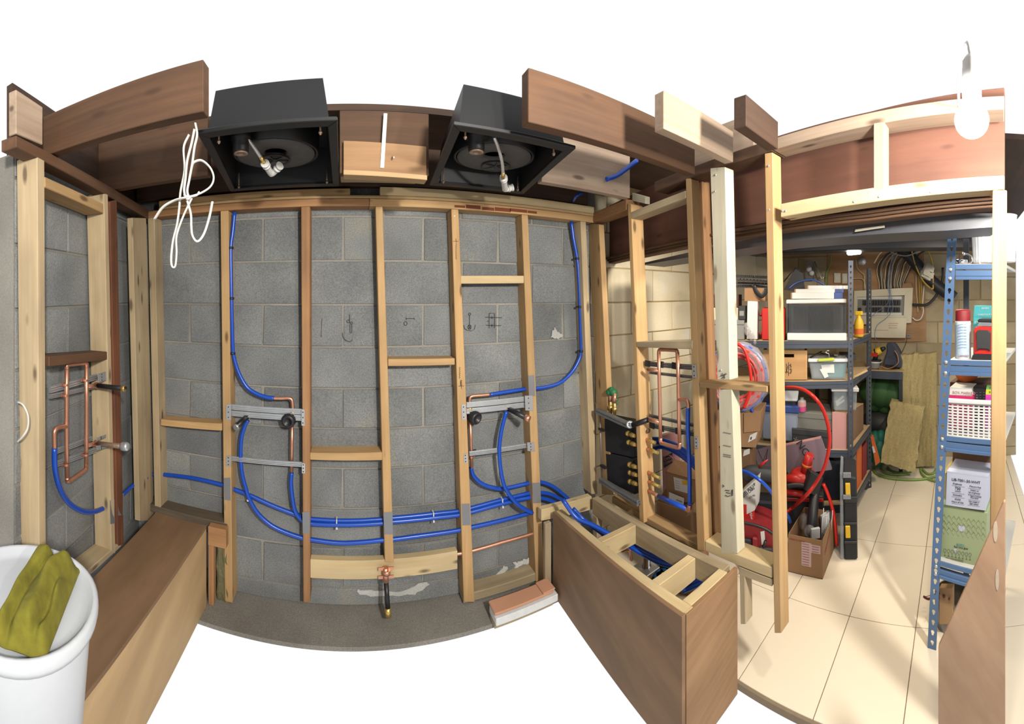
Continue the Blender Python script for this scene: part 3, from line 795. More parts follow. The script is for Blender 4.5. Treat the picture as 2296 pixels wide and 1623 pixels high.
strokes(STUDS[4], BF, [[(1016, 541), (1028, 541)], [(1022, 535), (1023, 546)], squig(1022, 547, 34, 2.0, 22)], .0009, -.0018, 'handwriting')
strokes(STUDS[4], BF, [squig(1030, 823, 26, 2.0, 18), [(1028, 866), (1040, 865)], [(1033, 855), (1035, 872)], squig(1033, 852, 14, 3, 14)], .0009, -.0018, 'handwriting')

# salt bloom and a sooty smear on the blocks
M['bloom'] = block_mat('bloom', C(226, 226, 222), C(198, 198, 192), C(236, 236, 232), spk=.25)
random.seed(21)
def patch(uv, mat, name, jit=3):
    P = []
    for (u, v), (u2, v2) in zip(uv, uv[1:] + uv[:1]):
        for k in range(4):
            P.append((u + (u2 - u) * k / 4 + random.uniform(-jit, jit), v + (v2 - v) * k / 4 + random.uniform(-jit, jit) * .7))
    f = [BW.at(u, v, -.0105) for u, v in P]
    obj(name, MB().ext(f, (0, .004, 0)), mat, wall_back)
patch([(1098, 1306), (1112, 1294), (1130, 1270), (1138, 1272), (1132, 1288), (1118, 1300)], M['bloom'], 'salt_bloom')
patch([(1152, 1262), (1164, 1260), (1186, 1250), (1189, 1262), (1170, 1268), (1154, 1272)], M['bloom'], 'salt_bloom')
patch([(800, 1322), (840, 1326), (900, 1326), (955, 1304), (962, 1312), (930, 1332), (860, 1338), (806, 1334)], M['bloom'], 'salt_bloom')
patch([(1238, 742), (1246, 733), (1250, 744), (1262, 752), (1252, 760), (1236, 756)], M['bloom'], 'salt_bloom', 2)
def screws(par, pl, pts, off):
    for u, v in pts:
        c = pl.at(u, v, off)
        obj('screw', MB().lathe(c, -pl.n(v), [(.0038, -.001), (.0038, .0012), (.0015, .0016), (0, .0008)], 10), M['galv'], par)
find = lambda s_: [o for o in bpy.data.objects if o.get('label', '').startswith(s_)][0]
screws(find('pale doorway header'), RF, [(1754, 473), (1761, 473), (1915, 452), (1971, 441), (2087, 430), (2247, 404)], -.001)
wbd = find('white painted-looking board')
screws(wbd, RF, [(1604, 392), (1603, 429), (1616, 830)], -.054)
screws(find('tall door stud'), RF, [(1723, 372), (1724, 470)], -.001)
screws(find('fourth stud'), BF, [(1019, 484)], -.001)
strokes(wbd, RF, [[(1615, 843), (1630, 838)], [(1619, 836), (1626, 848)], [(1627, 836), (1623, 848)], [(1617, 849), (1622, 845)]], .001, -.055, 'handwriting')
wlo = find('lower whitewood stud')
strokes(wlo, RF, [squig(1641, 1098, 14, 2.5, 12), [(1626, 1099), (1636, 1100)], [(1628, 1104), (1638, 1106)], [(1626, 1110), (1632, 1113), (1637, 1111)], [(1620, 1087), (1624, 1090), (1620, 1092)]], .0012, -.002, 'stamp')
for v_ in (969, 998, 1018, 1022): strokes(wlo, RF, [[(1622 + k_ * 3, v_ + k_ * .6), (1624 + k_ * 3, v_ + k_ * .6 + .3)] for k_ in range(6)], .0009, -.002, 'stamp')
# ---------------------------------------------------------------- black shower boxes in the ceiling
M['box_black'] = plain('box_black', (.0045, .005, .006, 1), .5, 0, .25, 15)
M['dish'] = plain('dish', (.085, .08, .076, 1), .75, 0, .25, 60)
M['grille'] = plain('grille', (.035, .035, .036, 1), .5)
M['hose'] = plain('hose', C(220, 222, 224, 1), .35, .7, .25, 220)
def rain_box(label, fl, fr, nr, nl, zb, hole, disc, cylp, hose, elb):
    # corners of the lower flange (far-left, far-right, near-right, near-left)
    c4 = [V((x, y, zb)) for x, y in (fl, fr, nr, nl)]
    cen = sum(c4, V()) / 4
    t = thing('shower_box', label, 'box', cen)
    w = .034
    inn = [p + (cen - p).normalized() * w * 1.45 for p in c4]
    for i in range(4):
        j = (i + 1) % 4
        obj('flange_bar', MB().ext([c4[i], c4[j], inn[j], inn[i]], (0, 0, .012)), M['box_black'], t, bevel=.002)
    up = [p + V((0, 0, .15)) + (cen - p) * .10 for p in inn]
    sh = MB()
    i0 = [p + V((0, 0, .011)) for p in inn]
    for i in range(4):
        j = (i + 1) % 4
        sh.prism([i0[i], i0[j], up[j], up[i]], [p + (p - cen).normalized() * .008 for p in (i0[i], i0[j], up[j], up[i])])
    sh.prism(up, [p + V((0, 0, .006)) for p in up])
    obj('housing', sh, M['box_black'], t)
    D = V((disc[0], disc[1], zb + .055)); R = disc[2]
    obj('rim', MB().lathe(D, (0, 0, 1), [(R * 1.01, .004), (R * 1.05, -.004), (R * 1.10, .0), (R * 1.12, .085)], 40), M['box_black'], t)
    obj('dish', MB().lathe(D, (0, 0, 1), [(R, 0), (R * .98, -.006), (R * .55, .004), (R * .30, .006), (R * .30, .02)], 40), M['dish'], t)
    H = V((hole[0], hole[1], zb + .050))
    g = MB().lathe(H, (0, 0, 1), [(.058, .008), (.062, 0), (.056, 0), (.054, .008)], 28)
    for k in range(6):
        a = k * pi / 3 + .3
        g.box(H + V((cos(a) * .028, sin(a) * .028, .003)), (cos(a) * .028, sin(a) * .028, 0), (-sin(a) * .0022, cos(a) * .0022, 0), (0, 0, .003))
    g.lathe(H, (0, 0, 1), [(0, -.001), (.009, 0), (.009, .006)], 12)
    gr = obj('grille', g, M['grille'], t)
    obj('grille_backing', MB().lathe(H + V((0, 0, .012)), (0, 0, 1), [(0, 0), (.056, 0), (.056, .002)], 24), M['black'], gr)
    Cp = V((cylp[0], cylp[1], zb + .022))
    obj('drain_body', MB().lathe(Cp + V((0, 0, .05)), (0, 0, -1), [(0, 0), (.034, 0), (.034, .03), (.028, .034), (.028, .07), (.025, .074)], 20), M['box_black'], t)
    obj('drain_cap', MB().lathe(Cp - V((0, 0, .024)), (0, 0, -1), [(0, 0), (.024, 0), (.024, .004), (.014, .004), (.012, 0)], 20), M['rusty'], t)
    hp = smooth([V((x, y, zb + z)) for x, y, z in hose], 5)
    obj('braided_hose', MB().tube(hp, .0062, 8), M['hose'], t)
    obj('hose_ferrule', MB().tube([hp[-2], hp[-1] + (hp[-1] - hp[-2]).normalized() * .02], .008, 10), M['brass'], t)
    e = [V((x, y, zb + z)) for x, y, z in elb]
    fe = MB().tube(smooth(e, 5), .0125, 14)
    for p, q in ((e[0], e[1]), (e[-1], e[-2])):
        d = (q - p).normalized()
        fe.tube([p, p + d * .006, p + d * .0065, p + d * .016, p + d * .0165, p + d * .022], [.016, .016, .0135, .0135, .016, .016], 14)
    obj('push_fit_elbow', fe, M['pipe_white'], t)
    for i in range(4):
        p = inn[i] + (cen - inn[i]) * .12
        obj('bolt', MB().cyl(p + V((0, 0, .06)), p + V((0, 0, -.008)), .003, 8).cyl(p + V((0, 0, -.004)), p + V((0, 0, .002)), .006, 6), M['rusty'], t)
    return t
ZB = EYE + .48
def zp(u, v, z): return zpt(u, v, z)
def xy(u, v, z): p = zpt(u, v, z); return (p.x, p.y)
rain_box('left black ceiling shower box, its hose ending in a white elbow over the disc', xy(517, 430, ZB), xy(761, 418, ZB), xy(757, 270, ZB), xy(442, 300, ZB), ZB,
         xy(616, 361, ZB + .050), xy(618, 346, ZB + .055) + (.15,), xy(540, 328, ZB + .02),
         [(*xy(548, 302, ZB + .05), .05), (*xy(566, 325, ZB + .03), .03), (*xy(588, 358, ZB), 0)],
         [(*xy(594, 366, ZB - .01), -.01), (*xy(606, 386, ZB - .02), -.02), (*xy(611, 388, ZB - .02), -.02), (*xy(628, 371, ZB - .005), -.005)])
rain_box('right black ceiling shower box, its hose hanging past the grille', xy(963, 416, ZB), xy(1173, 436, ZB), xy(1291, 334, ZB), xy(1017, 280, ZB), ZB,
         xy(1111, 375, ZB + .050), xy(1108, 353, ZB + .055) + (.145,), xy(1068, 325, ZB + .02),
         [(*xy(1108, 307, ZB + .05), .05), (*xy(1117, 330, ZB + .03), .03), (*xy(1126, 365, ZB), 0), (*xy(1128, 392, ZB - .02), -.02)],
         [(*xy(1129, 398, ZB - .02), -.02), (*xy(1132, 420, ZB - .03), -.03), (*xy(1134, 424, ZB - .03), -.03), (*xy(1150, 420, ZB - .02), -.02)])

# blue pipe ends in the joist bay
pb = Plane(0, 1.40)
pex('short blue pipe end poking out of the pale ceiling joist', [(1360, 402), (1382, 394), (1405, 378), (1428, 360)], pb, .011)
pex('thin blue pipe barely seen in the dark bay above the right top plate', [(1285, 452), (1292, 440), (1305, 433)], Plane(0, 1.7), .008, offs=[.15, 0, 0])

# ---------------------------------------------------------------- bulb, hanging cable
M['bulb'] = emit('bulb', (1.0, .95, .88, 1), BULB)
BLB = pt(2179, 270, .76)
t = thing('light_bulb', 'glowing bare bulb at the top right corner', 'lamp', BLB)
prof = [(.034 * sin(i * pi / 14), .034 - .034 * cos(i * pi / 14)) for i in range(0, 12)] + [(.017, .068), (.014, .074)]
obj('glass', MB().lathe(BLB - V((0, 0, .034)), (0, 0, 1), prof, 28), M['bulb'], t)
obj('socket', MB().lathe(BLB + V((0, 0, .125)), (0, 0, -1), [(0, 0), (.012, 0), (.019, .01), (.019, .08), (.014, .088)], 20), M['pipe_white'], t)
pl_ = RF.at(2150, 240, -.002)
obj('cord', MB().tube(smooth([BLB + V((0, 0, .12)), BLB + V((.03, .01, .17)), pl_ + V((-.1, 0, .03)), pl_], 6), .004, 8), M['pipe_white'], t)

M['cable_white'] = plain('cable_white', C(238, 236, 228), .4)
HC = Plane(-.42, .99)
t = thing('hanging_cable', 'knotted bundle of flat white cable hanging from the joist at left', 'cable', HC.at(420, 440))
def strand(uv, name='loop', offs=None):
    pts = [HC.at(u, v, (offs[i] if offs else 0)) for i, (u, v) in enumerate(uv)]
    obj(name, MB().tube(smooth(pts, 6), .0048, 8, flat=(.55, 1.0)), M['cable_white'], t)
strand([(438, 276), (442, 302), (436, 331), (431, 368), (424, 405), (420, 430), (427, 450)], offs=[0, 0, .0, .005, .0, .005, .012])
strand([(424, 302), (412, 331), (414, 381), (405, 430), (402, 467), (397, 504), (388, 541), (384, 578), (386, 597), (393, 596), (396, 566), (396, 529), (410, 487), (424, 457), (430, 445)], offs=[.01, .015, .015, .01, .012, .01, .006, .004, .0, -.002, -.004, -.006, -.008, -.01, -.008])
strand([(420, 450), (428, 480), (429, 507), (432, 529), (443, 541), (457, 524), (469, 487), (476, 452)], 'tail', offs=[-.01, -.006, 0, 0, 0, 0, 0, 0])
strand([(430, 375), (435, 364), (452, 360), (471, 376), (479, 398), (472, 418), (450, 433), (424, 441), (412, 437)], offs=[.012, .01, .006, 0, 0, 0, -.004, -.012, -.01])
strand([(346, 492), (365, 465), (390, 450), (415, 443), (440, 438), (446, 431)], offs=[.06, .03, .01, -.016, -.014, -.01])
strand([(436, 290), (430, 320), (420, 360), (416, 400), (413, 428), (419, 446), (428, 442)], offs=[-.006, -.004, -.006, -.006, -.008, -.012, -.016])
single('white_wire', 'white wire curving in at the far left edge', 'wire', MB().tube(smooth([LF.at(u, v, o) for u, v, o in ((40, 901, .06), (52, 908, .02), (63, 932, .0), (62, 960, .0), (50, 980, .02), (40, 990, .06))], 6), .0035, 8), M['cable_white'])
M['ledge'] = wood('ledge', C(136, 120, 98), C(98, 84, 66), stain=.3)
# ---------------------------------------------------------------- left plywood bench, insulation, bucket
t = thing('plywood_bench', 'plywood boxed bench in the left corner along the left wall', 'bench', (-.85, 1.2, .1))
zt = .40
xf = -.705
obj('top_panel', MB().prism([V((-.955, .62, zt)), V((xf, .62, zt)), V((xf, 1.79, zt)), V((-.99, 1.79, zt))],
                            [V((-.955, .62, zt - .016)), V((xf, .62, zt - .016)), V((xf, 1.79, zt - .016)), V((-.99, 1.79, zt - .016))]), M['ply_dark'], t, grain=(0, 1, 0), bevel=.001)
obj('front_panel', MB().abox((xf - .018, .62, .0), (xf, 1.79, zt - .0165)), M['ply_light'], t, grain=(0, 1, .4), bevel=.001)
obj('end_panel', MB().abox((-.95, .62, .0), (xf - .0185, .638, zt - .0165)), M['ply_light'], t, grain=(1, 0, 0), bevel=.001)
single('old_ledge', 'dusty old ledge board at the foot of the wall behind the left bench', 'board', MB().abox((-1.10, 1.84, zt - .04), (-.61, 1.925, zt + .0)), M['ledge'], grain=(1, 0, 0), bevel=.004)
single('bench_ledger', 'brown ledger block between the left bench and the first stud', 'board', MB().abox((-.70, 1.796, .30), (-.605, 1.838, .394)), M['pine_old'], grain=(1, 0, 0), bevel=.003)
single('short_stud', 'short brown stud beside the left bench under the ledger block', 'stud', MB().abox((-.70, 1.80, 0), (-.672, 1.84, .298)), M['pine_old'], grain=(0, 0, 1), bevel=.003)
M['wool_green'] = plain('wool_green', C(124, 118, 84), .95, 0, .35, 90, bump=1.0)
def lumpy(mb, lo, hi, n=6, amp=.006):
    # soft box: subdivided faces pushed about
    lo, hi = V(lo), V(hi)
    bm = bmesh.new(); bmesh.ops.create_cube(bm, size=1)
    bmesh.ops.subdivide_edges(bm, edges=bm.edges[:], cuts=n, use_grid_fill=True)
    for v in bm.verts:
        p = V(((lo.x + hi.x) / 2 + v.co.x * (hi.x - lo.x), (lo.y + hi.y) / 2 + v.co.y * (hi.y - lo.y), (lo.z + hi.z) / 2 + v.co.z * (hi.z - lo.z)))
        v.co = p + V((random.uniform(-amp, amp), random.uniform(-amp, amp), random.uniform(-amp, amp)))
    bm.verts.ensure_lookup_table()
    mb.add([v.co.copy() for v in bm.verts], [tuple(v.index for v in f.verts) for f in bm.faces])
    bm.free()
    return mb
single('wool_strip', 'ragged strip of green-grey mineral wool between the left bench and the first stud', 'insulation', lumpy(MB(), (-.668, 1.845, 0), (-.60, 1.92, .30)), M['wool_green'])

M['bucket'] = plain('bucket', C(226, 232, 240), .35, 0, .03)
bc = V((-.765, .67, zt))
t = thing('bucket', 'white plastic bucket with lid at the lower left corner', 'bucket', bc)
obj('body', MB().lathe(bc, (0, 0, 1), [(0, .001), (.150, .001), (.156, .01), (.182, .33), (.182, .345)], 40), M['bucket'], t)
obj('lid', MB().lathe(bc, (0, 0, 1), [(.188, .33), (.197, .332), (.200, .345), (.199, .362), (.192, .368), (.184, .366), (.176, .350), (.15, .350), (0, .356)], 48), M['bucket'], t)
# towel on the lid
M['towel'] = plain('towel', C(134, 128, 36), .95, 0, .4, 40, bump=.8)
def drape(name, label, cat, org, ux, uy, w, h, hf, mat, n=26, th=.006):
    ux, uy = V(ux).normalized(), V(uy).normalized()
    vs, fs = [], []
    for i in range(n + 1):
        for j in range(n + 1):
            a, b = i / n, j / n
            p = V(org) + ux * (a - .5) * w + uy * (b - .5) * h
            vs.append(p + V((0, 0, hf(a, b))))
    for i in range(n):
        for j in range(n):
            fs.append((i * (n + 1) + j, (i + 1) * (n + 1) + j, (i + 1) * (n + 1) + j + 1, i * (n + 1) + j + 1))
    mb = MB().add(vs, fs, True)
    o = single(name, label, cat, mb, mat)
    so = o.modifiers.new('t', 'SOLIDIFY'); so.thickness = th; so.offset = 1
    sub = o.modifiers.new('s', 'SUBSURF'); sub.levels = sub.render_levels = 1
    return o
def thf(a, b):
    e = min(a, 1 - a) * 2
    e2 = min(b, 1 - b) * 2
    edge = min(1, e * 2.5) * min(1, e2 * 4)
    w = a + .10 * sin(b * 5.0) + .05 * sin(b * 11 + 1)
    ridge = abs(sin(w * 7.5)); r2 = .5 + .5 * sin(w * 26 + b * 7); r3 = sin(b * 13 + a * 9)
    return .358 + edge * (.018 + .040 * ridge ** .8 + .009 * r2 + .006 * r3 + .022 * b)
drape('towel', 'crumpled olive yellow towel lying on the white bucket lid', 'towel', (bc.x + .045, bc.y + .015, zt), (.88, .48, 0), (-.42, .9, 0),   .15, .30, thf, M['towel'])

# ---------------------------------------------------------------- right framed bench
bA, bB, bC, bD = [V(p) for p in ((.996, 1.735, .425), (1.285, 1.737, .425), (1.262, .817, .49), (.957, .832, .49))]   # FL, BL, BR, FR
t = thing('framed_bench', 'open framed bench with plywood front beside the partition, pipes inside', 'bench', ((bA + bC) / 2).to_2d().to_3d())
def bpt(s, q, dz=0): return bA.lerp(bD, s).lerp(bB.lerp(bC, s), q) + V((0, 0, dz))   # s along, q across
def brail(name, s0, s1, q0, q1, h, mat, g, dz=0, par=t):
    f = [bpt(s0, q0, dz), bpt(s1, q0, dz), bpt(s1, q1, dz), bpt(s0, q1, dz)]
    return obj(name, MB().ext(f, (0, 0, -h)), mat, par, grain=g, bevel=.002)
brail('front_rail', .0, 1, .055, .19, .088, M['pine_new'], (0, 1, 0))
brail('back_rail', .0, .965, .87, 1, .088, M['pine_grey'], (0, 1, 0))
brail('cross_rail', .365, .405, .192, .868, .088, M['pine_new'], (1, 0, 0))
brail('cross_rail', .765, .81, .192, .868, .088, M['pine_new'], (1, 0, 0), -.003)
brail('cross_rail', .94, .985, .192, .868, .088, M['pine_new'], (1, 0, 0))
f = [bpt(0, 0, .002), bpt(1, 0, .002), bpt(1, .053, .002), bpt(0, .053, .002)]
g = [V((p.x, p.y, 0)) for p in f]
obj('front_panel', MB().prism(f, g), M['ply_dark'], t, grain=(0, 1, .3), bevel=.001)
f = [bpt(.988, .055, 0), bpt(1.005, .055, 0), bpt(1.005, 1, 0), bpt(.988, 1, 0)]
obj('end_panel', MB().prism(f, [V((p.x, p.y, 0)) for p in f]), M['ply'], t, grain=(1, 0, .3), bevel=.001)
for s, q in ((.03, .93),):
    c = bpt(s, q)
    obj('leg', MB().abox((c.x - .019, c.y - .019, 0), (c.x + .019, c.y + .019, c.z - .089)), M['pine_grey'], t, grain=(0, 0, 1), bevel=.002)
single('wall_rail', 'pale rail from the fifth stud to the wall corner above the framed bench', 'rail', MB().ext([BF.at(1214, 1168, -.07), BF.at(1337, 1140, -.07), BF.at(1326, 1112, -.07), BF.at(1214, 1143, -.07)], (0, .038, 0)), M['pine_new'], grain=(1, 0, 0), bevel=.002)
single('short_stud', 'short grey stud at the wall end of the framed bench', 'stud', MB().abox((.955, 1.742, 0), (.99, 1.765, .37)), M['pine_grey'], grain=(0, 0, 1), bevel=.002)
# inside the bench
bt = single('base_board', 'pale wooden floor board inside the framed bench', 'board', MB().prism([bpt(.2, .15, -.40), bpt(.93, .15, -.44), bpt(.93, .9, -.44), bpt(.2, .9, -.40)], [bpt(.2, .15, -.415), bpt(.93, .15, -.455), bpt(.93, .9, -.455), bpt(.2, .9, -.415)]), M['ply_light'], grain=(0, 1, 0))
def bz(u, v, z): return zpt(u, v, z)
pex('thick blue pipe diving into the wall end of the framed bench', [(1262, 1120), (1292, 1160), (1330, 1178), (1375, 1202), (1400, 1214)], Plane(.6, 1.93), .011, offs=[.0, -.02, -.05, -.10, -.12])
pex('second blue pipe beside it inside the framed bench', [(1285, 1140), (1310, 1166), (1345, 1192), (1372, 1212)], Plane(.6, 1.95), .010, offs=[.0, -.01, -.05, -.10])
for k, (du, lab) in enumerate(((0, 'blue pipe in the middle bay of the framed bench, nearest the partition'), (-12, 'blue pipe in the middle bay of the framed bench, nearer the plywood front'))):
    single('water_pipe', lab, 'pipe', MB().tube(smooth([bz(1418 + du, 1222, .33), bz(1455 + du, 1243, .31), bz(1490 + du, 1256 + k * 5, .29), bz(1525 + du, 1262 + k * 10, .28), bz(1560 + du, 1290 + k * 9, .27), bz(1590 + du, 1298 + k * 9, .27)], 5), .0105, 10), M['pex'])
for k in range(3):
    single('water_pipe', ['dark blue pipe curving in the end bay of the framed bench, uppermost', 'dark blue pipe in the end bay of the framed bench, middle one', 'dark blue pipe in the end bay of the framed bench, lowest one'][k], 'pipe',
           MB().tube(smooth([bz(1530, 1308 + k * 9, .27), bz(1552, 1299 + k * 9, .28), bz(1575, 1293 + k * 7, .29), bz(1600, 1288 + k * 4, .29)], 5), .009, 10), M['pex'])
single('drain_pipe', 'brown copper pipe along the plywood front inside the framed bench', 'pipe', MB().tube([bpt(.12, .24, -.16), bpt(.95, .24, -.17)], .011, 12), M['copper'])
t = thing('floor_drain', 'chrome drain body on a clear plate inside the framed bench', 'drain', bpt(.55, .55, -.38))
dc = bz(1450, 1258, .20)
M['chrome'] = plain('chrome', (.75, .75, .78, 1), .12, 1.0, .03)
obj('plate', MB().box(dc - V((0, 0, .03)), (.045, 0, 0), (0, .05, 0), (0, 0, .004)), M['galv'], t, bevel=.002)
obj('cup', MB().lathe(dc - V((0, 0, .026)), (0, 0, 1), [(.0, 0), (.022, 0), (.024, .004), (.018, .008), (.018, .05), (.015, .052), (.014, .02), (0, .02)], 20), M['chrome'], t)
obj('trap_pipe', MB().tube(smooth([bz(1393, 1236, .24), bz(1410, 1232, .25), bz(1414, 1243, .22), bz(1415, 1256, .19)], 5), .008, 10), M['copper'], t)
cb = bz(1482, 1290, .14)
t = thing('drain_card', 'dark card with a blue cloud-shaped tag inside the framed bench', 'card', cb)
obj('card', MB().box(cb + V((.03, -.02, 0)), (.075, .03, 0), (-.025, .06, 0), (0, 0, .0015)), plain('card_dark', (.01, .012, .018, 1), .5), t)
cl_ = MB()
for dx, dy, r in ((0, 0, .024), (.022, -.012, .02), (-.02, .012, .018), (.01, .02, .02), (.03, .01, .018)): cl_.lathe(cb + V((dx, dy, .003)), (0, 0, 1), [(0, .002), (r, .002), (r, 0)], 16)
obj('cloud_tag', cl_, plain('tag_blue', C(60, 140, 220), .4), t)
obj('tag_mark', MB().lathe(cb + V((.012, .0, .0055)), (0, 0, 1), [(0, .001), (.006, .001), (.006, 0)], 12), plain('tag_yellow', C(220, 220, 60), .4), t)

# salmon board and white board on the floor before the wall
M['salmon'] = plain('salmon', C(222, 164, 130), .8, 0, .08, 12)
t = thing('underlay_roll', 'folded salmon paper underlay lying on the floor by the fifth stud', 'underlay', (.75, 1.74, .04))
A_, B_ = zpt(1095, 1346, .075), zpt(1222, 1300, .075)
d_ = (B_ - A_); s_ = V((d_.y, -d_.x, 0)).normalized()
obj('sheet', MB().ext([A_, B_, B_ + s_ * .085, A_ + s_ * .085], (0, 0, -.012)), M['salmon'], t, bevel=.004)
B1 = A_ + d_ * .82
obj('fold', MB().ext([B1 + V((0, 0, .008)), B1 + d_ * .22 + V((0, 0, .01)), B1 + d_ * .22 + s_ * .085 + V((0, 0, .01)), B1 + s_ * .085 + V((0, 0, .008))], (0, 0, -.007)), M['salmon'], t, bevel=.003)
single('white_board', 'white foam board under the salmon underlay', 'board', MB().ext([A_ + s_ * .012 + V((0, 0, -.013)), B_ + d_ * .06 + s_ * .012 + V((0, 0, -.013)), B_ + d_ * .06 + s_ * .10 + V((0, 0, -.013)), A_ + s_ * .10 + V((0, 0, -.013))], (0, 0, -.035)), plain('foam_white', C(240, 240, 240), .6), bevel=.003)
single('floor_batten', 'grey batten lying on the floor under the white foam board', 'board', MB().ext([A_ + s_ * .02 + V((0, 0, -.049)), B_ + s_ * .02 + V((0, 0, -.049)), B_ + s_ * .08 + V((0, 0, -.049)), A_ + s_ * .08 + V((0, 0, -.049))], (0, 0, -.026)), M['pine_grey'], grain=d_, bevel=.002)

# ---------------------------------------------------------------- manifold box, fittings and loop on the partition
t = thing('manifold_box', 'black two-panel manifold box on steel rails left of the first partition stud', 'manifold', RF.at(1390, 1100, .05))
def rq(name, q, off, dep, mat, par, bevel=0): 
    f = [RF.at(u, v, off) for u, v in q]
    return obj(name, MB().ext(f, RF.n(q[0][1]) * dep), mat, par, bevel=bevel)
M['matte_black'] = plain('matte_black', (.008, .009, .012, 1), .7, 0, .3, 120, bump=.3)
rq('panel', [(1357, 1013), (1420, 1027), (1418, 950), (1354, 936)], .02, .09, M['matte_black'], t, .006)
rq('panel', [(1361, 1080), (1423, 1110), (1420, 1028.5), (1357, 1014.5)], .02, .09, M['matte_black'], t, .006)
def rrail(name, a, b, r, off, mat, par):
    return obj(name, MB().tube([RF.at(*a, off), RF.at(*b, off)], r, 4), mat, par)
M['steel_dark'] = plain('steel_dark', C(128, 130, 132, 1), .42, .6, .25, 40)
for a, b in (((1339, 921), (1409, 953)), ((1347, 1076), (1433, 1128))):
    A, B = RF.at(*a, -.01), RF.at(*b, -.01)
    mb = MB()
    for dz, h in ((.008, .005), (-.006, .006)): mb.box((A + B) / 2 + V((0, 0, dz)), (B - A) / 2, RF.n() * .014, V((0, 0, h)))
    mb.box((A + B) / 2, (B - A) / 2, RF.n() * .008, V((0, 0, .014)))
    obj('steel_rail', mb, M['steel_dark'], t, bevel=.001)
e_ = RF.at(1412, 952, -.012)
obj('rail_end', MB().lathe(e_, RF.at(1412, 952, -.05) - e_, [(0, 0), (.018, 0), (.02, .01), (.016, .026), (.009, .026), (.009, .012)], 16), M['galv'], t)
obj('black_pipe', MB().tube([RF.at(1418, 953, -.02), RF.at(1453, 941, .02)], .013, 12), M['black_iron'], t)
obj('side_rod', MB().tube([RF.at(1345, 930, .0), RF.at(1350, 1078, .0)], .004, 8), M['steel_dark'], t)
for u, v in ((1346, 963), (1350, 1046)): obj('clamp', MB().box(RF.at(u + 3, v, -.002), RF.n() * .008, (0, -.022, 0), (0, 0, .006)), M['black'], t)
for i, (u, v) in enumerate(((1407, 971), (1409, 991), (1411, 1041), (1412, 1059), (1412, 1079))):
    a, b = RF.at(u, v, .012), RF.at(u + 20, v + 8, .0)
    d = (b - a).normalized()
    obj('brass_fitting', MB().tube([a, a + d * .012, a + d * .013, a + d * .03, a + d * .031, a + d * .05, a + d * .075], [.014, .014, .009, .009, .012, .012, .008], 12), M['brass'], t)
for i, (u, v) in enumerate(((1369, 930), (1378, 934))):
    c = RF.at(u, v, .03)
    o = obj('air_valve', MB().lathe(c, (0, 0, 1), [(0, 0), (.009, 0), (.009, .03), (.014, .032), (.014, .05), (.009, .052), (.010, .09), (.010, .13), (0, .131)], 12), M['brass'], t)
    obj('copper_neck', MB().cyl(c + V((0, 0, .075)), c + V((0, 0, .125)), .0105, 12), M['copper'], o)
M['tape_green'] = plain('tape_green', C(36, 120, 70), .6, 0, .2, 30)
tb = RF.at(1371, 880, .03)
tm = MB()
for dx, dz, r in ((-.012, .0, .022), (.012, .004, .024), (.0, .014, .02), (.026, -.01, .014), (.033, -.035, .010), (.036, -.055, .007)): tm.ball(tb + V((dx * .3, -dx, dz)), r, 10, (1, 1, .9))
obj('green_tape', tm, M['tape_green'], t)

st1 = [o for o in bpy.data.objects if o.get('label', '').startswith('first partition stud')][0]
for u, v in ((1447, 963),): # empty drilled hole
    c = RF.at(u, v, .04)
    obj('drill_hole', MB().lathe(c + V((.0, -.024, 0)), (0, 1, 0), [(0, 0), (.012, 0), (.012, .002)], 16), M['joist'], st1)
for i, (u0, v0, u1, v1, lab) in enumerate(((1450, 985, 1466, 991, 'topmost brass pipe end through the first partition stud'), (1452, 1007, 1472, 1014, 'second brass pipe end through the first partition stud'),
        (1454, 1059, 1476, 1070, 'third brass pipe end through the first partition stud'), (1454, 1079, 1475, 1089, 'lowest brass pipe end through the first partition stud'))):
    a, b = RF.at(u0, v0, .04), RF.at(u1, v1, .03)
    d = (b - a).normalized()
    o = thing('pipe_end', lab, 'fitting', a)
    obj('copper_tube', MB().tube([a - d * .02, a.lerp(b, .6)], .0085, 12), M['copper'], o)
    obj('brass_tip', MB().tube([a.lerp(b, .45), a.lerp(b, .7), a.lerp(b, .72), b + d * .012], [.0105, .0105, .0075, .0075], 12), M['brass'], o)
t = thing('copper_loop', 'tall copper pressure loop on the partition beyond the first stud', 'pipe', RF.at(1500, 1000, .03))
O3 = .025
obj('riser', MB().tube([RF.at(*p, O3) for p in ((1477, 790), (1478, 840), (1480, 920), (1481, 988))], .0088, 10), M['copper'], t)
obj('riser', MB().tube([RF.at(*p, O3) for p in ((1519, 790), (1521, 850), (1522, 920), (1524, 1000))], .0088, 10), M['copper'], t)
obj('crossover', MB().tube(smooth([RF.at(*p, O3) for p in ((1477, 796), (1477.5, 787), (1483, 784), (1513, 785), (1518, 788), (1519, 797))], 3), .0088, 10), M['copper'], t)
obj('crossover', MB().tube(smooth([RF.at(*p, O3) for p in ((1481, 982), (1482, 992), (1487, 994.5), (1518, 1003.5), (1524, 1001), (1524, 992))], 3), .0088, 10), M['copper'], t)
obj('branch', MB().tube(smooth([RF.at(*p, O3) for p in ((1522, 895), (1534, 895.5), (1541, 899), (1543.5, 906), (1543, 916))], 4), .0088, 10), M['copper'], t)
obj('stub', MB().tube([RF.at(1478, 831, O3), RF.at(1452, 828, .01)], .009, 10), M['copper'], t)
obj('stub', MB().tube([RF.at(1480, 947, O3), RF.at(1456, 940, .01)], .009, 10), M['copper'], t)
t2 = bracket('upper black and steel bracket behind the partition copper loop', RF, [((1446, 815), (1558, 824), .024), ((1457, 835), (1558, 846), .014)], [[(1553, 846), (1561, 847), (1560, 818), (1552, 817)]], .045, M['steel_dark'])
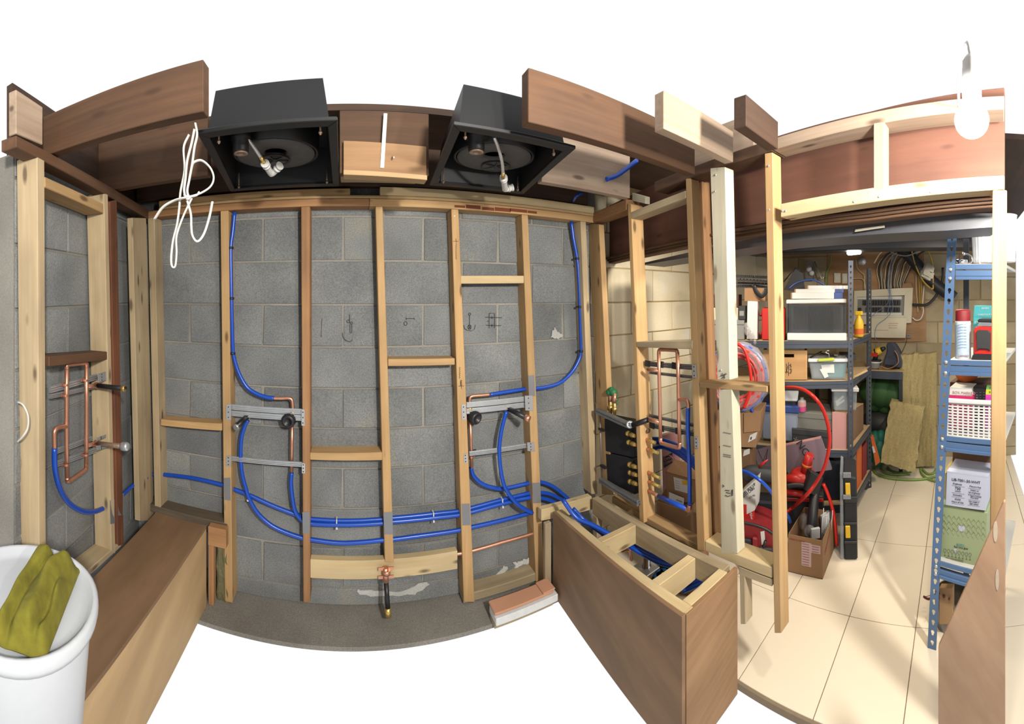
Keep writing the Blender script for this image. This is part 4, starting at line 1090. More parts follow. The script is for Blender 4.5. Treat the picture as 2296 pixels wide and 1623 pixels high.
for (u, v) in ((1452, 815), (1482, 817), (1513, 820)): obj('clamp_block', MB().box(RF.at(u, v, .038), RF.n() * .003, (.0, -.016, 0), (0, 0, .015)), M['black'], t2)
t2 = bracket('lower black and steel bracket behind the partition copper loop', RF, [((1455, 931), (1556, 953), .015), ((1457, 953), (1556, 973), .022)], [[(1558, 1004), (1566, 1004), (1565, 980), (1557, 980)]], .045, M['steel_dark'])
for (u, v) in ((1462, 954), (1483, 960), (1521, 967)): obj('clamp_block', MB().box(RF.at(u, v, .038), RF.n() * .003, (.0, -.016, 0), (0, 0, .014)), M['black'], t2)
pex('vertical blue pipe dropping from the partition copper loop to a copper elbow', [(1543, 914), (1542.5, 940), (1543, 974), (1546, 1050), (1546.5, 1136)], RF, .0098, offs=[O3] * 5)
t = thing('copper_elbow', 'short copper line out of the first partition stud with a blue lower run', 'pipe', RF.at(1500, 1130, .03))
obj('copper_tube', MB().tube([RF.at(1448, 1096, .04), RF.at(1478, 1113, O3)], .009, 10), M['copper'], t)
obj('blue_run', MB().tube([RF.at(1476, 1112, O3), RF.at(1540, 1141, O3)], .0105, 10), M['pex'], t)
obj('elbow', MB().tube(smooth([RF.at(1537, 1140, O3), RF.at(1545, 1143, O3), RF.at(1546.5, 1132, O3)], 4), .0105, 10), M['copper'], t)
A = RF.at(1418, 953, -.02)
# ================================================================ storage room
M['rack_grey'] = plain('rack_grey', C(84, 92, 106), .45, .35, .06, 20)
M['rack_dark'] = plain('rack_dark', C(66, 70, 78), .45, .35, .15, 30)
M['rack_blue'] = plain('rack_blue', C(104, 138, 184), .4, .35, .06, 20)
M['melamine'] = plain('melamine', C(226, 222, 214), .5, 0, .04)
M['chip'] = plain('chip', C(206, 176, 132), .8, 0, .12, 60)
M['card'] = plain('card', C(172, 132, 94), .85, 0, .06, 12)
M['card_dark'] = plain('card_dark', C(132, 98, 68), .85, 0, .08, 12)
M['card_in'] = plain('card_in', C(196, 156, 112), .85, 0, .06, 12)
M['white_p'] = plain('white_p', C(236, 236, 234), .45, 0, .03)
M['paper'] = plain('paper', C(238, 236, 230), .7, 0, .03)
M['grey_p'] = plain('grey_p', C(150, 150, 146), .6, 0, .06)
M['grey_box'] = plain('grey_box', C(120, 118, 110), .7, 0, .06)
M['dark_box'] = plain('dark_box', C(52, 52, 54), .6, 0, .1)
M['brown_box'] = plain('brown_box', C(92, 58, 44), .7, 0, .1)
M['red_p'] = plain('red_p', C(212, 44, 36), .4, 0, .06)
M['red_d'] = plain('red_d', C(150, 30, 36), .6, 0, .15, 40)
M['pink_b'] = plain('pink_b', C(206, 150, 146), .8, 0, .06)
M['mauve'] = plain('mauve', C(140, 118, 128), .8, 0, .06)
M['ink'] = plain('ink', (.018, .018, .022, 1), .7)
M['ink_grey'] = plain('ink_grey', (.10, .10, .11, 1), .7)
M['ink_red'] = plain('ink_red', C(176, 70, 64), .7)
M['ink_pink'] = plain('ink_pink', C(212, 150, 150), .7)
M['yellow'] = plain('yellow', C(244, 196, 40), .45, 0, .05)
M['orange'] = plain('orange', C(232, 112, 40), .5, 0, .08)
M['teal'] = plain('teal', C(70, 178, 184), .55, 0, .05)
M['blue_lid'] = plain('blue_lid', C(52, 78, 150), .4, 0, .05)
M['clear'] = plain('clear', C(190, 200, 206), .25, 0, .03, alpha=.45)
M['smoke'] = plain('smoke', (.05, .055, .06, 1), .25, 0, .03, alpha=.55)
M['film'] = plain('film', C(230, 226, 226), .15, 0, .1, 30, alpha=.28)
M['sleeping'] = plain('sleeping', C(62, 108, 56), .75, 0, .15, 12)
M['tealbag'] = plain('tealbag', C(28, 122, 104), .6, 0, .15, 12)
M['wool'] = plain('wool', C(188, 170, 118), .95, 0, .30, 70, bump=.9)
M['hose_green'] = plain('hose_green', C(140, 172, 84), .45, 0, .08)
M['red_hose'] = plain('red_hose', C(232, 44, 32), .35, 0, .04)
M['cable_cream'] = plain('cable_cream', C(214, 196, 160), .6)
M['cable_yellow'] = plain('cable_yellow', C(200, 168, 70), .6)
M['wire_blue'] = plain('wire_blue', C(120, 150, 200), .5)
M['duct'] = plain('duct', (.012, .014, .02, 1), .5, 0, .2, 20)
M['panel'] = plain('panel', C(236, 226, 200), .45, 0, .03)

def view(u, r, rot=0.0):
    b = az(u) + rot
    return Plane(b, r * cos(rot))
def fq(u0, u1, v0, v1): return [(u0, v1), (u1, v1), (u1, v0), (u0, v0)]
def pbox(name, q, pl, off, dep, mat, par=None, bevel=0, grain=None, label=None, cat=None, group=None, dz=0):
    f = [pl.at(u, v, off) for u, v in q]
    n = pl.n() * dep + V((0, 0, dz))
    o = obj(name, MB().ext(f, n), mat, par, bevel=bevel, grain=grain)
    if label: tag(o, label, cat, group)
    return o
def carton(label, u0, u1, v0, v1, pl, off, dep, mat=None, cat='box', q=None, lid=None, name='cardboard_box', tape=True, group=None):
    q = q or fq(u0, u1, v0, v1)
    t = thing(name, label, cat, pl.at((q[0][0] + q[1][0]) / 2, q[0][1], off + dep / 2), group)
    pbox('body', q, pl, off, dep, mat or M['card'], t, .002)
    if lid:
        f = [pl.at(u, v, off - .004) for u, v in (q[3], q[2])]
        h = V((0, 0, lid))
        obj('lid', MB().ext([f[0] - h, f[1] - h, f[1] + V((0, 0, .003)), f[0] + V((0, 0, .003))], pl.n() * (dep + .008)), mat or M['card'], t, bevel=.002)
    elif tape:
        a, b = pl.at((q[3][0] + q[2][0]) / 2, (q[3][1] + q[2][1]) / 2, off - .0008), pl.at((q[0][0] + q[1][0]) / 2, (q[0][1] + q[1][1]) / 2, off - .0008)
        w = (pl.at(q[2][0], q[2][1]) - pl.at(q[3][0], q[3][1])) * .06
        m = a.lerp(b, .3)
        obj('tape', MB().ext([m - w, m + w, a + w, a - w], pl.n() * .0006), M['chip'], t)
    return t
def sticker(par, q, pl, off, mat, name='label', th=.0008):
    f = [pl.at(u, v, off - th) for u, v in q]
    return obj(name, MB().ext(f, pl.n() * th * .9), mat, par)
def ptext(s, u, v, h_px, pl, off, mat, par, name='lettering', u2=None, v2=None, align='LEFT'):
    p = pl.at(u, v, off)
    q = pl.at(u2 if u2 is not None else u + 20, v2 if v2 is not None else v, off)
    r = pl.at(u, v - 10, off)
    xd = (q - p).normalized(); yd = (r - p); yd = (yd - xd * yd.dot(xd)).normalized()
    size = (pl.at(u, v - h_px, off) - p).length * 1.38
    return text(name, s, size, p, xd, yd, mat, par, align=align)

# ---- slotted posts with real keyholes, cut from a filled 2D curve
def kpost(name, A, B, wv, par, mat, step, r, th=.002, lip=.03, nd=None):
    # A top, B bottom (left edge), wv: width vector; lip folds back along nd
    L = (A - B).length; w = wv.length
    cu = bpy.data.curves.new(name, 'CURVE'); cu.dimensions = '2D'; cu.fill_mode = 'BOTH'; cu.extrude = th / 2
    def sp(pts):
        s = cu.splines.new('POLY'); s.points.add(len(pts) - 1)
        for p, q in zip(s.points, pts): p.co = (q[0], q[1], 0, 1)
        s.use_cyclic_u = True
    sp([(0, 0), (w, 0), (w, L), (0, L)])
    y = step * .6
    while y < L - step * .4:
        c = (w / 2, y)
        pts = []
        for k in range(9):
            a = -.9 + (pi + 1.8) * k / 8
            pts.append((c[0] + r * cos(a), c[1] + r * .55 + r * sin(a)))
        pts += [(c[0] - r * .5, c[1] - r * 1.1), (c[0], c[1] - r * 1.45), (c[0] + r * .5, c[1] - r * 1.1)]
        sp(pts)
        y += step
    t = bpy.data.objects.new(name, cu); COL.objects.link(t)
    me = bpy.data.meshes.new_from_object(t.evaluated_get(bpy.context.evaluated_depsgraph_get()))
    bpy.data.objects.remove(t)
    x, yv = wv.normalized(), (A - B).normalized()
    x = (x - yv * x.dot(yv)).normalized()
    z = x.cross(yv)
    me.transform(Matrix((x, yv, z)).transposed().to_4x4())
    me.materials.clear(); me.materials.append(mat)
    o = bpy.data.objects.new(name, me); COL.objects.link(o)
    o.parent = par; o.location = B - WL[par.name]; WL[o.name] = B.copy()
    if lip:
        nd = nd.normalized()
        lp = MB().ext([B, A, A + nd * lip, B + nd * lip], x * th)
        obj('flange', lp, mat, o)
    return o

# ---------------------------------------------------------------- grey shelving unit
FR_, FL_ = SF.at(1908, 900), SF.at(1590, 900)
FR_.z = FL_.z = 0
RR_ = pt(1951, 900, 3.09); RR_.z = 0
RL_ = FL_ + V((.46, .13, 0))
Z1, Z2, Z3, Z4 = EYE - .308, EYE - .575, EYE - 1.04, EYE - 1.40
su = thing('shelving_unit', 'grey slotted steel shelving unit with four loaded shelves', 'shelving', (FR_ + RL_) / 2)
def shelf_z(z, lz=None):
    lz = z if lz is None else lz
    P = [V((p.x, p.y, zz)) for p, zz in ((FL_, lz), (FR_, z), (RR_, z), (RL_, lz))]
    obj('shelf_board', MB().ext(P, (0, 0, -.012)), M['chip'], su)
    for a, b in ((0, 1), (1, 2), (3, 2), (0, 3)):
        A, B = P[a], P[b]
        n = (B - A).cross(V((0, 0, 1))).normalized() * .004
        if n.dot((A + B) / 2 - sum(P, V()) / 4) < 0: n = -n
        mb = MB().ext([A + n, B + n, B + n + V((0, 0, -.022)), A + n + V((0, 0, -.022))], n * 1.5)
        mb.ext([A + V((0, 0, -.024)), B + V((0, 0, -.024)), B + V((0, 0, -.048)), A + V((0, 0, -.048))], n * 2.5)
        obj('shelf_beam', mb, M['rack_grey'], su)
shelf_z(Z1); shelf_z(Z2); shelf_z(Z3, EYE - .975); shelf_z(Z4)
nSF = SF.n()
for (u0, u1, vt, par) in ((1902, 1913, 584, 0),):
    A, B = SF.at(u0, vt, -.012), SF.at(u0 + 1, 1185, -.012)
    B = V((A.x, A.y, 0)) + (B - A) * V((1, 1, 0)) * .0
    kpost('post', A, B, (SF.at(u1, 900) - SF.at(u0, 900)), su, M['rack_grey'], .0372, .0062, nd=nSF)
A = pt(1946, 602, 3.09); B = V((A.x, A.y, 0))
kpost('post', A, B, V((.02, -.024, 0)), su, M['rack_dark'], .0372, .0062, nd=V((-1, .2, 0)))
A = FL_ + V((0, 0, Z1 + .05)); kpost('post', A, FL_, V((.012, -.03, 0)), su, M['rack_grey'], .0372, .0062, nd=nSF)
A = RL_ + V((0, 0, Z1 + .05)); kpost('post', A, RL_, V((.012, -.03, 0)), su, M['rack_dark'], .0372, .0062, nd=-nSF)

S = lambda *a, **k: carton(*a[:5], SF, *a[5:], **k)
# top shelf
S('grey lidded plastic box at the left end of the top grey shelf', 1592, 1669, 718, 761, .03, .2, mat=M['grey_p'], lid=.03, name='lidded_box')
S('cream carton standing on the grey lidded box', 1594, 1655, 690, 717, .05, .16, mat=M['panel'])
S('dark brown carton above the cream carton on the top grey shelf', 1596, 1656, 660, 689, .06, .16, mat=M['brown_box'])
k = S('black printed carton leaning beside the cream carton', 1656, 1671, 686, 716.5, .02, .1, mat=M['dark_box'], tape=False)
sticker(k, fq(1658, 1668, 697, 708), SF, .02, M['grey_p'])
S('brown carton under the black plastic strips', 1669, 1716, 646, 676, .05, .16)
pf = thing('wrapped_foam', 'white foam block wrapped in clear film on the top grey shelf', 'foam', SF.at(1686, 761, .08))
pbox('foam', [(1674, 760), (1698, 761), (1699, 676), (1676, 675)], SF, .02, .09, M['white_p'], pf, .003)
fm = MB()
for (u, v, r) in ((1676, 742, .03), (1684, 752, .03), (1692, 768, .022), (1673, 730, .02), (1682, 771, .018)): fm.ball(SF.at(u, v, .0), r, 8, (.6, .9, 1.1))
obj('film_wrap', fm, M['film'], pf)
k = thing('red_case', 'upright red plastic case at the right of the wrapped foam', 'case', SF.at(1735, 762, .1))
pbox('body', fq(1708, 1760, 691, 762), SF, .02, .2, M['red_p'], k, .006)
for v in (705, 748): obj('knob', MB().ball(SF.at(1706, v, .06), .014, 10), M['red_d'], k)
# black plastic strips
k = thing('strip_stack', 'loose stack of black perforated plastic strips on top of the cartons', 'strips', SF.at(1685, 650, .1))
random.seed(3)
for i, (u0, v0, u1, v1) in enumerate(((1652, 618, 1690, 620), (1654, 626, 1722, 630), (1693, 620, 1722, 621), (1650, 634, 1722, 636), (1648, 642, 1686, 641), (1690, 640, 1722, 644))):
    mb = MB()
    A, B = SF.at(u0, v0, .02 + .015 * i), SF.at(u1, v1, .05 + .012 * i)
    d = (B - A) / 9
    for j in range(9):
        mb.box(A + d * (j + .5), d * .36, nSF * .03, (0, 0, .006))
    mb.box((A + B) / 2 + V((0, 0, -.006)), (B - A) / 2, nSF * .03, (0, 0, .003))
    obj('strip', mb, M['black'], k)
single('black_strap', 'black webbing strap hanging from the strip stack over the brown carton', 'strap', MB().tube(smooth([SF.at(1690, 640, .0), SF.at(1696, 655, -.005), SF.at(1707, 664, -.005), SF.at(1716, 655, .0), SF.at(1720, 645, 0)], 4), .016, 8, flat=(.25, 1)), M['black'])
# white drawer cabinet
k = thing('drawer_cabinet', 'white plastic cabinet with smoked ribbed drawer front on the top grey shelf', 'cabinet', SF.at(1830, 763, .15))
pbox('frame', [(1763, 681), (1898, 679), (1898, 670), (1763, 672)], SF, .015, .34, M['white_p'], k, .004)
pbox('frame', [(1765, 763), (1899, 764), (1899, 747), (1765, 747)], SF, .0, .35, M['white_p'], k, .004)
pbox('side', [(1763, 748), (1767, 748), (1767, 681), (1763, 681)], SF, .02, .33, M['smoke'], k)
pbox('side', [(1894, 748), (1898, 748), (1898, 681), (1894, 681)], SF, .02, .33, M['smoke'], k)
dr = pbox('drawer', [(1768, 747), (1893, 747), (1893, 682), (1768, 682)], SF, .02, .006, M['smoke'], k, .002)
rb = MB()
for i in range(34):
    u = 1780 + i * 3.15
    rb.ext([SF.at(u, 738, .018), SF.at(u + 1.1, 738, .018), SF.at(u + 1.1, 686, .018), SF.at(u, 686, .018)], nSF * .003)
obj('rib', rb, M['dark_box'], dr)['kind'] = 'stuff'
pbox('contents', fq(1774, 1812, 686, 745), SF, .12, .1, M['white_p'], k)
pbox('contents', fq(1815, 1865, 700, 745), SF, .16, .1, M['grey_p'], k)
pbox('contents', fq(1868, 1890, 688, 745), SF, .12, .1, M['white_p'], k)
pbox('back_panel', fq(1766, 1896, 682, 747), SF, .33, .005, M['grey_p'], k)
for i, (u0, u1, v0, v1, off, lab) in enumerate(((1776, 1890, 656, 670, .03, 'widest slim white carton lying on the drawer cabinet, blue end'), (1784, 1892, 648, 656, .07, 'middle slim white carton of the pile on the drawer cabinet'), (1812, 1901, 640, 648, .1, 'topmost slim white carton of the pile on the drawer cabinet'))):
    o = thing('slim_carton', lab, 'box', SF.at((u0 + u1) / 2, v1, off), None)
    pbox('body', fq(u0, u1 - 20, v0, v1), SF, off, .08, M['white_p'], o, .001)
    pbox('blue_end', fq(u1 - 19.8, u1, v0, v1), SF, off, .08, M['blue_lid'] if i < 2 else M['white_p'], o, .001)
    pbox('brown_edge', fq(u0 - 3, u0 - .2, v0, v1), SF, off, .08, M['card'], o)
k = thing('cleaner_bottle', 'yellow trigger bottle standing behind the slotted post', 'bottle', SF.at(1927, 757, .2))
cb_ = SF.at(1926, 755, .18)
obj('body', MB().lathe(cb_, (0, 0, 1), [(0, 0), (.03, 0), (.034, .01), (.034, .09), (.026, .12), (.014, .14), (.014, .155), (0, .155)], 16), M['yellow'], k)
obj('trigger', MB().box(cb_ + V((0, 0, .17)), (.014, 0, 0), (0, .026, 0), (0, 0, .014)), M['yellow'], k, bevel=.003)
obj('label', MB().lathe(cb_, (0, 0, 1), [(.0346, .02), (.0346, .06)], 16), M['orange'], k)
# dark gear behind the cabinet
k = thing('shade_sheet', 'tilted black shade sheet leaning behind the slim cartons', 'panel', SF.at(1800, 650, .3))
pbox('sheet', [(1757, 650), (1806, 655), (1800, 610), (1783, 600)], SF, .3, .02, M['dark_box'], k)
obj('rim', MB().tube([SF.at(u, v, .29) for u, v in ((1757, 632), (1783, 600), (1800, 610))], .004, 6), M['black_iron'], k)
single('bent_hoop', 'black hoop with blue edge bowed behind the slim cartons', 'hoop', MB().tube(smooth([SF.at(u, v, .22) for u, v in ((1768, 648), (1785, 635), (1808, 628), (1830, 629), (1850, 640))], 5), .007, 8, flat=(1, .5)), M['blue_lid'])
k = thing('wall_bracket', 'grey metal box with white valve on the storage wall above the cabinet', 'fixture', FW.at(1812, 620, -.05))
pbox('plate', [(1806, 628), (1822, 628), (1822, 586), (1806, 584)], FW, -.09, .04, M['steel_dark'], k)
obj('valve', MB().ball(FW.at(1814, 603, -.12), .03, 10).ball(FW.at(1820, 612, -.12), .028, 10), M['white_p'], k)
obj('rod', MB().tube([FW.at(u, v, -.12) for u, v in ((1826, 586), (1841, 622), (1843, 626), (1846, 624), (1844, 616))], .007, 6), M['galv'], k)

# second shelf
k = thing('wooden_crate', 'pale wooden crate with cut-out handle and black monogram on the second shelf', 'crate', SF.at(1770, 852, .12))
q0 = [(1711, 851), (1806, 851), (1806, 786), (1711, 784)]
M['crate'] = wood('crate', C(222, 176, 118), C(204, 154, 98), knot=False)
hx = MB()
for q in ([(1711, 851), (1806, 851), (1806, 801.5), (1711, 801.5)], [(1711, 793.5), (1806, 793.5), (1806, 786), (1711, 784)], [(1711, 801.5), (1748, 801.5), (1748, 793.5), (1711, 793.5)], [(1780.5, 801.5), (1806, 801.5), (1806, 793.5), (1780.5, 793.5)]):
    hx.ext([SF.at(u, v, .02) for u, v in q], nSF * .012)
fp = obj('front', hx, M['crate'], k, grain=FR_ - FL_)
pbox('side', [(1806, 851), (1810, 851), (1810, 786), (1806, 786)], SF, .022, .26, M['crate'], k, grain=nSF)
pbox('side', [(1711, 851), (1714, 851), (1714, 784), (1711, 784)], SF, .033, .25, M['crate'], k, grain=nSF)
pbox('base', [(1714, 851), (1806, 851), (1806, 847), (1714, 847)], SF, .033, .25, M['crate'], k, grain=nSF)
pbox('back', [(1714, 851), (1806, 851), (1806, 790), (1714, 790)], SF, .27, .01, M['crate'], k, grain=nSF)
mono = MB()
for ln in ([(1763, 838), (1763, 815), (1768, 828), (1773, 815), (1773, 838)], [(1775, 822), (1770, 818), (1765, 823), (1764, 832), (1769, 837), (1775, 833), (1775, 828), (1770, 828)], [(1768, 812), (1768, 842)], [(1760, 834), (1766, 834)]):
    mono.tube([SF.at(u, v, .0195) for u, v in ln], .0018, 5)
obj('monogram', mono, M['ink'], fp)
k = thing('storage_tub', 'clear tub of teal things with lime handle clip on the second shelf', 'tub', SF.at(1856, 853, .1))
pbox('tub', [(1820, 850), (1896, 851), (1900, 812), (1814, 811)], SF, .02, .22, M['clear'], k, .006)
pbox('lid', [(1812, 812), (1902, 812), (1902, 805), (1812, 805)], SF, .01, .24, M['white_p'], k, .004)
pbox('handle', [(1834, 811), (1871, 809), (1871, 803), (1834, 806)], SF, -.012, .03, plain('lime', C(196, 214, 70), .5), k, .003)
pbox('contents', [(1850, 848), (1893, 848), (1896, 816), (1846, 816)], SF, .05, .15, M['teal'], k, .01)
pbox('contents', [(1824, 848), (1848, 848), (1846, 816), (1820, 816)], SF, .05, .15, M['grey_p'], k, .01)
sticker(k, [(1845, 836), (1871, 836), (1870, 817), (1841, 818)], SF, .018, M['paper'])
sticker(k, [(1849, 848), (1858, 844), (1850, 825), (1838, 828)], SF, .016, M['paper'], 'tag')
k = thing('hanger_pile', 'tangle of black hangers with chrome hooks on the clear tub', 'hanger', SF.at(1850, 800, .1))
for i, (u0, v0, u1, v1) in enumerate(((1816, 802, 1842, 788), (1820, 804, 1880, 797), (1840, 792, 1888, 800))):
    obj('bar', MB().tube([SF.at(u0, v0, .06 + .04 * i), SF.at(u1, v1, .1 + .03 * i)], .009, 8, flat=(.5, 1)), M['black'], k)
obj('hook', MB().tube(smooth([SF.at(u, v, .03) for u, v in ((1859, 800), (1858, 793), (1851, 790), (1855, 786), (1860, 786))], 5), .003, 6), M['chrome'], k)
obj('clip', MB().box(SF.at(1876, 795, .05), (.012, 0, 0), (0, .014, 0), (0, 0, .006)), M['chrome'], k)
S('dark printed carton behind the clear tub', 1886, 1920, 795, 806, .16, .14, mat=M['dark_box'], tape=False)
pbox('wood_offcut', [(1905, 853), (1946, 832), (1944, 828), (1904, 848)], SF, .12, .05, M['ply_light'], None, grain=(1, 0, 0), label='loose thin wooden offcuts at the right end of the second shelf', cat='board')

# third shelf
k = thing('lidded_bin', 'clear bin with dark blue lid on the third shelf', 'bin', SF.at(1740, 990, .12))
pbox('bin', [(1708, 984), (1786, 992), (1790, 926), (1706, 920)], SF, .02, .28, plain('bin_grey', C(150, 160, 180), .35, 0, .05), k, .01)
pbox('lid', [(1704, 921), (1792, 927), (1792, 912), (1704, 908)], SF, .01, .30, M['blue_lid'], k, .004)
k = thing('foam_tub', 'white foam tub resting on the blue-lidded bin', 'tub', SF.at(1775, 908, .12))
pbox('tub', [(1752, 900), (1788, 901), (1791, 876), (1750, 874)], SF, .03, .2, M['white_p'], k, .008)
pbox('base', [(1754, 912), (1784, 913), (1784, 900), (1754, 900)], SF, .05, .18, M['dark_box'], k, .004)
k = thing('primer_can', 'small pink-labelled primer can on the grey shoe box', 'can', SF.at(1798, 922, .05))
cp = SF.at(1798, 922, .045)
obj('body', MB().lathe(cp, (0, 0, 1), [(0, 0), (.028, 0), (.028, .072), (.012, .082), (.012, .094), (0, .094)], 20), M['grey_p'], k)
obj('label', MB().lathe(cp, (0, 0, 1), [(.0286, .004), (.0286, .036)], 20), plain('magenta', C(206, 70, 130), .5), k)
obj('label_top', MB().lathe(cp, (0, 0, 1), [(.0286, .037), (.0286, .066)], 20), M['pink_b'], k)
S('grey lidded shoe box on the third shelf', 1788, 1866, 922, 964, .03, .24, q=[(1788, 960), (1866, 966), (1866, 930), (1787, 924)], mat=M['grey_box'], lid=.035, name='shoe_box')
kk = S('black lidded shoe box under the grey one on the third shelf', 1776, 1866, 960, 1008, .01, .24, q=[(1776, 998), (1866, 1010), (1866, 970), (1776, 961)], mat=M['dark_box'], lid=.035, name='shoe_box')
lf = MB()
for a in range(5): lf.tube([SF.at(1784, 986, .008), SF.at(1784 + 6 * cos(a * 1.257), 986 + 6 * sin(a * 1.257), .008)], .0015, 4)
obj('leaf_mark', lf, M['grey_p'], kk)
k = thing('clear_jar', 'clear lidded container with paper strips at the right of the third shelf', 'container', SF.at(1888, 922, .05))
pbox('jar', [(1870, 921), (1920, 921), (1922, 878), (1868, 876)], SF, .03, .12, M['clear'], k, .008)
pbox('lid', [(1864, 878), (1926, 879), (1926, 870), (1864, 868)], SF, .02, .14, M['white_p'], k, .004)
pbox('paper_strip', [(1873, 900), (1890, 886), (1893, 890), (1876, 906)], SF, .05, .004, M['paper'], k)
pbox('paper_strip', [(1874, 906), (1892, 895), (1894, 899), (1877, 911)], SF, .06, .004, M['paper'], k)
k = thing('pink_foam_board', 'pink foam board box standing at the right end of the third shelf', 'box', SF.at(1885, 1010, .1))
pbox('front', [(1866, 1008), (1898, 1011), (1898, 927), (1866, 924)], SF, .01, .012, M['pink_b'], k)
f = [SF.at(1899, 1010, .024), SF.at(1936, 983, .37), SF.at(1936, 905, .37), SF.at(1899, 926, .024)]
obj('side', MB().ext(f, (.0, .02, 0)), M['card_dark'], k)
f = [SF.at(1868, 924, .024), SF.at(1899, 926, .024), SF.at(1936, 904, .37), SF.at(1908, 902, .37)]
obj('top', MB().ext(f, (.0, .0, -.01)), M['chip'], k)
# lowest shelf, dark stored boxes
S('dark storage box in the gloom under the third shelf', 1780, 1893, 1030, 1135, .06, .14, q=[(1780, 1110), (1893, 1130), (1893, 1035), (1780, 1020)], mat=plain('navy', C(34, 38, 52), .6), tape=False)
for i, (u0, u1, c, lab) in enumerate(((1910, 1917, 'grey_box', 'grey file box edge on the lowest shelf, left of the red ones'), (1918, 1927, 'orange', 'orange carton edge on the lowest shelf beside the slotted post'), (1928, 1937, 'red_d', 'dark red carton edge on the lowest shelf'))):
    t_ = i / 3
    f0 = FR_.lerp(RR_, .08 + .28 * i); f1 = FR_.lerp(RR_, .32 + .28 * i)
    z0, z1 = Z4 + .002, Z4 + (.27, .30, .25)[i]
    mb = MB().ext([V((f0.x, f0.y + .012, z0)), V((f1.x, f1.y + .012, z0)), V((f1.x, f1.y + .012, z1)), V((f0.x, f0.y + .012, z1))], (-.03, .2, 0))
    single('carton', lab, 'box', mb, M[c])

# ---------------------------------------------------------------- pipe coil and cartons behind the partition
k = thing('pipe_coil', 'big shrink-wrapped coil of red and blue water pipe behind the white board', 'coil', pt(1655, 900, 2.2))
cpl = view(1655, 2.34, .2)
cc = cpl.at(1653, 846)
ex, ez = V((cos(cpl.b), -sin(cpl.b), 0)), V((0, 0, 1))
ccn = cpl.n()
def ring(R, dn, r=.010, n=48, e=1.0): return MB().tube([cc + ex * (R * cos(a)) + ez * (R * e * sin(a)) + ccn * dn for a in [2 * pi * i / n for i in range(n)]], r, 8, closed=True)
M['coil_red'] = plain('coil_red', C(228, 74, 70), .3, 0, .06)
M['coil_blue'] = plain('coil_blue', C(70, 92, 190), .3, 0, .06)
M['coil_pink'] = plain('coil_pink', C(226, 120, 118), .3, 0, .06)
for i, (R, dn, m) in enumerate(((.178, 0, 'coil_blue'), (.160, -.012, 'coil_red'), (.146, .0, 'coil_pink'), (.130, -.01, 'coil_red'), (.112, .0, 'coil_red'), (.17, .03, 'coil_blue'), (.15, .03, 'coil_red'), (.128, .03, 'coil_pink'), (.162, .06, 'coil_red'), (.14, .06, 'coil_red'))):
    obj('pipe_turn', ring(R, dn, .0105, e=1.12), M[m], k)
obj('film_wrap', MB().tube([cc + ex * (.15 * cos(a)) + ez * (.168 * sin(a)) + ccn * .025 for a in [2 * pi * i / 40 for i in range(40)]], [.052 + .004 * sin(i * 2.4) for i in range(40)], 14, closed=True, flat=(.95, 1)), M['film'], k)
single('red_pipe_end', 'loose bright red pipe arching over the coil', 'pipe', MB().tube(smooth([cpl.at(u, v, -.06) for u, v in ((1650, 768), (1668, 782), (1678, 810), (1684, 845), (1683, 870), (1676, 895), (1668, 915))], 5), .0095, 10), M['red_hose'])
cb2 = view(1650, 2.36, .25)
k = thing('cardboard_box', 'large open cardboard box under the pipe coil with white shipping label', 'box', cb2.at(1650, 1010, .1))
pbox('body', [(1600, 1000), (1694, 1004), (1706, 922), (1598, 920)], cb2, 0, .2, M['card'], k, .003)
pbox('flap', [(1668, 970), (1704, 966), (1706, 922), (1668, 926)], cb2, -.012, .003, M['card'], k)
sticker(k, [(1677, 992), (1694, 983), (1698, 968), (1681, 976)], cb2, -.003, M['paper'])
sticker(k, [(1682, 986), (1685, 985), (1686, 979), (1683, 980)], cb2, -.0045, M['ink'], 'stamp')
k = thing('cardboard_box', 'lower cardboard box supporting the large one with small label', 'box', cb2.at(1640, 1140, .1))
q = [(1600, 1158), (1684, 1150), (1684, 1006), (1600, 1003)]
f = [cb2.at(u, v, .03) for u, v in q]
f[0].z = f[1].z = .0
obj('body', MB().ext(f, cb2.n() * .17), M['card_dark'], k, bevel=.003)
sticker(k, [(1666, 1023), (1681, 1017), (1681, 1005), (1668, 1010)], cb2, .029, M['paper'])
# blue pipe bundle
for i, (uv, lab) in enumerate((([(1464, 984), (1480, 985), (1505, 993), (1530, 1008), (1561, 1036), (1590, 1068), (1608, 1106), (1615, 1160)], 'topmost pipe of the thick blue bundle arching behind the copper loop'),
                               ([(1466, 990), (1490, 996), (1520, 1010), (1550, 1036), (1583, 1072), (1602, 1112), (1612, 1185)], 'middle pipe of the thick blue bundle arching behind the copper loop'),
                               ([(1464, 1006), (1480, 1002), (1500, 1006), (1530, 1023), (1561, 1050), (1590, 1085), (1606, 1130), (1616, 1200)], 'lowest pipe of the thick blue bundle arching behind the copper loop'))):
    pex(lab, uv, RF, .0115, offs=[.16 + .02 * i] * len(uv))
pex('thin blue pipe curving down in front of the red tools', [(1658, 1054), (1678, 1060), (1702, 1075), (1722, 1094), (1735, 1112), (1765, 1155), (1772, 1170)], view(1700, 1.95), .009, offs=[.12, .08, .04, .05, .08, .18, .24])
pex('short blue pipe stub standing out of the large cardboard box', [(1688, 924), (1684, 916), (1677, 908), (1672, 902)], cb2, .008, offs=[-.01] * 4)
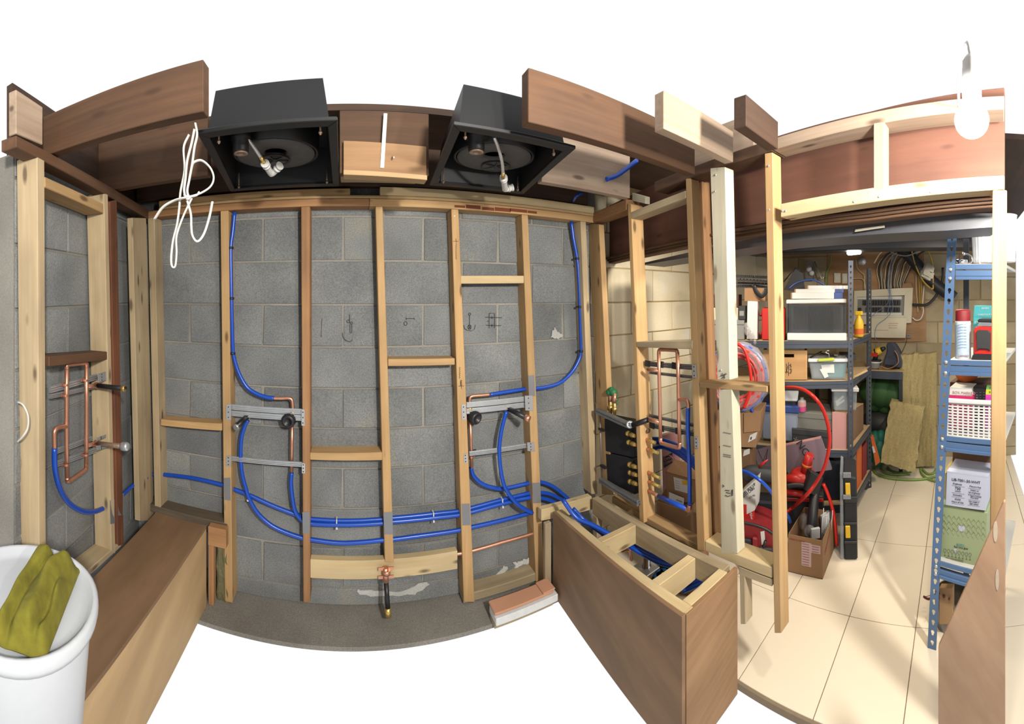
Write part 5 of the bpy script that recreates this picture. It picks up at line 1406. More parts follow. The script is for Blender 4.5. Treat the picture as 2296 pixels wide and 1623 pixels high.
# cartons right behind the partition studs
pk = view(1505, 2.25, .2)
k = thing('foam_sheet', 'pink foam insulation sheet standing against the cream wall behind the copper loop', 'insulation', pk.at(1505, 1110, .2))
f = [pk.at(u, v, .12) for u, v in ((1490, 1120), (1526, 1120), (1522, 968), (1483, 977))]
f[0].z = f[1].z = 0
obj('sheet', MB().ext(f, pk.n() * .04), M['pink_b'], k)
f = [pk.at(u, v, .119) for u, v in ((1489, 1049), (1508, 1037), (1508, 1014), (1487, 1024))]
obj('printed_panel', MB().ext(f, pk.n() * -.0008), M['dark_box'], k)
ptext('OWENS', 1490, 1034, 6, pk, .117, M['pink_b'], k, 'print', 1506, 1027)
ptext('CORNING', 1490, 1042, 5, pk, .117, M['pink_b'], k, 'print', 1506, 1035)
obj('print_arc', MB().tube([pk.at(1498 + 11 * cos(a), 1034 + 14 * sin(a), .116) for a in [-2.6 + i * .28 for i in range(9)]], .0016, 5), M['pink_b'], k)
c3 = view(1525, 2.02, .3)
k = thing('cardboard_box', 'open carton with white packing list and yellow tag behind the partition', 'box', c3.at(1525, 1125, .1))
pbox('body', [(1496, 1122), (1561, 1128), (1561, 1076), (1493, 1057)], c3, 0, .16, M['card'], k, .002)
f = [c3.at(u, v, o) for u, v, o in ((1493, 1057, 0), (1525, 1034, .17), (1561, 1060, .17), (1561, 1076, 0))]
obj('inside', MB().ext(f, (0, 0, -.004)), M['card_dark'], k)
f = [c3.at(u, v, .16) for u, v in ((1525, 1060), (1560, 1062), (1560, 1040), (1525, 1034))]
obj('back_flap', MB().ext(f, c3.n() * .004), M['card_in'], k)
sticker(k, [(1513, 1098), (1552, 1109), (1551, 1080), (1510, 1069)], c3, -.001, M['paper'])
sticker(k, [(1530, 1086), (1543, 1088), (1543, 1078), (1529, 1077)], c3, -.0025, M['yellow'], 'yellow_tag')
for i in range(4): ptext('--------', 1514, 1078 + i * 5, 3, c3, -.002, M['ink_grey'], k, 'print', 1526, 1081.5 + i * 5)
k = thing('cardboard_box', 'wide low carton with folded-out flap under the open carton', 'box', c3.at(1520, 1215, .05))
f = [c3.at(u, v, -.02) for u, v in ((1476, 1182), (1566, 1222), (1564, 1150), (1472, 1124))]
g = [p + c3.n() * .24 for p in f]
for p in (f[0], f[1], g[0], g[1]): p.z = 0
obj('body', MB().prism(f, g), M['card'], k, bevel=.002)
sticker(k, [(1500, 1128), (1532, 1141), (1534, 1117), (1500, 1103)], c3, -.022, M['paper'])
for i in range(2): ptext('MODEL', 1516, 1122 + i * 7, 3.2, c3, -.0235, M['ink'], k, 'print', 1530, 1127 + i * 7)
pbox('flap', [(1538, 1160), (1562, 1143), (1562, 1122), (1545, 1140)], c3, -.05, .003, M['card_in'], k)

# ---------------------------------------------------------------- floor clutter beyond the partition
k = thing('cardboard_box', 'open cardboard box full of oddments on the tiles right of the door stud', 'box', (2.1, .84, 0))
b0, b1, b2, b3 = V((1.955, .924, 0)), V((1.974, .726, 0)), V((2.267, .749, 0)), V((2.248, .947, 0))
H = V((0, 0, .21)); th = .004
cen = (b0 + b2) / 2
for nme, a, b in (('front_panel', b0, b1), ('side_panel', b1, b2), ('back_panel', b2, b3), ('side_panel', b3, b0)):
    n = (b - a).cross(V((0, 0, 1))).normalized()
    if n.dot(cen - a) < 0: n = -n
    obj(nme, MB().ext([a, b, b + H, a + H], n * th), M['card'], k)
obj('base', MB().ext([b0, b1, b2, b3], (0, 0, .004)), M['card_dark'], k)
fpl = Plane(atan2((b1 - b0).cross(V((0, 0, 1))).x, (b1 - b0).cross(V((0, 0, 1))).y), 0)
nfp = V((0, 0, 1)).cross(b1 - b0).normalized()
if nfp.dot(cen - b0) > 0: nfp = -nfp
xd = (b1 - b0).normalized()
def fr(s, z, o=.0006): return b0 + (b1 - b0) * s + V((0, 0, z)) + nfp * o
for s0, s1, z0, z1 in ((.40, .68, .055, .185), (.68, .94, .135, .18)):
    lb = obj('label', MB().ext([fr(s0, z0), fr(s1, z0), fr(s1, z1), fr(s0, z1)], nfp * .0006), plain('label_pink', C(228, 196, 196), .7), k)
    for i in range(int((z1 - z0) / .014)):
        text('print', 'lot' + 'm' * int(9 * (s1 - s0) * 2.2), .008, fr(s0 + .02, z1 - .012 - i * .014, .0014), xd, (0, 0, 1), M['ink_red'], lb)
text('print', 'MADE IN CHINA', .012, fr(.04, .183, .001), xd, (0, 0, 1), M['ink_red'], k)
xs = (b2 - b1).normalized(); ns = xs.cross(V((0, 0, 1)))
if ns.dot(cen - b1) > 0: ns = -ns
text('print', 'FRAGILE', .034, b1 + (b2 - b1) * .15 + V((0, 0, .10)) + ns * .001, xs + V((0, 0, .55)), (0, 0, 1), M['ink_red'], k)
tb = thing('black_tube', 'black plastic tube standing tilted in the open box', 'tube', (2.1, .83, .03))
A, B = V((2.09, .85, .03)), pt(1827, 1100, 2.32)
obj('tube', MB().tube([A, A.lerp(B, .05), B], [.024, .034, .028], 20), M['black'], tb)
for i in range(7):
    u = 1841 + i * 3.2
    a = pt(u, 1200, 2.28); a.z = .05
    single('zip_tie', ['leftmost white zip tie in the open box', 'second white zip tie from the left in the open box', 'third white zip tie in the open box', 'middle white zip tie in the open box', 'fifth white zip tie from the left in the open box', 'sixth white zip tie from the left in the open box', 'rightmost tall white zip tie in the open box'][i], 'cable tie',
           MB().tube([a, pt(u + 3 - i * .4 + (6 if i == 6 else 0), 1158 - (i % 3) * 5 - (14 if i in (1, 6) else 0), 2.3)], .0022, 6), M['white_p'], 'zip ties in the open box')
single('battery_pack', 'white packet with yellow stripe in the open box', 'packet', MB().box(pt(1852, 1170, 2.36), (.022, -.02, .01), (.01, .012, 0), (0, .004, .05)), M['white_p'], bevel=.003)
single('white_packet', 'small white carton lying in the open box beside the tube', 'packet', MB().box(pt(1828, 1195, 2.2), (.016, -.02, 0), (.006, .006, 0), (0, 0, .028)), M['white_p'], bevel=.001)
single('clear_bag', 'crumpled clear bag in the back of the open box', 'bag', MB().ball(pt(1803, 1170, 2.35), .045, 10, (.7, 1, 1.2)).ball(pt(1815, 1190, 2.25), .035, 8), M['film'])

k = thing('tool_case', 'black tool case on edge with two yellow latches on the tiles', 'case', (2.24, .66, 0))
cpn = view(1904, 2.25, .0)
f = [cpn.at(u, v) for u, v in ((1893, 1245), (1923, 1243), (1921, 1072), (1891, 1065))]
for p in f[:2]: p.z = .004
bd = obj('body', MB().ext(f, cpn.n() * .26), M['matte_black'], k, bevel=.008)
f = [cpn.at(u, v, .005) for u, v in ((1884, 1244), (1892, 1246), (1890, 1064), (1883, 1060))]
for p in f[:2]: p.z = .004
obj('clear_lid', MB().ext(f, cpn.n() * .25), M['clear'], k, bevel=.004)
for v0, v1 in ((1084, 1110), (1180, 1207)): pbox('latch', [(1896, v1), (1907, v1), (1906, v0), (1895, v0)], cpn, -.014, .014, M['yellow'], k, .003)
for v0, v1 in ((1114, 1128), (1172, 1178), (1214, 1220)): pbox('rib', [(1893, v1), (1922, v1), (1922, v0), (1893, v0)], cpn, -.008, .01, M['black'], k, .002)
for v0, v1 in ((1060, 1072), (1110, 1120)): pbox('hinge', [(1890, v1), (1908, v1), (1908, v0), (1890, v0)], cpn, -.012, .012, M['steel_dark'], k, .002)

ng = view(1815, 2.46, .12)
k = thing('foam_board', 'mauve foam board offcut with large NGX lettering tilted on the tool pile', 'insulation', ng.at(1810, 1060))
f = [ng.at(u, v) for u, v in ((1768, 1064), (1865, 1053), (1840, 981), (1752, 999))]
obj('sheet', MB().ext(f, ng.n() * .03), M['mauve'], k)
f = [ng.at(u, v, -.0005) for u, v in ((1752, 999), (1840, 981), (1839.4, 983.2), (1752, 1001.2))]
obj('edge', MB().ext(f, ng.n() * .031), M['pink_b'], k)
ptext('NGX', 1784, 993, 17, ng, -.002, M['ink'], k, 'lettering', 1803, 1022)
k = thing('foam_board', 'smaller mauve foam board with printed lines left of the door stud', 'insulation', ng.at(1710, 1060))
f = [ng.at(u, v, .02) for u, v in ((1707, 1062), (1748, 1052), (1732, 1000), (1689, 1011))]
obj('sheet', MB().ext(f, ng.n() * .03), M['mauve'], k)
obj('print', MB().tube([ng.at(u, v, .018) for u, v in ((1700, 1009), (1711, 1034), (1722, 1006), (1716, 1040))], .002, 5), M['ink'], k)

tl = view(1795, 2.36, .1)
k = thing('power_tool', 'red cordless blower with upright round nozzle on the tool pile', 'tool', tl.at(1800, 1080))
obj('nozzle', MB().tube([tl.at(1806, 1062), tl.at(1811, 1035), tl.at(1816, 1018)], [.034, .029, .026], 18), M['red_p'], k)
obj('nozzle_band', MB().tube([tl.at(1808.5, 1046, -.001), tl.at(1810, 1040, -.001)], [.032, .031], 18), M['orange'], k)
obj('housing', MB().lathe(tl.at(1800, 1068, .02), (0, 0, 1), [(0, -.02), (.07, -.02), (.078, 0), (.072, .03), (.04, .042), (0, .044)], 24), M['red_p'], k)
obj('base', MB().lathe(tl.at(1800, 1068, .02), (0, 0, 1), [(0, -.045), (.062, -.045), (.068, -.02), (0, -.02)], 24), M['black'], k)
k = thing('power_tool', 'red and black cordless tool with loop handle below the blower', 'tool', tl.at(1790, 1105))
obj('body', MB().tube([tl.at(1764, 1072, -.03), tl.at(1790, 1074, -.03), tl.at(1818, 1080, -.02)], [.022, .03, .026], 14), M['red_p'], k)
obj('handle', MB().tube(smooth([tl.at(u, v, -.05) for u, v in ((1764, 1090), (1782, 1087), (1800, 1088), (1812, 1094))], 4), .016, 12), M['black'], k)
obj('guard', MB().tube([tl.at(1764, 1102, -.03), tl.at(1800, 1108, -.03)], .018, 12), M['red_p'], k)
obj('battery', MB().box(tl.at(1822, 1082, -.04), (.03, -.03, -.03), (.02, .02, .0), (.014, -.014, .055)), M['black'], k, bevel=.006)
k = thing('tool_box', 'dark red-edged tool box under the cordless tools', 'box', tl.at(1790, 1150, .1))
f = [tl.at(u, v, .09) for u, v in ((1736, 1150), (1846, 1152), (1846, 1112), (1736, 1108))]
g = [p + tl.n() * .1 for p in f]
for p in (f[0], f[1], g[0], g[1]): p.z = .0
obj('body', MB().prism(f, g), M['dark_box'], k, bevel=.006)
pbox('red_edge', [(1736, 1122), (1846, 1126), (1846, 1118), (1736, 1115)], tl, .084, .006, M['red_p'], k, .002)
k = thing('black_bag', 'rolled black tool bag lying above the white carton', 'bag', tl.at(1700, 1080))
obj('roll', MB().tube(smooth([tl.at(u, v, -.1) for u, v in ((1668, 1070), (1680, 1060), (1705, 1060), (1732, 1066), (1745, 1070))], 4), [.02] + [.042] * 15 + [.03], 14), M['dark_box'], k)
obj('screwdriver', MB().tube([tl.at(1702, 1046, -.12), tl.at(1712, 1038, -.12), tl.at(1722, 1030, -.12)], [.007, .007, .003], 8), M['red_p'], k)
wc = view(1676, 2.2, .3)
k = thing('cardboard_box', 'white carton printed THIS SIDE UP beside the lower whitewood stud', 'box', wc.at(1680, 1128))
f = [wc.at(u, v) for u, v in ((1660, 1160), (1692, 1144), (1698, 1072), (1660, 1106))]
obj('front', MB().ext(f, wc.n() * .1), M['paper'], k)
ptext('THIS SIDE UP', 1665, 1112, 5.5, wc, -.002, M['ink'], k, 'lettering', 1685, 1095)
ptext('WITH CARE', 1665, 1119, 5.5, wc, -.002, M['ink'], k, 'lettering', 1685, 1102)
ptext('14.5 kg', 1680, 1120, 4.5, wc, -.002, M['ink_grey'], k, 'lettering', 1692, 1111)
bgp = view(1700, 2.14, .15)
k = thing('tool_bag', 'open red and black tool bag with pockets below the white carton', 'bag', bgp.at(1700, 1250))
f = [bgp.at(u, v) for u, v in ((1658, 1258), (1736, 1266), (1736, 1196), (1720, 1186), (1700, 1178), (1660, 1170))]
g = [p + bgp.n() * .2 for p in f]
for p in (f[0], f[1], g[0], g[1]): p.z = .002
obj('body', MB().prism(f, g), M['red_d'], k, bevel=.006)
obj('rim', MB().tube(smooth([bgp.at(u, v, -.002) for u, v in ((1660, 1170), (1680, 1174), (1700, 1179), (1720, 1187), (1736, 1198))], 3), .007, 8), M['black'], k)
for u0, u1, v0, v1, m in ((1664, 1684, 1208, 1250, 'black'), (1686, 1698, 1205, 1245, 'red_d'), (1702, 1732, 1228, 1262, 'dark_box')):
    pbox('pocket', [(u0, v1), (u1, v1), (u1, v0 + 3), (u0, v0)], bgp, -.022, .022, M[m], k, .006)
sticker(k, [(1708, 1222), (1716, 1219), (1714, 1190), (1705, 1192)], bgp, -.001, M['paper'], 'tag')
obj('marker', MB().cyl(bgp.at(1710, 1232, -.012), bgp.at(1717, 1212, -.012), .007, 10), M['black'], k)
k = thing('blade_case', 'bright red blade case standing in the tool bag', 'case', bgp.at(1676, 1172))
f = [bgp.at(u, v, .05) for u, v in ((1665, 1172), (1690, 1178), (1691, 1129), (1662, 1130))]
obj('case', MB().ext(f, bgp.n() * .035), M['red_p'], k, bevel=.004)
ptext('Milwaukee', 1679, 1146, 7, bgp, .046, M['white_p'], k, 'lettering', 1685, 1170)
single('screwdriver', 'green screwdriver handle poking out of the tool bag', 'tool', MB().tube([bgp.at(1702, 1173, .08), bgp.at(1708, 1180, .08), bgp.at(1712, 1196, .09)], [.012, .014, .01], 12), M['hose_green'])
k = thing('drill_case', 'black moulded case with blue insert behind the tool bag', 'case', bgp.at(1712, 1170, .2))
pbox('shell', [(1690, 1185), (1734, 1190), (1734, 1126), (1682, 1122)], bgp, .21, .12, M['matte_black'], k, .012)
pbox('insert', [(1702, 1158), (1716, 1160), (1716, 1142), (1702, 1141)], bgp, .205, .01, M['blue_lid'], k, .004)
hs = view(1820, 2.12)
single('red_hose', 'thick red water pipe arching from the second shelf down to the tool pile', 'pipe', MB().tube(smooth([hs.at(u, v, .40 if u < 1763 else .25 if u < 1786 else .08 if u == 1806 and v == 876 else 0) for u, v in ((1762, 868), (1785, 869), (1806, 876), (1828, 893), (1846, 920), (1857, 955), (1860, 990), (1855, 1025), (1845, 1055), (1828, 1085), (1806, 1112), (1780, 1136), (1764, 1148))], 5), .0105, 10), M['red_hose'])
single('red_hose', 'short red pipe end dropping behind the open cardboard box', 'pipe', MB().tube(smooth([hs.at(u, v, .2) for u, v in ((1846, 1085), (1853, 1100), (1862, 1125), (1869, 1152), (1873, 1180), (1876, 1222)) ], 4), .0105, 10), M['red_hose'])

# ---------------------------------------------------------------- far wall: board, electrical panel, cables
k = struct('trim_1', MB().ext([FW.at(1855, 767, -.002), FW.at(2077, 764, -.002), FW.at(2072, 560, -.002), FW.at(1858, 560, -.002)], (-.019, 0, 0)), M['ply'], grain=(0, 1, 0))
PF = -.03
k = thing('electrical_panel', 'cream electrical panel with two rows of black breakers on the plywood board', 'panel', FW.at(1980, 757, PF))
# ring of the door frame around the breaker window
out = [(1913, 728), (2043, 724), (2047, 644), (1915, 652)]
inn = [(1922, 708), (2026, 707), (2028, 662), (1922, 666)]
for i in range(4):
    j = (i + 1) % 4
    f = [FW.at(*out[i], PF - .03), FW.at(*out[j], PF - .03), FW.at(*inn[j], PF - .03), FW.at(*inn[i], PF - .03)]
    obj('cover_frame', MB().ext(f, (.05, 0, 0)), M['panel'], k, bevel=.002)
pbox('back_plate', inn, FW, PF - .008, .01, M['grey_p'], k)
for row, (u0, u1, va, vb, n) in enumerate(((1934, 2019, 673, 684, 14), (1941, 2018, 689, 699, 13))):
    for i in range(n):
        if row == 1 and i == 6: continue
        a = u0 + (u1 - u0) * i / n
        b = u0 + (u1 - u0) * (i + .86) / n
        pbox('breaker', fq(a, b, va, vb), FW, PF - .03, .02, M['black'], k, .001)
pbox('breaker', fq(1924, 1930, 690, 699), FW, PF - .03, .02, M['black'], k, .001)
pbox('label_strip', fq(1923, 2022, 664.5, 671), FW, PF - .014, .005, M['paper'], k)
pbox('label_strip', fq(1923, 2022, 701, 707), FW, PF - .014, .005, M['paper'], k)
pbox('door', [(1946, 757), (2030, 758), (2033, 712), (1947, 713)], FW, PF - .05, .012, M['panel'], k, .003)
for u0, v0, s, h in ((1992, 726, 'mmmmmmm', 3), (1992, 731, 'mm mmmm', 3), (1992, 736, 'mmm mmm', 3), (1958, 741, 'mmmmmmmmmmmmm', 2.5)):
    ptext(s, u0, v0, h, FW, PF - .051, M['ink_pink'], k, 'print')
pbox('knockout_box', [(2023, 646), (2047, 645), (2043, 634), (2024, 636)], FW, PF - .03, .05, M['card'], k)
for (u0, u1, v0, v1, lab) in ((1870, 1884, 612, 634, 'left white wall plate above the slim cartons'), (1888, 1899, 613, 636, 'right white wall plate with green wire above the slim cartons'), (2032, 2042, 748, 758, 'grey outlet at the lower right of the electrical panel')):
    o = thing('wall_plate', lab, 'outlet', FW.at((u0 + u1) / 2, v1, PF))
    pbox('plate', fq(u0, u1, v0, v1), FW, PF - .012, .03, M['panel'] if u0 < 2000 else M['grey_p'], o, .002)
    pbox('socket', fq(u0 + 3, u1 - 3, v0 + 5, v1 - 6), FW, PF - .016, .004, M['white_p'] if u0 < 2000 else M['black'], o)
o = thing('junction_box', 'round grey metal junction cover high on the plywood board', 'junction box', FW.at(1933, 586, PF))
obj('cover', MB().lathe(FW.at(1933, 586, PF), (-1, 0, 0), [(.042, -.02), (.042, .012), (.038, .015), (0, .016)], 24), M['galv'], o)
def wire(label, uv, r, mat, off=PF - .03, name='cable', group=None, pl=None, offs=None):
    P = [(pl or FW).at(u, v, offs[i] if offs else off) for i, (u, v) in enumerate(uv)]
    return single(name, label, 'cable', MB().tube(smooth(P, 4), r, 6), mat, group)
random.seed(11)
ORD = 'first second third fourth fifth sixth seventh eighth ninth tenth eleventh twelfth thirteenth fourteenth fifteenth sixteenth seventeenth last'.split()
G1 = 'feeder cables fanned above the electrical panel'
for i in range(18):
    ub = 1972 + i * 3.4 + random.uniform(-1, 1)
    um = 1966 + i * 4.4 + random.uniform(-3, 3)
    ut = 1975 + i * 4.6 + random.uniform(-6, 6)
    m = [M['cable_cream'], M['black'], M['cable_cream'], M['grey_p']][i % 4]
    wire(ORD[i] + ' feeder cable from the left above the electrical panel, ' + ['cream', 'black', 'cream', 'grey'][i % 4], [(ub, 648 - i * .2), (ub - 1, 632), (um, 610 - i * .5), (um + 4, 590), (ut + 6, 572), (ut + 22, 562)], .0058, m, PF - .012 - .004 * (i % 5), 'feeder_cable', G1)
for i, (uv, lab) in enumerate((([(2000, 566), (1996, 600), (1990, 640), (1996, 668), (1990, 705)], 'pale blue wire running down over the breakers, left one'), ([(2004, 570), (1999, 610), (1996, 650), (2002, 690), (1988, 712), (1966, 730), (1962, 757), (1975, 772)], 'pale blue wire looping over the panel door'), ([(1996, 640), (1990, 680), (1962, 702), (1950, 715)], 'pale blue wire crossing the breakers to the slotted post'))):
    wire(lab, uv, .0026, M['wire_blue'], PF - .06)
wire('yellow cable hung in a tall loop right of the panel', [(2086, 646), (2070, 630), (2055, 600), (2046, 572), (2045, 558), (2052, 549), (2068, 550), (2082, 566), (2090, 590), (2092, 620), (2092, 646), (2087, 646)], .008, M['cable_yellow'], -.16)
wire('white cable stapled down right of the panel', [(2054, 616), (2054, 640), (2055, 660), (2057, 680), (2058, 700)], .0055, M['cable_cream'])
wire('yellow cable pair strand descending from the foil patch', [(2060, 618), (2061, 640), (2062, 662), (2063, 690)], .006, M['cable_yellow'])
wire('second yellow cable strand beside the first', [(2065, 622), (2066, 645), (2067, 668), (2066, 695)], .006, M['cable_yellow'])
wire('white cable looping under the yellow strands', [(2072, 640), (2069, 680), (2070, 700), (2064, 715), (2054, 718), (2046, 712)], .006, M['pipe_white'])
wire('thick black service cable bending up from the panel side', [(2046, 683), (2062, 684), (2078, 683), (2092, 672), (2106, 650), (2114, 622), (2114, 600)], .013, M['black'], -.07)
wire('dark wire hanging from the grey outlet', [(2034, 758), (2030, 772), (2022, 790)], .003, M['black'])
wire('green wire dropping from the dark ceiling to the left wall plate', [(1863, 570), (1862, 590), (1854, 612), (1853, 640)], .005, plain('wire_green', C(110, 170, 70), .5))
wire('cream cable stapled round the junction cover to the panel', [(1920, 582), (1922, 600), (1933, 612), (1938, 618), (1938, 648)], .005, M['cable_cream'])
wire('cream cable crossing right from the slotted post to the panel', [(1910, 625), (1926, 624), (1936, 627), (1940, 640), (1940, 650)], .005, M['cable_cream'])
wire('grey cable sagging across under the storage ceiling', [(1990, 560), (2010, 570), (2035, 573), (2060, 562), (2080, 550), (2120, 545)], .006, M['grey_p'], -.3)
wire('cream cable running along the storage joists', [(1960, 590), (1975, 566), (2000, 556), (2060, 545), (2124, 532)], .006, M['cable_cream'], -.4)
k = thing('flex_duct', 'black flexible duct drooping across the corner right of the panel', 'duct', FW.at(2070, 600, -.12))
obj('duct', MB().tube(smooth([FW.at(u, v, -.11) for u, v in ((2010, 548), (2040, 575), (2072, 612), (2100, 640), (2140, 668))], 6), [.055 + (.004 if i % 2 else 0) for i in range(25)], 14), M['duct'], k)
fo = MB()
P_ = FW.at(2077, 610, -.175)
for i in range(6): fo.box(P_ + V((random.uniform(-.01, .0), random.uniform(-.04, .04), random.uniform(-.05, .05))), (.004, .01, 0), (0, .026, .012), (0, -.008, .026))
obj('foil_patch', fo, plain('foil', C(150, 148, 140, 1), .35, .8, .4, 60), k)['kind'] = 'stuff'
# ceiling things of the storage room
for i, (y0, lab) in enumerate(((.30, 'storage ceiling joist nearest the doorway'), (.72, 'second storage ceiling joist'), (1.14, 'third storage ceiling joist'), (1.56, 'storage ceiling joist nearest the cream wall'))):
    single('ceiling_joist', lab, 'joist', MB().abox((1.80, y0, ZJ), (3.69, y0 + .04, ZJ + .23)), M['joist_dark'], grain=(1, 0, 0), bevel=.003)
single('black_duct', 'long black duct crossing under the storage joists', 'duct', MB().abox((2.75, -.4, EYE + .33), (2.95, 1.7, EYE + .43)), M['duct'], bevel=.006)
k = thing('tube_lamp', 'small lit oblong lamp hanging under the storage ceiling', 'lamp', pt(1915, 566, 3.0))
M['lamp_e'] = emit('lamp_e', (1, .93, .8, 1), LED)
lp_ = view(1915, 3.0)
obj('diffuser', MB().tube([lp_.at(1899, 566), lp_.at(1902, 566), lp_.at(1928, 563.5), lp_.at(1931, 563.5)], [.012, .022, .022, .012], 14), M['lamp_e'], k)
obj('base', MB().tube([lp_.at(1900, 560, .02), lp_.at(1931, 557, .02)], .022, 12), M['white_p'], k)
obj('hanger', MB().tube([lp_.at(1914, 558, .02), lp_.at(1918, 540, .02), V((lp_.at(1919, 525, .02).x, lp_.at(1919, 525, .02).y, ZJ))], .003, 6), M['galv'], k)
k = bprism('tape_strip', [(1916, 520), (1984, 510), (1983, 505), (1918, 514)], .1, .001, M['panel'], 'strip of masking tape stuck on the steel beam', None, 'tape', None)

# ---------------------------------------------------------------- wool batts, hose, bags by the far wall
def batt(label, q, r, dep, lean=.0, seed=1):
    random.seed(seed)
    pl = view((q[0][0] + q[1][0]) / 2, r)
    f = [pl.at(*q[0], -lean), pl.at(*q[1], -lean), pl.at(*q[2]), pl.at(*q[3])]
    n = pl.n() * dep
    N = 14
    vs, fs = [], []
    for i in range(N + 1):
        for j in range(N + 1):
            s, t_ = i / N, j / N
            p = f[0].lerp(f[1], s).lerp(f[3].lerp(f[2], s), t_)
            e = 1.6 if i in (0, N) or j in (0, N) else .8
            vs.append(p + V((random.uniform(-1, 1), random.uniform(-1, 1), random.uniform(-1, 1))) * .005 * e)
    m = len(vs)
    vs += [v + n for v in vs[:m]]
    idx = lambda i, j, b=0: b * m + i * (N + 1) + j
    for i in range(N):
        for j in range(N):
            fs.append((idx(i, j), idx(i + 1, j), idx(i + 1, j + 1), idx(i, j + 1)))
            fs.append((idx(i, j, 1), idx(i, j + 1, 1), idx(i + 1, j + 1, 1), idx(i + 1, j, 1)))
    for i in range(N):
        fs += [(idx(i, 0), idx(i + 1, 0), idx(i + 1, 0, 1), idx(i, 0, 1)), (idx(i, N), idx(i + 1, N), idx(i + 1, N, 1), idx(i, N, 1)),
               (idx(0, i), idx(0, i + 1), idx(0, i + 1, 1), idx(0, i, 1)), (idx(N, i), idx(N, i + 1), idx(N, i + 1, 1), idx(N, i, 1))]
    mb = MB().add(vs, fs)
    lo = min(p.z for p in mb.v)
    return single('wool_batt', label, 'insulation', mb, M['wool'])
batt('tall mineral wool batt leaning on the far wall', [(2036, 1046), (2100, 1046), (2098, 790), (2016, 796)], 3.42, .09, .0, 2)
batt('smaller mineral wool batt leaning in front of the tall one', [(1975, 1036), (2051, 1060), (2074, 911), (1998, 898)], 3.30, .08, .12, 3)
gh = MB()
k = thing('green_hose', 'light green hose coiled on the tiles under the wool batts', 'hose', zpt(2020, 1068, .01))
def hz(pts, nm): obj(nm, MB().tube(smooth([zpt(u, v, .011) for u, v in pts], 6), .0105, 8), M['hose_green'], k)
hz([(2040, 1062), (2010, 1064), (1985, 1060), (1976, 1050), (1980, 1040), (1965, 1043), (1959, 1052), (1966, 1062), (1990, 1071), (2030, 1075), (2070, 1074), (2098, 1068)], 'coil')
hz([(1990, 1048), (2000, 1056), (2020, 1060), (2045, 1056)], 'coil')
hz([(2064, 1050), (2066, 1060), (2075, 1070), (2090, 1077), (2104, 1078)], 'coil')
hz([(2068, 1052), (2080, 1062), (2094, 1060), (2098, 1052)], 'coil')
k = thing('wall_shelf', 'low grey workbench shelf along the far wall carrying tools', 'shelf', FW.at(1985, 826, -.2))
SB_ = FW.at(1985, 826, -.3).z
obj('board', MB().abox((3.3, .48, SB_ - .03), (3.69, 1.3, SB_)), M['chip'], k)
obj('front_beam', MB().abox((3.285, .48, SB_ - .07), (3.30, 1.3, SB_ - .005)), M['rack_grey'], k)
for y in (.50, 1.27):
    for x in (3.31, 3.66): obj('leg', MB().abox((x - .015, y - .015, 0), (x + .015, y + .015, SB_ - .03)), M['rack_dark'], k)
XW = Plane(pi / 2, 3.38)
k = thing('yellow_drill', 'yellow and black cordless drill on the far workbench', 'drill', XW.at(1972, 800))
obj('body', MB().tube([XW.at(1956, 794), XW.at(1966, 789), XW.at(1976, 784)], [.03, .034, .03], 12), M['yellow'], k)
obj('chuck', MB().tube([XW.at(1976, 784), XW.at(1980, 782), XW.at(1985, 779.5)], [.022, .02, .012], 12), M['black'], k)
obj('band', MB().tube([XW.at(1963, 790.5), XW.at(1966, 789)], .036, 12), M['black'], k)
obj('grip', MB().tube([XW.at(1965, 790), XW.at(1962, 806)], .022, 10), M['black'], k)
obj('battery', MB().box(XW.at(1963, 812), (.03, 0, 0), (0, .05, 0), (0, 0, .025)), M['black'], k, bevel=.006)
obj('red_clip', MB().box(XW.at(1960, 795, -.04), (.01, 0, 0), (0, .03, 0), (0, 0, .015)), M['red_p'], k)
single('white_dish', 'white tub behind the slotted post on the far workbench', 'tub', MB().lathe(XW.at(1962, 824), (0, 0, 1), [(0, 0), (.05, 0), (.06, .05), (.066, .05), (.066, .056), (0, .056)], 20), M['white_p'])
k = thing('canvas_bag', 'dark blue canvas tool bag with tan straps slumped on the far workbench', 'bag', XW.at(1998, 824))
M['denim'] = plain('denim', C(66, 70, 86), .85, 0, .2, 30)
M['tan'] = plain('tan', C(170, 124, 80), .7, 0, .1)
bgq = [XW.at(u, v, -.03) for u, v in ((1986, 825), (2022, 826), (2024, 812), (2016, 790), (2010, 780), (2002, 768), (1992, 767), (1986, 772), (1988, 786), (1982, 806))]
obj('body', MB().prism(bgq, [p.lerp(sum(bgq, V()) / 10, .25) + V((.2, 0, 0)) for p in bgq]), M['denim'], k, bevel=.02)
obj('fold', MB().prism([XW.at(u, v, -.05) for u, v in ((1984, 800), (2008, 808), (2012, 822), (1980, 818))], [XW.at(u, v, -.02) for u, v in ((1984, 800), (2008, 808), (2012, 822), (1980, 818))]), M['denim'], k, bevel=.01)
obj('strap', MB().tube(smooth([XW.at(u, v, -.06) for u, v in ((2006, 786), (2012, 796), (2014, 812), (2004, 822), (1990, 826), (1976, 822), (1972, 830), (1980, 836), (1994, 830))], 5), .012, 8, flat=(.4, 1)), M['tan'], k)
k = thing('sleeping_bag', 'rolled dark green sleeping bag under the far workbench', 'bag', XW.at(1980, 918))
bb = MB()
for (u, v, r) in ((1958, 878, .14), (1978, 880, .15), (1998, 884, .14), (1962, 905, .08), (1985, 910, .08)): bb.ball(XW.at(u, v, .14), r, 14, (1, 1, .95))
obj('roll', bb, M['sleeping'], k)
k = thing('teal_bag', 'teal plastic bag on the floor below the sleeping bag', 'bag', XW.at(1965, 1030))
bb = MB()
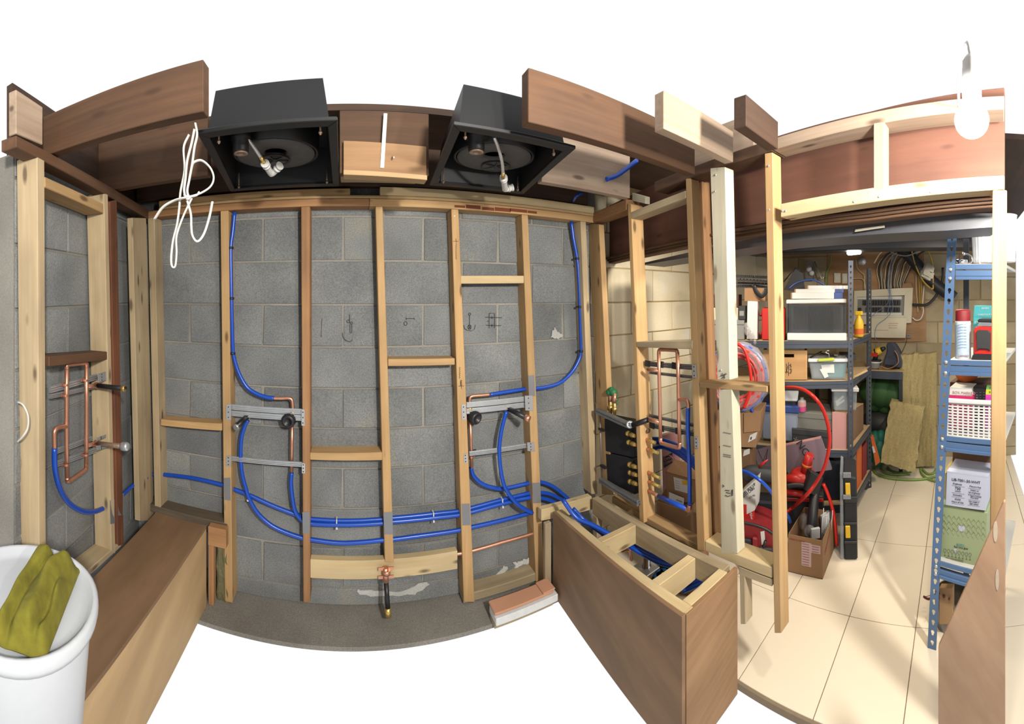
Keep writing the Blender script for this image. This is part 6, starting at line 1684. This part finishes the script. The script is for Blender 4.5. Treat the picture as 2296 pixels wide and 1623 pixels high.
for (u, v, r) in ((1962, 990, .09), (1972, 1005, .10), (1968, 1020, .09), (1975, 980, .06)): bb.ball(XW.at(u, v, -.05), r, 10, (1, .8, 1.1))
obj('bag', bb, M['tealbag'], k)
single('black_duffel', 'black duffel in the shadow between sleeping bag and teal bag', 'bag', MB().ball(XW.at(1972, 945, .15), .15, 14, (1, 1.2, .75)).ball(XW.at(1990, 960, .1), .12, 12), M['dark_box'])
k = thing('orange_carton', 'narrow orange and white carton leaning beside the slotted post foot', 'box', pt(1962, 1040, 3.15))
oc = view(1962, 3.1)
pbox('body', [(1963, 1044), (1973, 1036), (1958, 980), (1952, 978)], oc, 0, .05, M['orange'], k)
pbox('white_label', [(1958, 1016), (1963, 1014), (1959, 1000), (1955, 1001)], oc, -.002, .002, M['paper'], k)
# ================================================================ blue rack at the right
kr = thing('blue_rack', 'blue slotted steel rack at the right with four shelves', 'rack', KF.at(2150, 1400))
nK = KF.n()
A, B = KF.at(2127, 487, 0), KF.at(2085, 1344, 0)
d = (B - A); B = A + d * ((A.z) / (A.z - B.z))
kpost('post', A, B, (KF.at(2147, 900) - KF.at(2127, 900)), kr, M['rack_blue'], .0453, .0085, .0025, .035, nK)
for i, v in enumerate((604, 624, 812, 836, 984, 1002, 1270, 1287)):
    t_ = (v - 487) / 857
    u = 2137 - 42 * t_
    obj('rivet', MB().lathe(KF.at(u, v, -.002), -nK, [(0, .004), (.006, .004), (.008, 0)], 12), M['galv'], kr)
UR = 2253
def kshelf(vl, vr, bl, br, ul, deps=.40):
    # lip: vl left top, vr right top ; beam below
    l0, l1 = KF.at(ul, vl, .004), KF.at(UR, vr, .004)
    obj('shelf_board', MB().ext([l0, l1, l1 + V((0, 0, -.014)), l0 + V((0, 0, -.014))], nK * deps), M['melamine'], kr, bevel=.001)
    obj('lip', MB().ext([KF.at(ul, vl + 1, -.002), KF.at(UR, vr + 1, -.002), KF.at(UR, vr + 12, -.002), KF.at(ul, vl + 12, -.002)], nK * .005), M['rack_blue'], kr, bevel=.001)
    mb = MB()
    mb.ext([KF.at(ul, bl, .0), KF.at(UR, br, .0), KF.at(UR, br + 13, .0), KF.at(ul, bl + 13, .0)], nK * .02)
    mb.ext([KF.at(ul, bl + 13.5, -.006), KF.at(UR, br + 13.5, -.006), KF.at(UR, br + 21, -.006), KF.at(ul, bl + 21, -.006)], nK * .026)
    obj('beam', mb, M['rack_blue'], kr, bevel=.001)
kshelf(592, 591, 606, 606, 2142)
kshelf(806, 809, 820, 824, 2129)
kshelf(976, 988, 990, 1005, 2119)
kshelf(1256, 1292, 1276, 1316, 2105)
for u in (2160, 2238):
    p = KF.at(u, 640, .42)
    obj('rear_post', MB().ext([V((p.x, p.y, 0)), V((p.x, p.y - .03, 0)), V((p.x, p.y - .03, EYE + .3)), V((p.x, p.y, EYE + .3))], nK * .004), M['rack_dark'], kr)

# ribbed tumblers
M['glass'] = plain('glass', (.92, .95, 1, 1), .06, 0, .02, alpha=.38)
def tumbler(label, u, vb, off, h, r0, r1):
    c = KF.at(u, vb, off)
    t = thing('tumbler', label, 'glass', c, 'ribbed tumblers stacked on the top blue shelf')
    n = 40
    vs, fs = [], []
    prof = [(0, .004), (r0, .004), (r0 + .002, .012)] + [(r0 + (r1 - r0) * i / 8, .012 + (h - .012) * i / 8) for i in range(1, 9)] + [(r1 - .003, h), (r1 - .004, h - .01), (r0 - .004, .02), (0, .018)]
    for i, (r, z) in enumerate(prof):
        for k_ in range(n):
            a = 2 * pi * k_ / n
            rr = r * (1 + (.025 * (1 if k_ % 2 else -1) if 2 <= i <= 8 else 0))
            vs.append(c + V((rr * cos(a), rr * sin(a), z)))
    for i in range(len(prof) - 1):
        for k_ in range(n):
            l = (k_ + 1) % n
            fs.append((i * n + k_, i * n + l, (i + 1) * n + l, (i + 1) * n + k_))
    obj('cup', MB().add(vs, fs, False), M['glass'], t)
    obj('rim', MB().tube([c + V(((r1 - .0015) * cos(a), (r1 - .0015) * sin(a), h)) for a in [2 * pi * i / 32 for i in range(32)]], .0022, 6, closed=True), M['glass'], t)
tumbler('ribbed clear tumbler standing left on the top blue shelf', 2204, 591, .07, .142, .042, .050)
tumbler('ribbed clear tumbler standing right on the top blue shelf', 2256, 590, .10, .142, .040, .046)
tumbler('ribbed clear tumbler nested on top of the left one', 2206, 545, .07, .118, .0405, .050)
tumbler('ribbed clear tumbler nested on top of the right one', 2258, 543, .10, .118, .038, .046)
t = thing('small_valve', 'small chrome fitting and hook beside the tumblers', 'fitting', KF.at(2157, 592, .06))
obj('ring', MB().lathe(KF.at(2157, 592, .06), (0, 0, 1), [(.024, 0), (.026, .004), (.026, .018), (.022, .02), (.02, .004)], 20), M['chrome'], t)
obj('hook', MB().tube(smooth([KF.at(u, v, .06) for u, v in ((2162, 590), (2178, 588), (2178, 576), (2170, 570), (2163, 569))], 4), .004, 8).ball(KF.at(2161, 569, .06), .008, 10), M['chrome'], t)

# second shelf: spray can, teal carton, laser level
c = KF.at(2159, 806, .06)
t = thing('spray_can', 'aerosol can with red cap and pale blue label on the second blue shelf', 'can', c)
obj('can', MB().lathe(c, (0, 0, 1), [(0, 0), (.034, 0), (.0355, .004), (.0355, .165), (.033, .172), (0, .173)], 28), M['white_p'], t)
obj('cap', MB().lathe(c, (0, 0, 1), [(.0335, .172), (.0335, .212), (.030, .222), (0, .223)], 28), M['red_d'], t)
lb = obj('label', MB().lathe(c, (0, 0, 1), [(.0359, .01), (.0359, .155)], 28), plain('can_label', C(196, 216, 232), .4), t)
can_pl = view(2159, (KF.at(2159, 806, .06).to_2d().length - .0366))
for i in range(9): ptext('mmmm mm', 2147, 728 + i * 6.5, 3, can_pl, 0, M['wire_blue'], lb, 'print')
ptext('DANGER', 2148, 800, 4.5, can_pl, -.0, M['ink_red'], lb, 'print')
t = thing('teal_carton', 'teal carton with white print behind the laser level', 'box', KF.at(2210, 808, .15))
pbox('body', [(2182, 807), (2240, 808), (2240, 712), (2182, 711)], KF, .13, .12, M['teal'], t, .002)
pbox('folded_top', [(2182, 711), (2240, 712), (2237, 686), (2184, 685)], KF, .13, .06, M['teal'], t, .002)
ptext('READY', 2201, 693, 4, KF, .128, M['white_p'], t, 'lettering')
ptext('CARESTOUT.CA', 2193, 707, 3.6, KF, .128, M['white_p'], t, 'lettering')
ptext('CA', 2185, 725, 5, KF, .128, M['white_p'], t, 'lettering')
t = thing('laser_level', 'red and dark grey laser level on the second blue shelf', 'level', KF.at(2208, 812, .04))
pbox('body', [(2182, 796), (2230, 797), (2231, 738), (2226, 733), (2188, 732), (2182, 738)], KF, .02, .10, M['red_p'], t, .006)
pbox('front_plate', [(2190, 788), (2194, 782), (2214, 783), (2220, 788), (2221, 746), (2216, 741), (2192, 740), (2188, 746)], KF, .008, .014, M['dark_box'], t, .003)
pbox('base', [(2176, 811), (2232, 813), (2231, 795), (2181, 794)], KF, .015, .11, M['black'], t, .005)
pbox('head', [(2191, 732), (2226, 733), (2222, 722), (2194, 721)], KF, .03, .08, M['clear'], t, .003)
pbox('cap', [(2191, 722), (2227, 723), (2225, 716), (2193, 715)], KF, .025, .09, M['black'], t, .004)
pbox('side_grip', [(2232, 800), (2240, 802), (2241, 745), (2232, 742)], KF, .03, .07, M['black'], t, .003)

# third shelf
t = thing('slotted_basket', 'white slotted plastic basket on the third blue shelf', 'basket', KF.at(2172, 980, .1))
def KQ(u, v, off): return KF.at(u, v, off)
random.seed(5)
bars = MB()
rows = 11
for i in range(rows + 1):
    a = i / rows
    y0, y1 = 902 + a * 72, 908 + a * 76
    ul_, ur_ = 2121 + a * 1.5, 2232 - a * 4
    bars.ext([KF.at(ul_, y0 + 3.0, .02), KF.at(ur_, y1 + 3.2, .02), KF.at(ur_, y1, .02), KF.at(ul_, y0, .02)], nK * .004)
for i in range(10):
    a = i / 9
    bars.ext([KF.at(2122 + a * 105, 976 + a * 8, .0205), KF.at(2126 + a * 105, 976 + a * 8, .0205), KF.at(2126 + a * 106, 902 + a * 6, .0205), KF.at(2122 + a * 106, 902 + a * 6, .0205)], nK * .003)
obj('slotted_front', bars, M['white_p'], t)
pbox('rim', [(2119, 903), (2234, 909), (2234, 900), (2119, 894)], KF, .008, .02, M['white_p'], t, .003)
pbox('base', [(2122, 980), (2230, 988), (2230, 984), (2122, 976)], KF, .02, .26, M['white_p'], t)
pbox('back', [(2122, 978), (2230, 986), (2230, 908), (2122, 902)], KF, .28, .005, M['white_p'], t)
sd = [KF.at(2121, 978, .02), KF.at(2121, 900, .02), KF.at(2121, 900, .02) + nK * .26, KF.at(2121, 978, .02) + nK * .26]
obj('side', MB().ext(sd, V((.0, -.004, 0))), M['white_p'], t)
t = thing('pink_carton', 'pink and white printed carton standing in the slotted basket', 'box', KF.at(2155, 940, .08))
pbox('body', [(2130, 960), (2181, 963), (2182, 886), (2128, 885)], KF, .06, .1, plain('hotpink', C(226, 40, 110), .5), t)
pbox('white_band', [(2129, 886), (2180, 889), (2179, 871), (2130, 868)], KF, .06, .1, M['paper'], t)
ptext('BOX MARKED', 2136, 882, 6, KF, .058, M['ink_pink'], t, 'lettering', 2156, 883)
t = thing('remote_unit', 'black keypad unit standing in the slotted basket', 'device', KF.at(2196, 940, .1))
pbox('body', [(2184, 965), (2211, 966), (2211, 869), (2182, 867)], KF, .09, .05, M['dark_box'], t, .003)
for i in range(3):
    for j in range(3): pbox('key', fq(2188 + j * 8, 2192 + j * 8, 879 + i * 6, 881 + i * 6), KF, .087, .003, M['ink_grey'], t)
t = thing('colour_card', 'green yellow and magenta size card at the right of the basket', 'card', KF.at(2222, 940, .08))
for q, m in (([(2209, 960), (2232, 962), (2232, 886), (2210, 884)], plain('magenta2', C(226, 70, 190), .5)), ([(2210, 884), (2232, 886), (2232, 874), (2211, 873)], plain('lime2', C(222, 220, 60), .5)), ([(2211, 873), (2232, 874), (2232, 866), (2213, 864)], plain('green2', C(130, 190, 90), .5))):
    pbox('band', q, KF, .05, .02, m, t)
ptext('S', 2219, 871.5, 4.5, KF, .048, M['ink'], t, 'lettering'); ptext('R', 2218, 881, 4.5, KF, .048, M['ink'], t, 'lettering')
t = thing('orange_bowl', 'orange bowl on top of a brown box under the second blue shelf', 'bowl', KF.at(2166, 862, .2))
obj('bowl', MB().lathe(KF.at(2168, 856, .2), (0, 0, 1), [(0, 0), (.035, 0), (.055, .03), (.06, .05), (.056, .05), (.03, .008), (0, .008)], 24), M['orange'], t)
carton('brown carton behind the basket under the orange bowl', 2130, 2222, 856, 965, KF, .16, .1, mat=M['brown_box'], tape=False)

# bottom shelf
t = thing('cardboard_box', 'brown cardboard box behind the white lamp carton under the third blue shelf', 'box', KF.at(2175, 1200, .2))
pbox('body', [(2132, 1180), (2222, 1190), (2220, 1022), (2136, 1012)], KF, .16, .18, M['card_dark'], t, .002)
t = thing('lamp_carton', 'white lamp carton with printed specifications lying on the green carton', 'box', KF.at(2168, 1143, .05))
M['lav'] = plain('lav', C(214, 218, 238), .5, 0, .02)
bq = [(2120, 1132), (2210, 1145), (2215, 1070), (2123, 1057)]
pbox('body', bq, KF, .02, .14, M['lav'], t, .001)
f = [KF.at(2123, 1056, .02), KF.at(2215, 1069, .02), KF.at(2215, 1057, .10), KF.at(2128, 1046, .10)]
obj('lid', MB().ext(f, (0, 0, -.004)), M['lav'], t)
def lt(s, u, v, h, m='ink'):
    ptext(s, u, v, h, KF, .0185, M[m], t, 'lettering', u + 30, v + 4.2)
lt('LIB-7001-30-WHT', 2134, 1077, 6.2); lt('Brightness', 2137, 1085, 3.6); lt('750', 2141, 1097, 6.6); lt('lumens', 2142, 1101.5, 3.2)
lt('Dimmable', 2137, 1110, 3.6); lt('50,000', 2141, 1120, 3.6); lt('Hours of Use', 2134, 1125, 3.6)
lt('Mercury free', 2174, 1091, 3.6); lt('Instant on,', 2176, 1099.5, 3.4); lt('full brightness', 2172, 1104.5, 3.4); lt('7 Years Limited', 2171, 1111.5, 3.4); lt('Warranty', 2176, 1116.5, 3.4); lt('Can install in', 2172, 1124.5, 3.4); lt('tight space', 2174, 1129.5, 3.4)
rl = MB()
for u0, u1, v in ((2134, 2163, 1088), (2134, 2163, 1104), (2134, 2163, 1113), (2134, 2162, 1128), (2171, 2198, 1094), (2171, 2198, 1107.5), (2171, 2198, 1119.5), (2170, 2197, 1132)):
    rl.tube([KF.at(u0, v, .0188), KF.at(u1, v + (u1 - u0) * .14, .0188)], .0004, 4)
obj('rule', rl, M['ink_grey'], t)['kind'] = 'stuff'
t = thing('glass_carton', 'pale green wine glass carton on the bottom blue shelf', 'box', KF.at(2160, 1262, .05))
M['sage'] = plain('sage', C(176, 190, 142), .55, 0, .03)
pbox('body', [(2107, 1257), (2212, 1277), (2214, 1150), (2109, 1128)], KF, .03, .22, M['sage'], t, .002)
pat = MB()
for i in range(9):
    u = 2112 + i * 11
    for j in range(3):
        v = 1160 + j * 14 + (u - 2112) * .17
        pat.tube([KF.at(x, y, .0285) for x, y in ((u, v), (u + 5, v - 7), (u + 10, v + 1), (u + 5, v + 8), (u, v))], .0007, 4)
obj('lattice_print', pat, plain('sage_l', C(200, 208, 170), .55), t)['kind'] = 'stuff'
pbox('white_square', [(2149, 1190), (2163, 1192.5), (2163.5, 1181), (2149.5, 1178.5)], KF, .0285, .001, M['lav'], t)
def gt(s, u, v, h, m): ptext(s, u, v, h, KF, .0285, M[m], t, 'lettering', u + 30, v + 5.2)
gt('ALICA', 2144, 1222, 5, 'teal'); gt('Red wine glass', 2139, 1226.5, 4, 'ink')
gg = MB()
for i in range(8):
    u = 2119 + i * 8; v = 1234 + i * 1.4
    gg.tube([KF.at(u + 3 * cos(a), v + 4 * sin(a), .0285) for a in [i_ * pi / 5 for i_ in range(11)]], .0006, 4)
    gg.tube([KF.at(u, v + 4, .0285), KF.at(u, v + 11, .0285), KF.at(u - 2.5, v + 11, .0285), KF.at(u + 2.5, v + 11.5, .0285)], .0006, 4)
obj('glass_drawing', gg, M['grey_box'], t)['kind'] = 'stuff'
pbox('wine_tag', [(2140, 1237), (2144, 1238), (2145, 1231), (2138, 1230)], KF, .0285, .001, M['lav'], t)
for i in range(3): gt('mmmmm mmmm mmm mmmm mm', 2120, 1250 + i * 3.4, 2, 'grey_box')
carton('yellow carton edge between the blue post and the lamp carton', 2113, 2121, 1060, 1125, KF, .10, .2, mat=plain('pale_yellow', C(232, 214, 140), .6), tape=False)
t = thing('bead_garland', 'dark red bead garland at the foot of the blue post', 'garland', zpt(2090, 1340, .2))
M['bead'] = plain('bead', C(120, 36, 36), .5, 0, .2)
random.seed(9)
bm_ = MB()
GP = KF
for i in range(34):
    a = i / 33
    u, v = 2072 + a * 62, 1338 + 6 * sin(a * 9) - 10 * a * (1 - a)
    bm_.ball(KF.at(u, v, .10 + .05 * sin(i)), .006, 6)
obj('beads', bm_, M['bead'], t)['kind'] = 'stuff'
obj('string', MB().tube(smooth([KF.at(2072, 1338, .1), KF.at(2095, 1334, .13), KF.at(2115, 1340, .09), KF.at(2134, 1336, .1)], 5), .0015, 5), M['bead'], t)
t = thing('mesh_bin', 'perforated grey metal bin under the bottom blue shelf', 'bin', KF.at(2140, 1420, .15))
obj('drum', MB().lathe(KF.at(2136, 1420, .17), (0, 0, 1), [(0, 0), (.08, 0), (.085, .20), (.08, .2)], 24), M['steel_dark'], t)
carton('kraft envelope box beside the mesh bin under the bottom blue shelf', 2106, 2136, 1318, 1400, KF, .06, .03, mat=M['card_in'], tape=False)

# plywood sheet leaning at the lower right
ps = Plane(1.70, 1.02)
f = [ps.at(2104, 1450), ps.at(2104, 1460), ps.at(2254, 1460), ps.at(2254, 1124), ps.at(2250, 1126)]
f[1].z = f[2].z = 0
M['ply_patch'] = wood('ply_patch', C(212, 174, 140), C(190, 148, 114), knot=True, sc=(3, 22, 22))
single('plywood_sheet', 'knotty plywood sheet leaning across the lower right corner', 'plywood', MB().ext(f, ps.n() * .012), M['ply_patch'], grain=(.2, .5, .8), bevel=.001)
pso = [o for o in bpy.data.objects if o.name.startswith('plywood_sheet')][0]
for u, v, w, h in ((2232, 1192, .006, .028), (2236, 1300, .005, .028)):
    c_ = ps.at(u, v, -.001)
    ed = V((cos(ps.b), -sin(ps.b), 0))
    obj('filler_patch', MB().prism([c_ + ed * (w * cos(a)) + V((0, 0, h * sin(a))) for a in [i * pi / 6 for i in range(12)]], [c_ + ps.n() * .0008 + ed * (w * cos(a)) + V((0, 0, h * sin(a))) for a in [i * pi / 6 for i in range(12)]]), plain('filler', C(226, 204, 180), .8), pso)
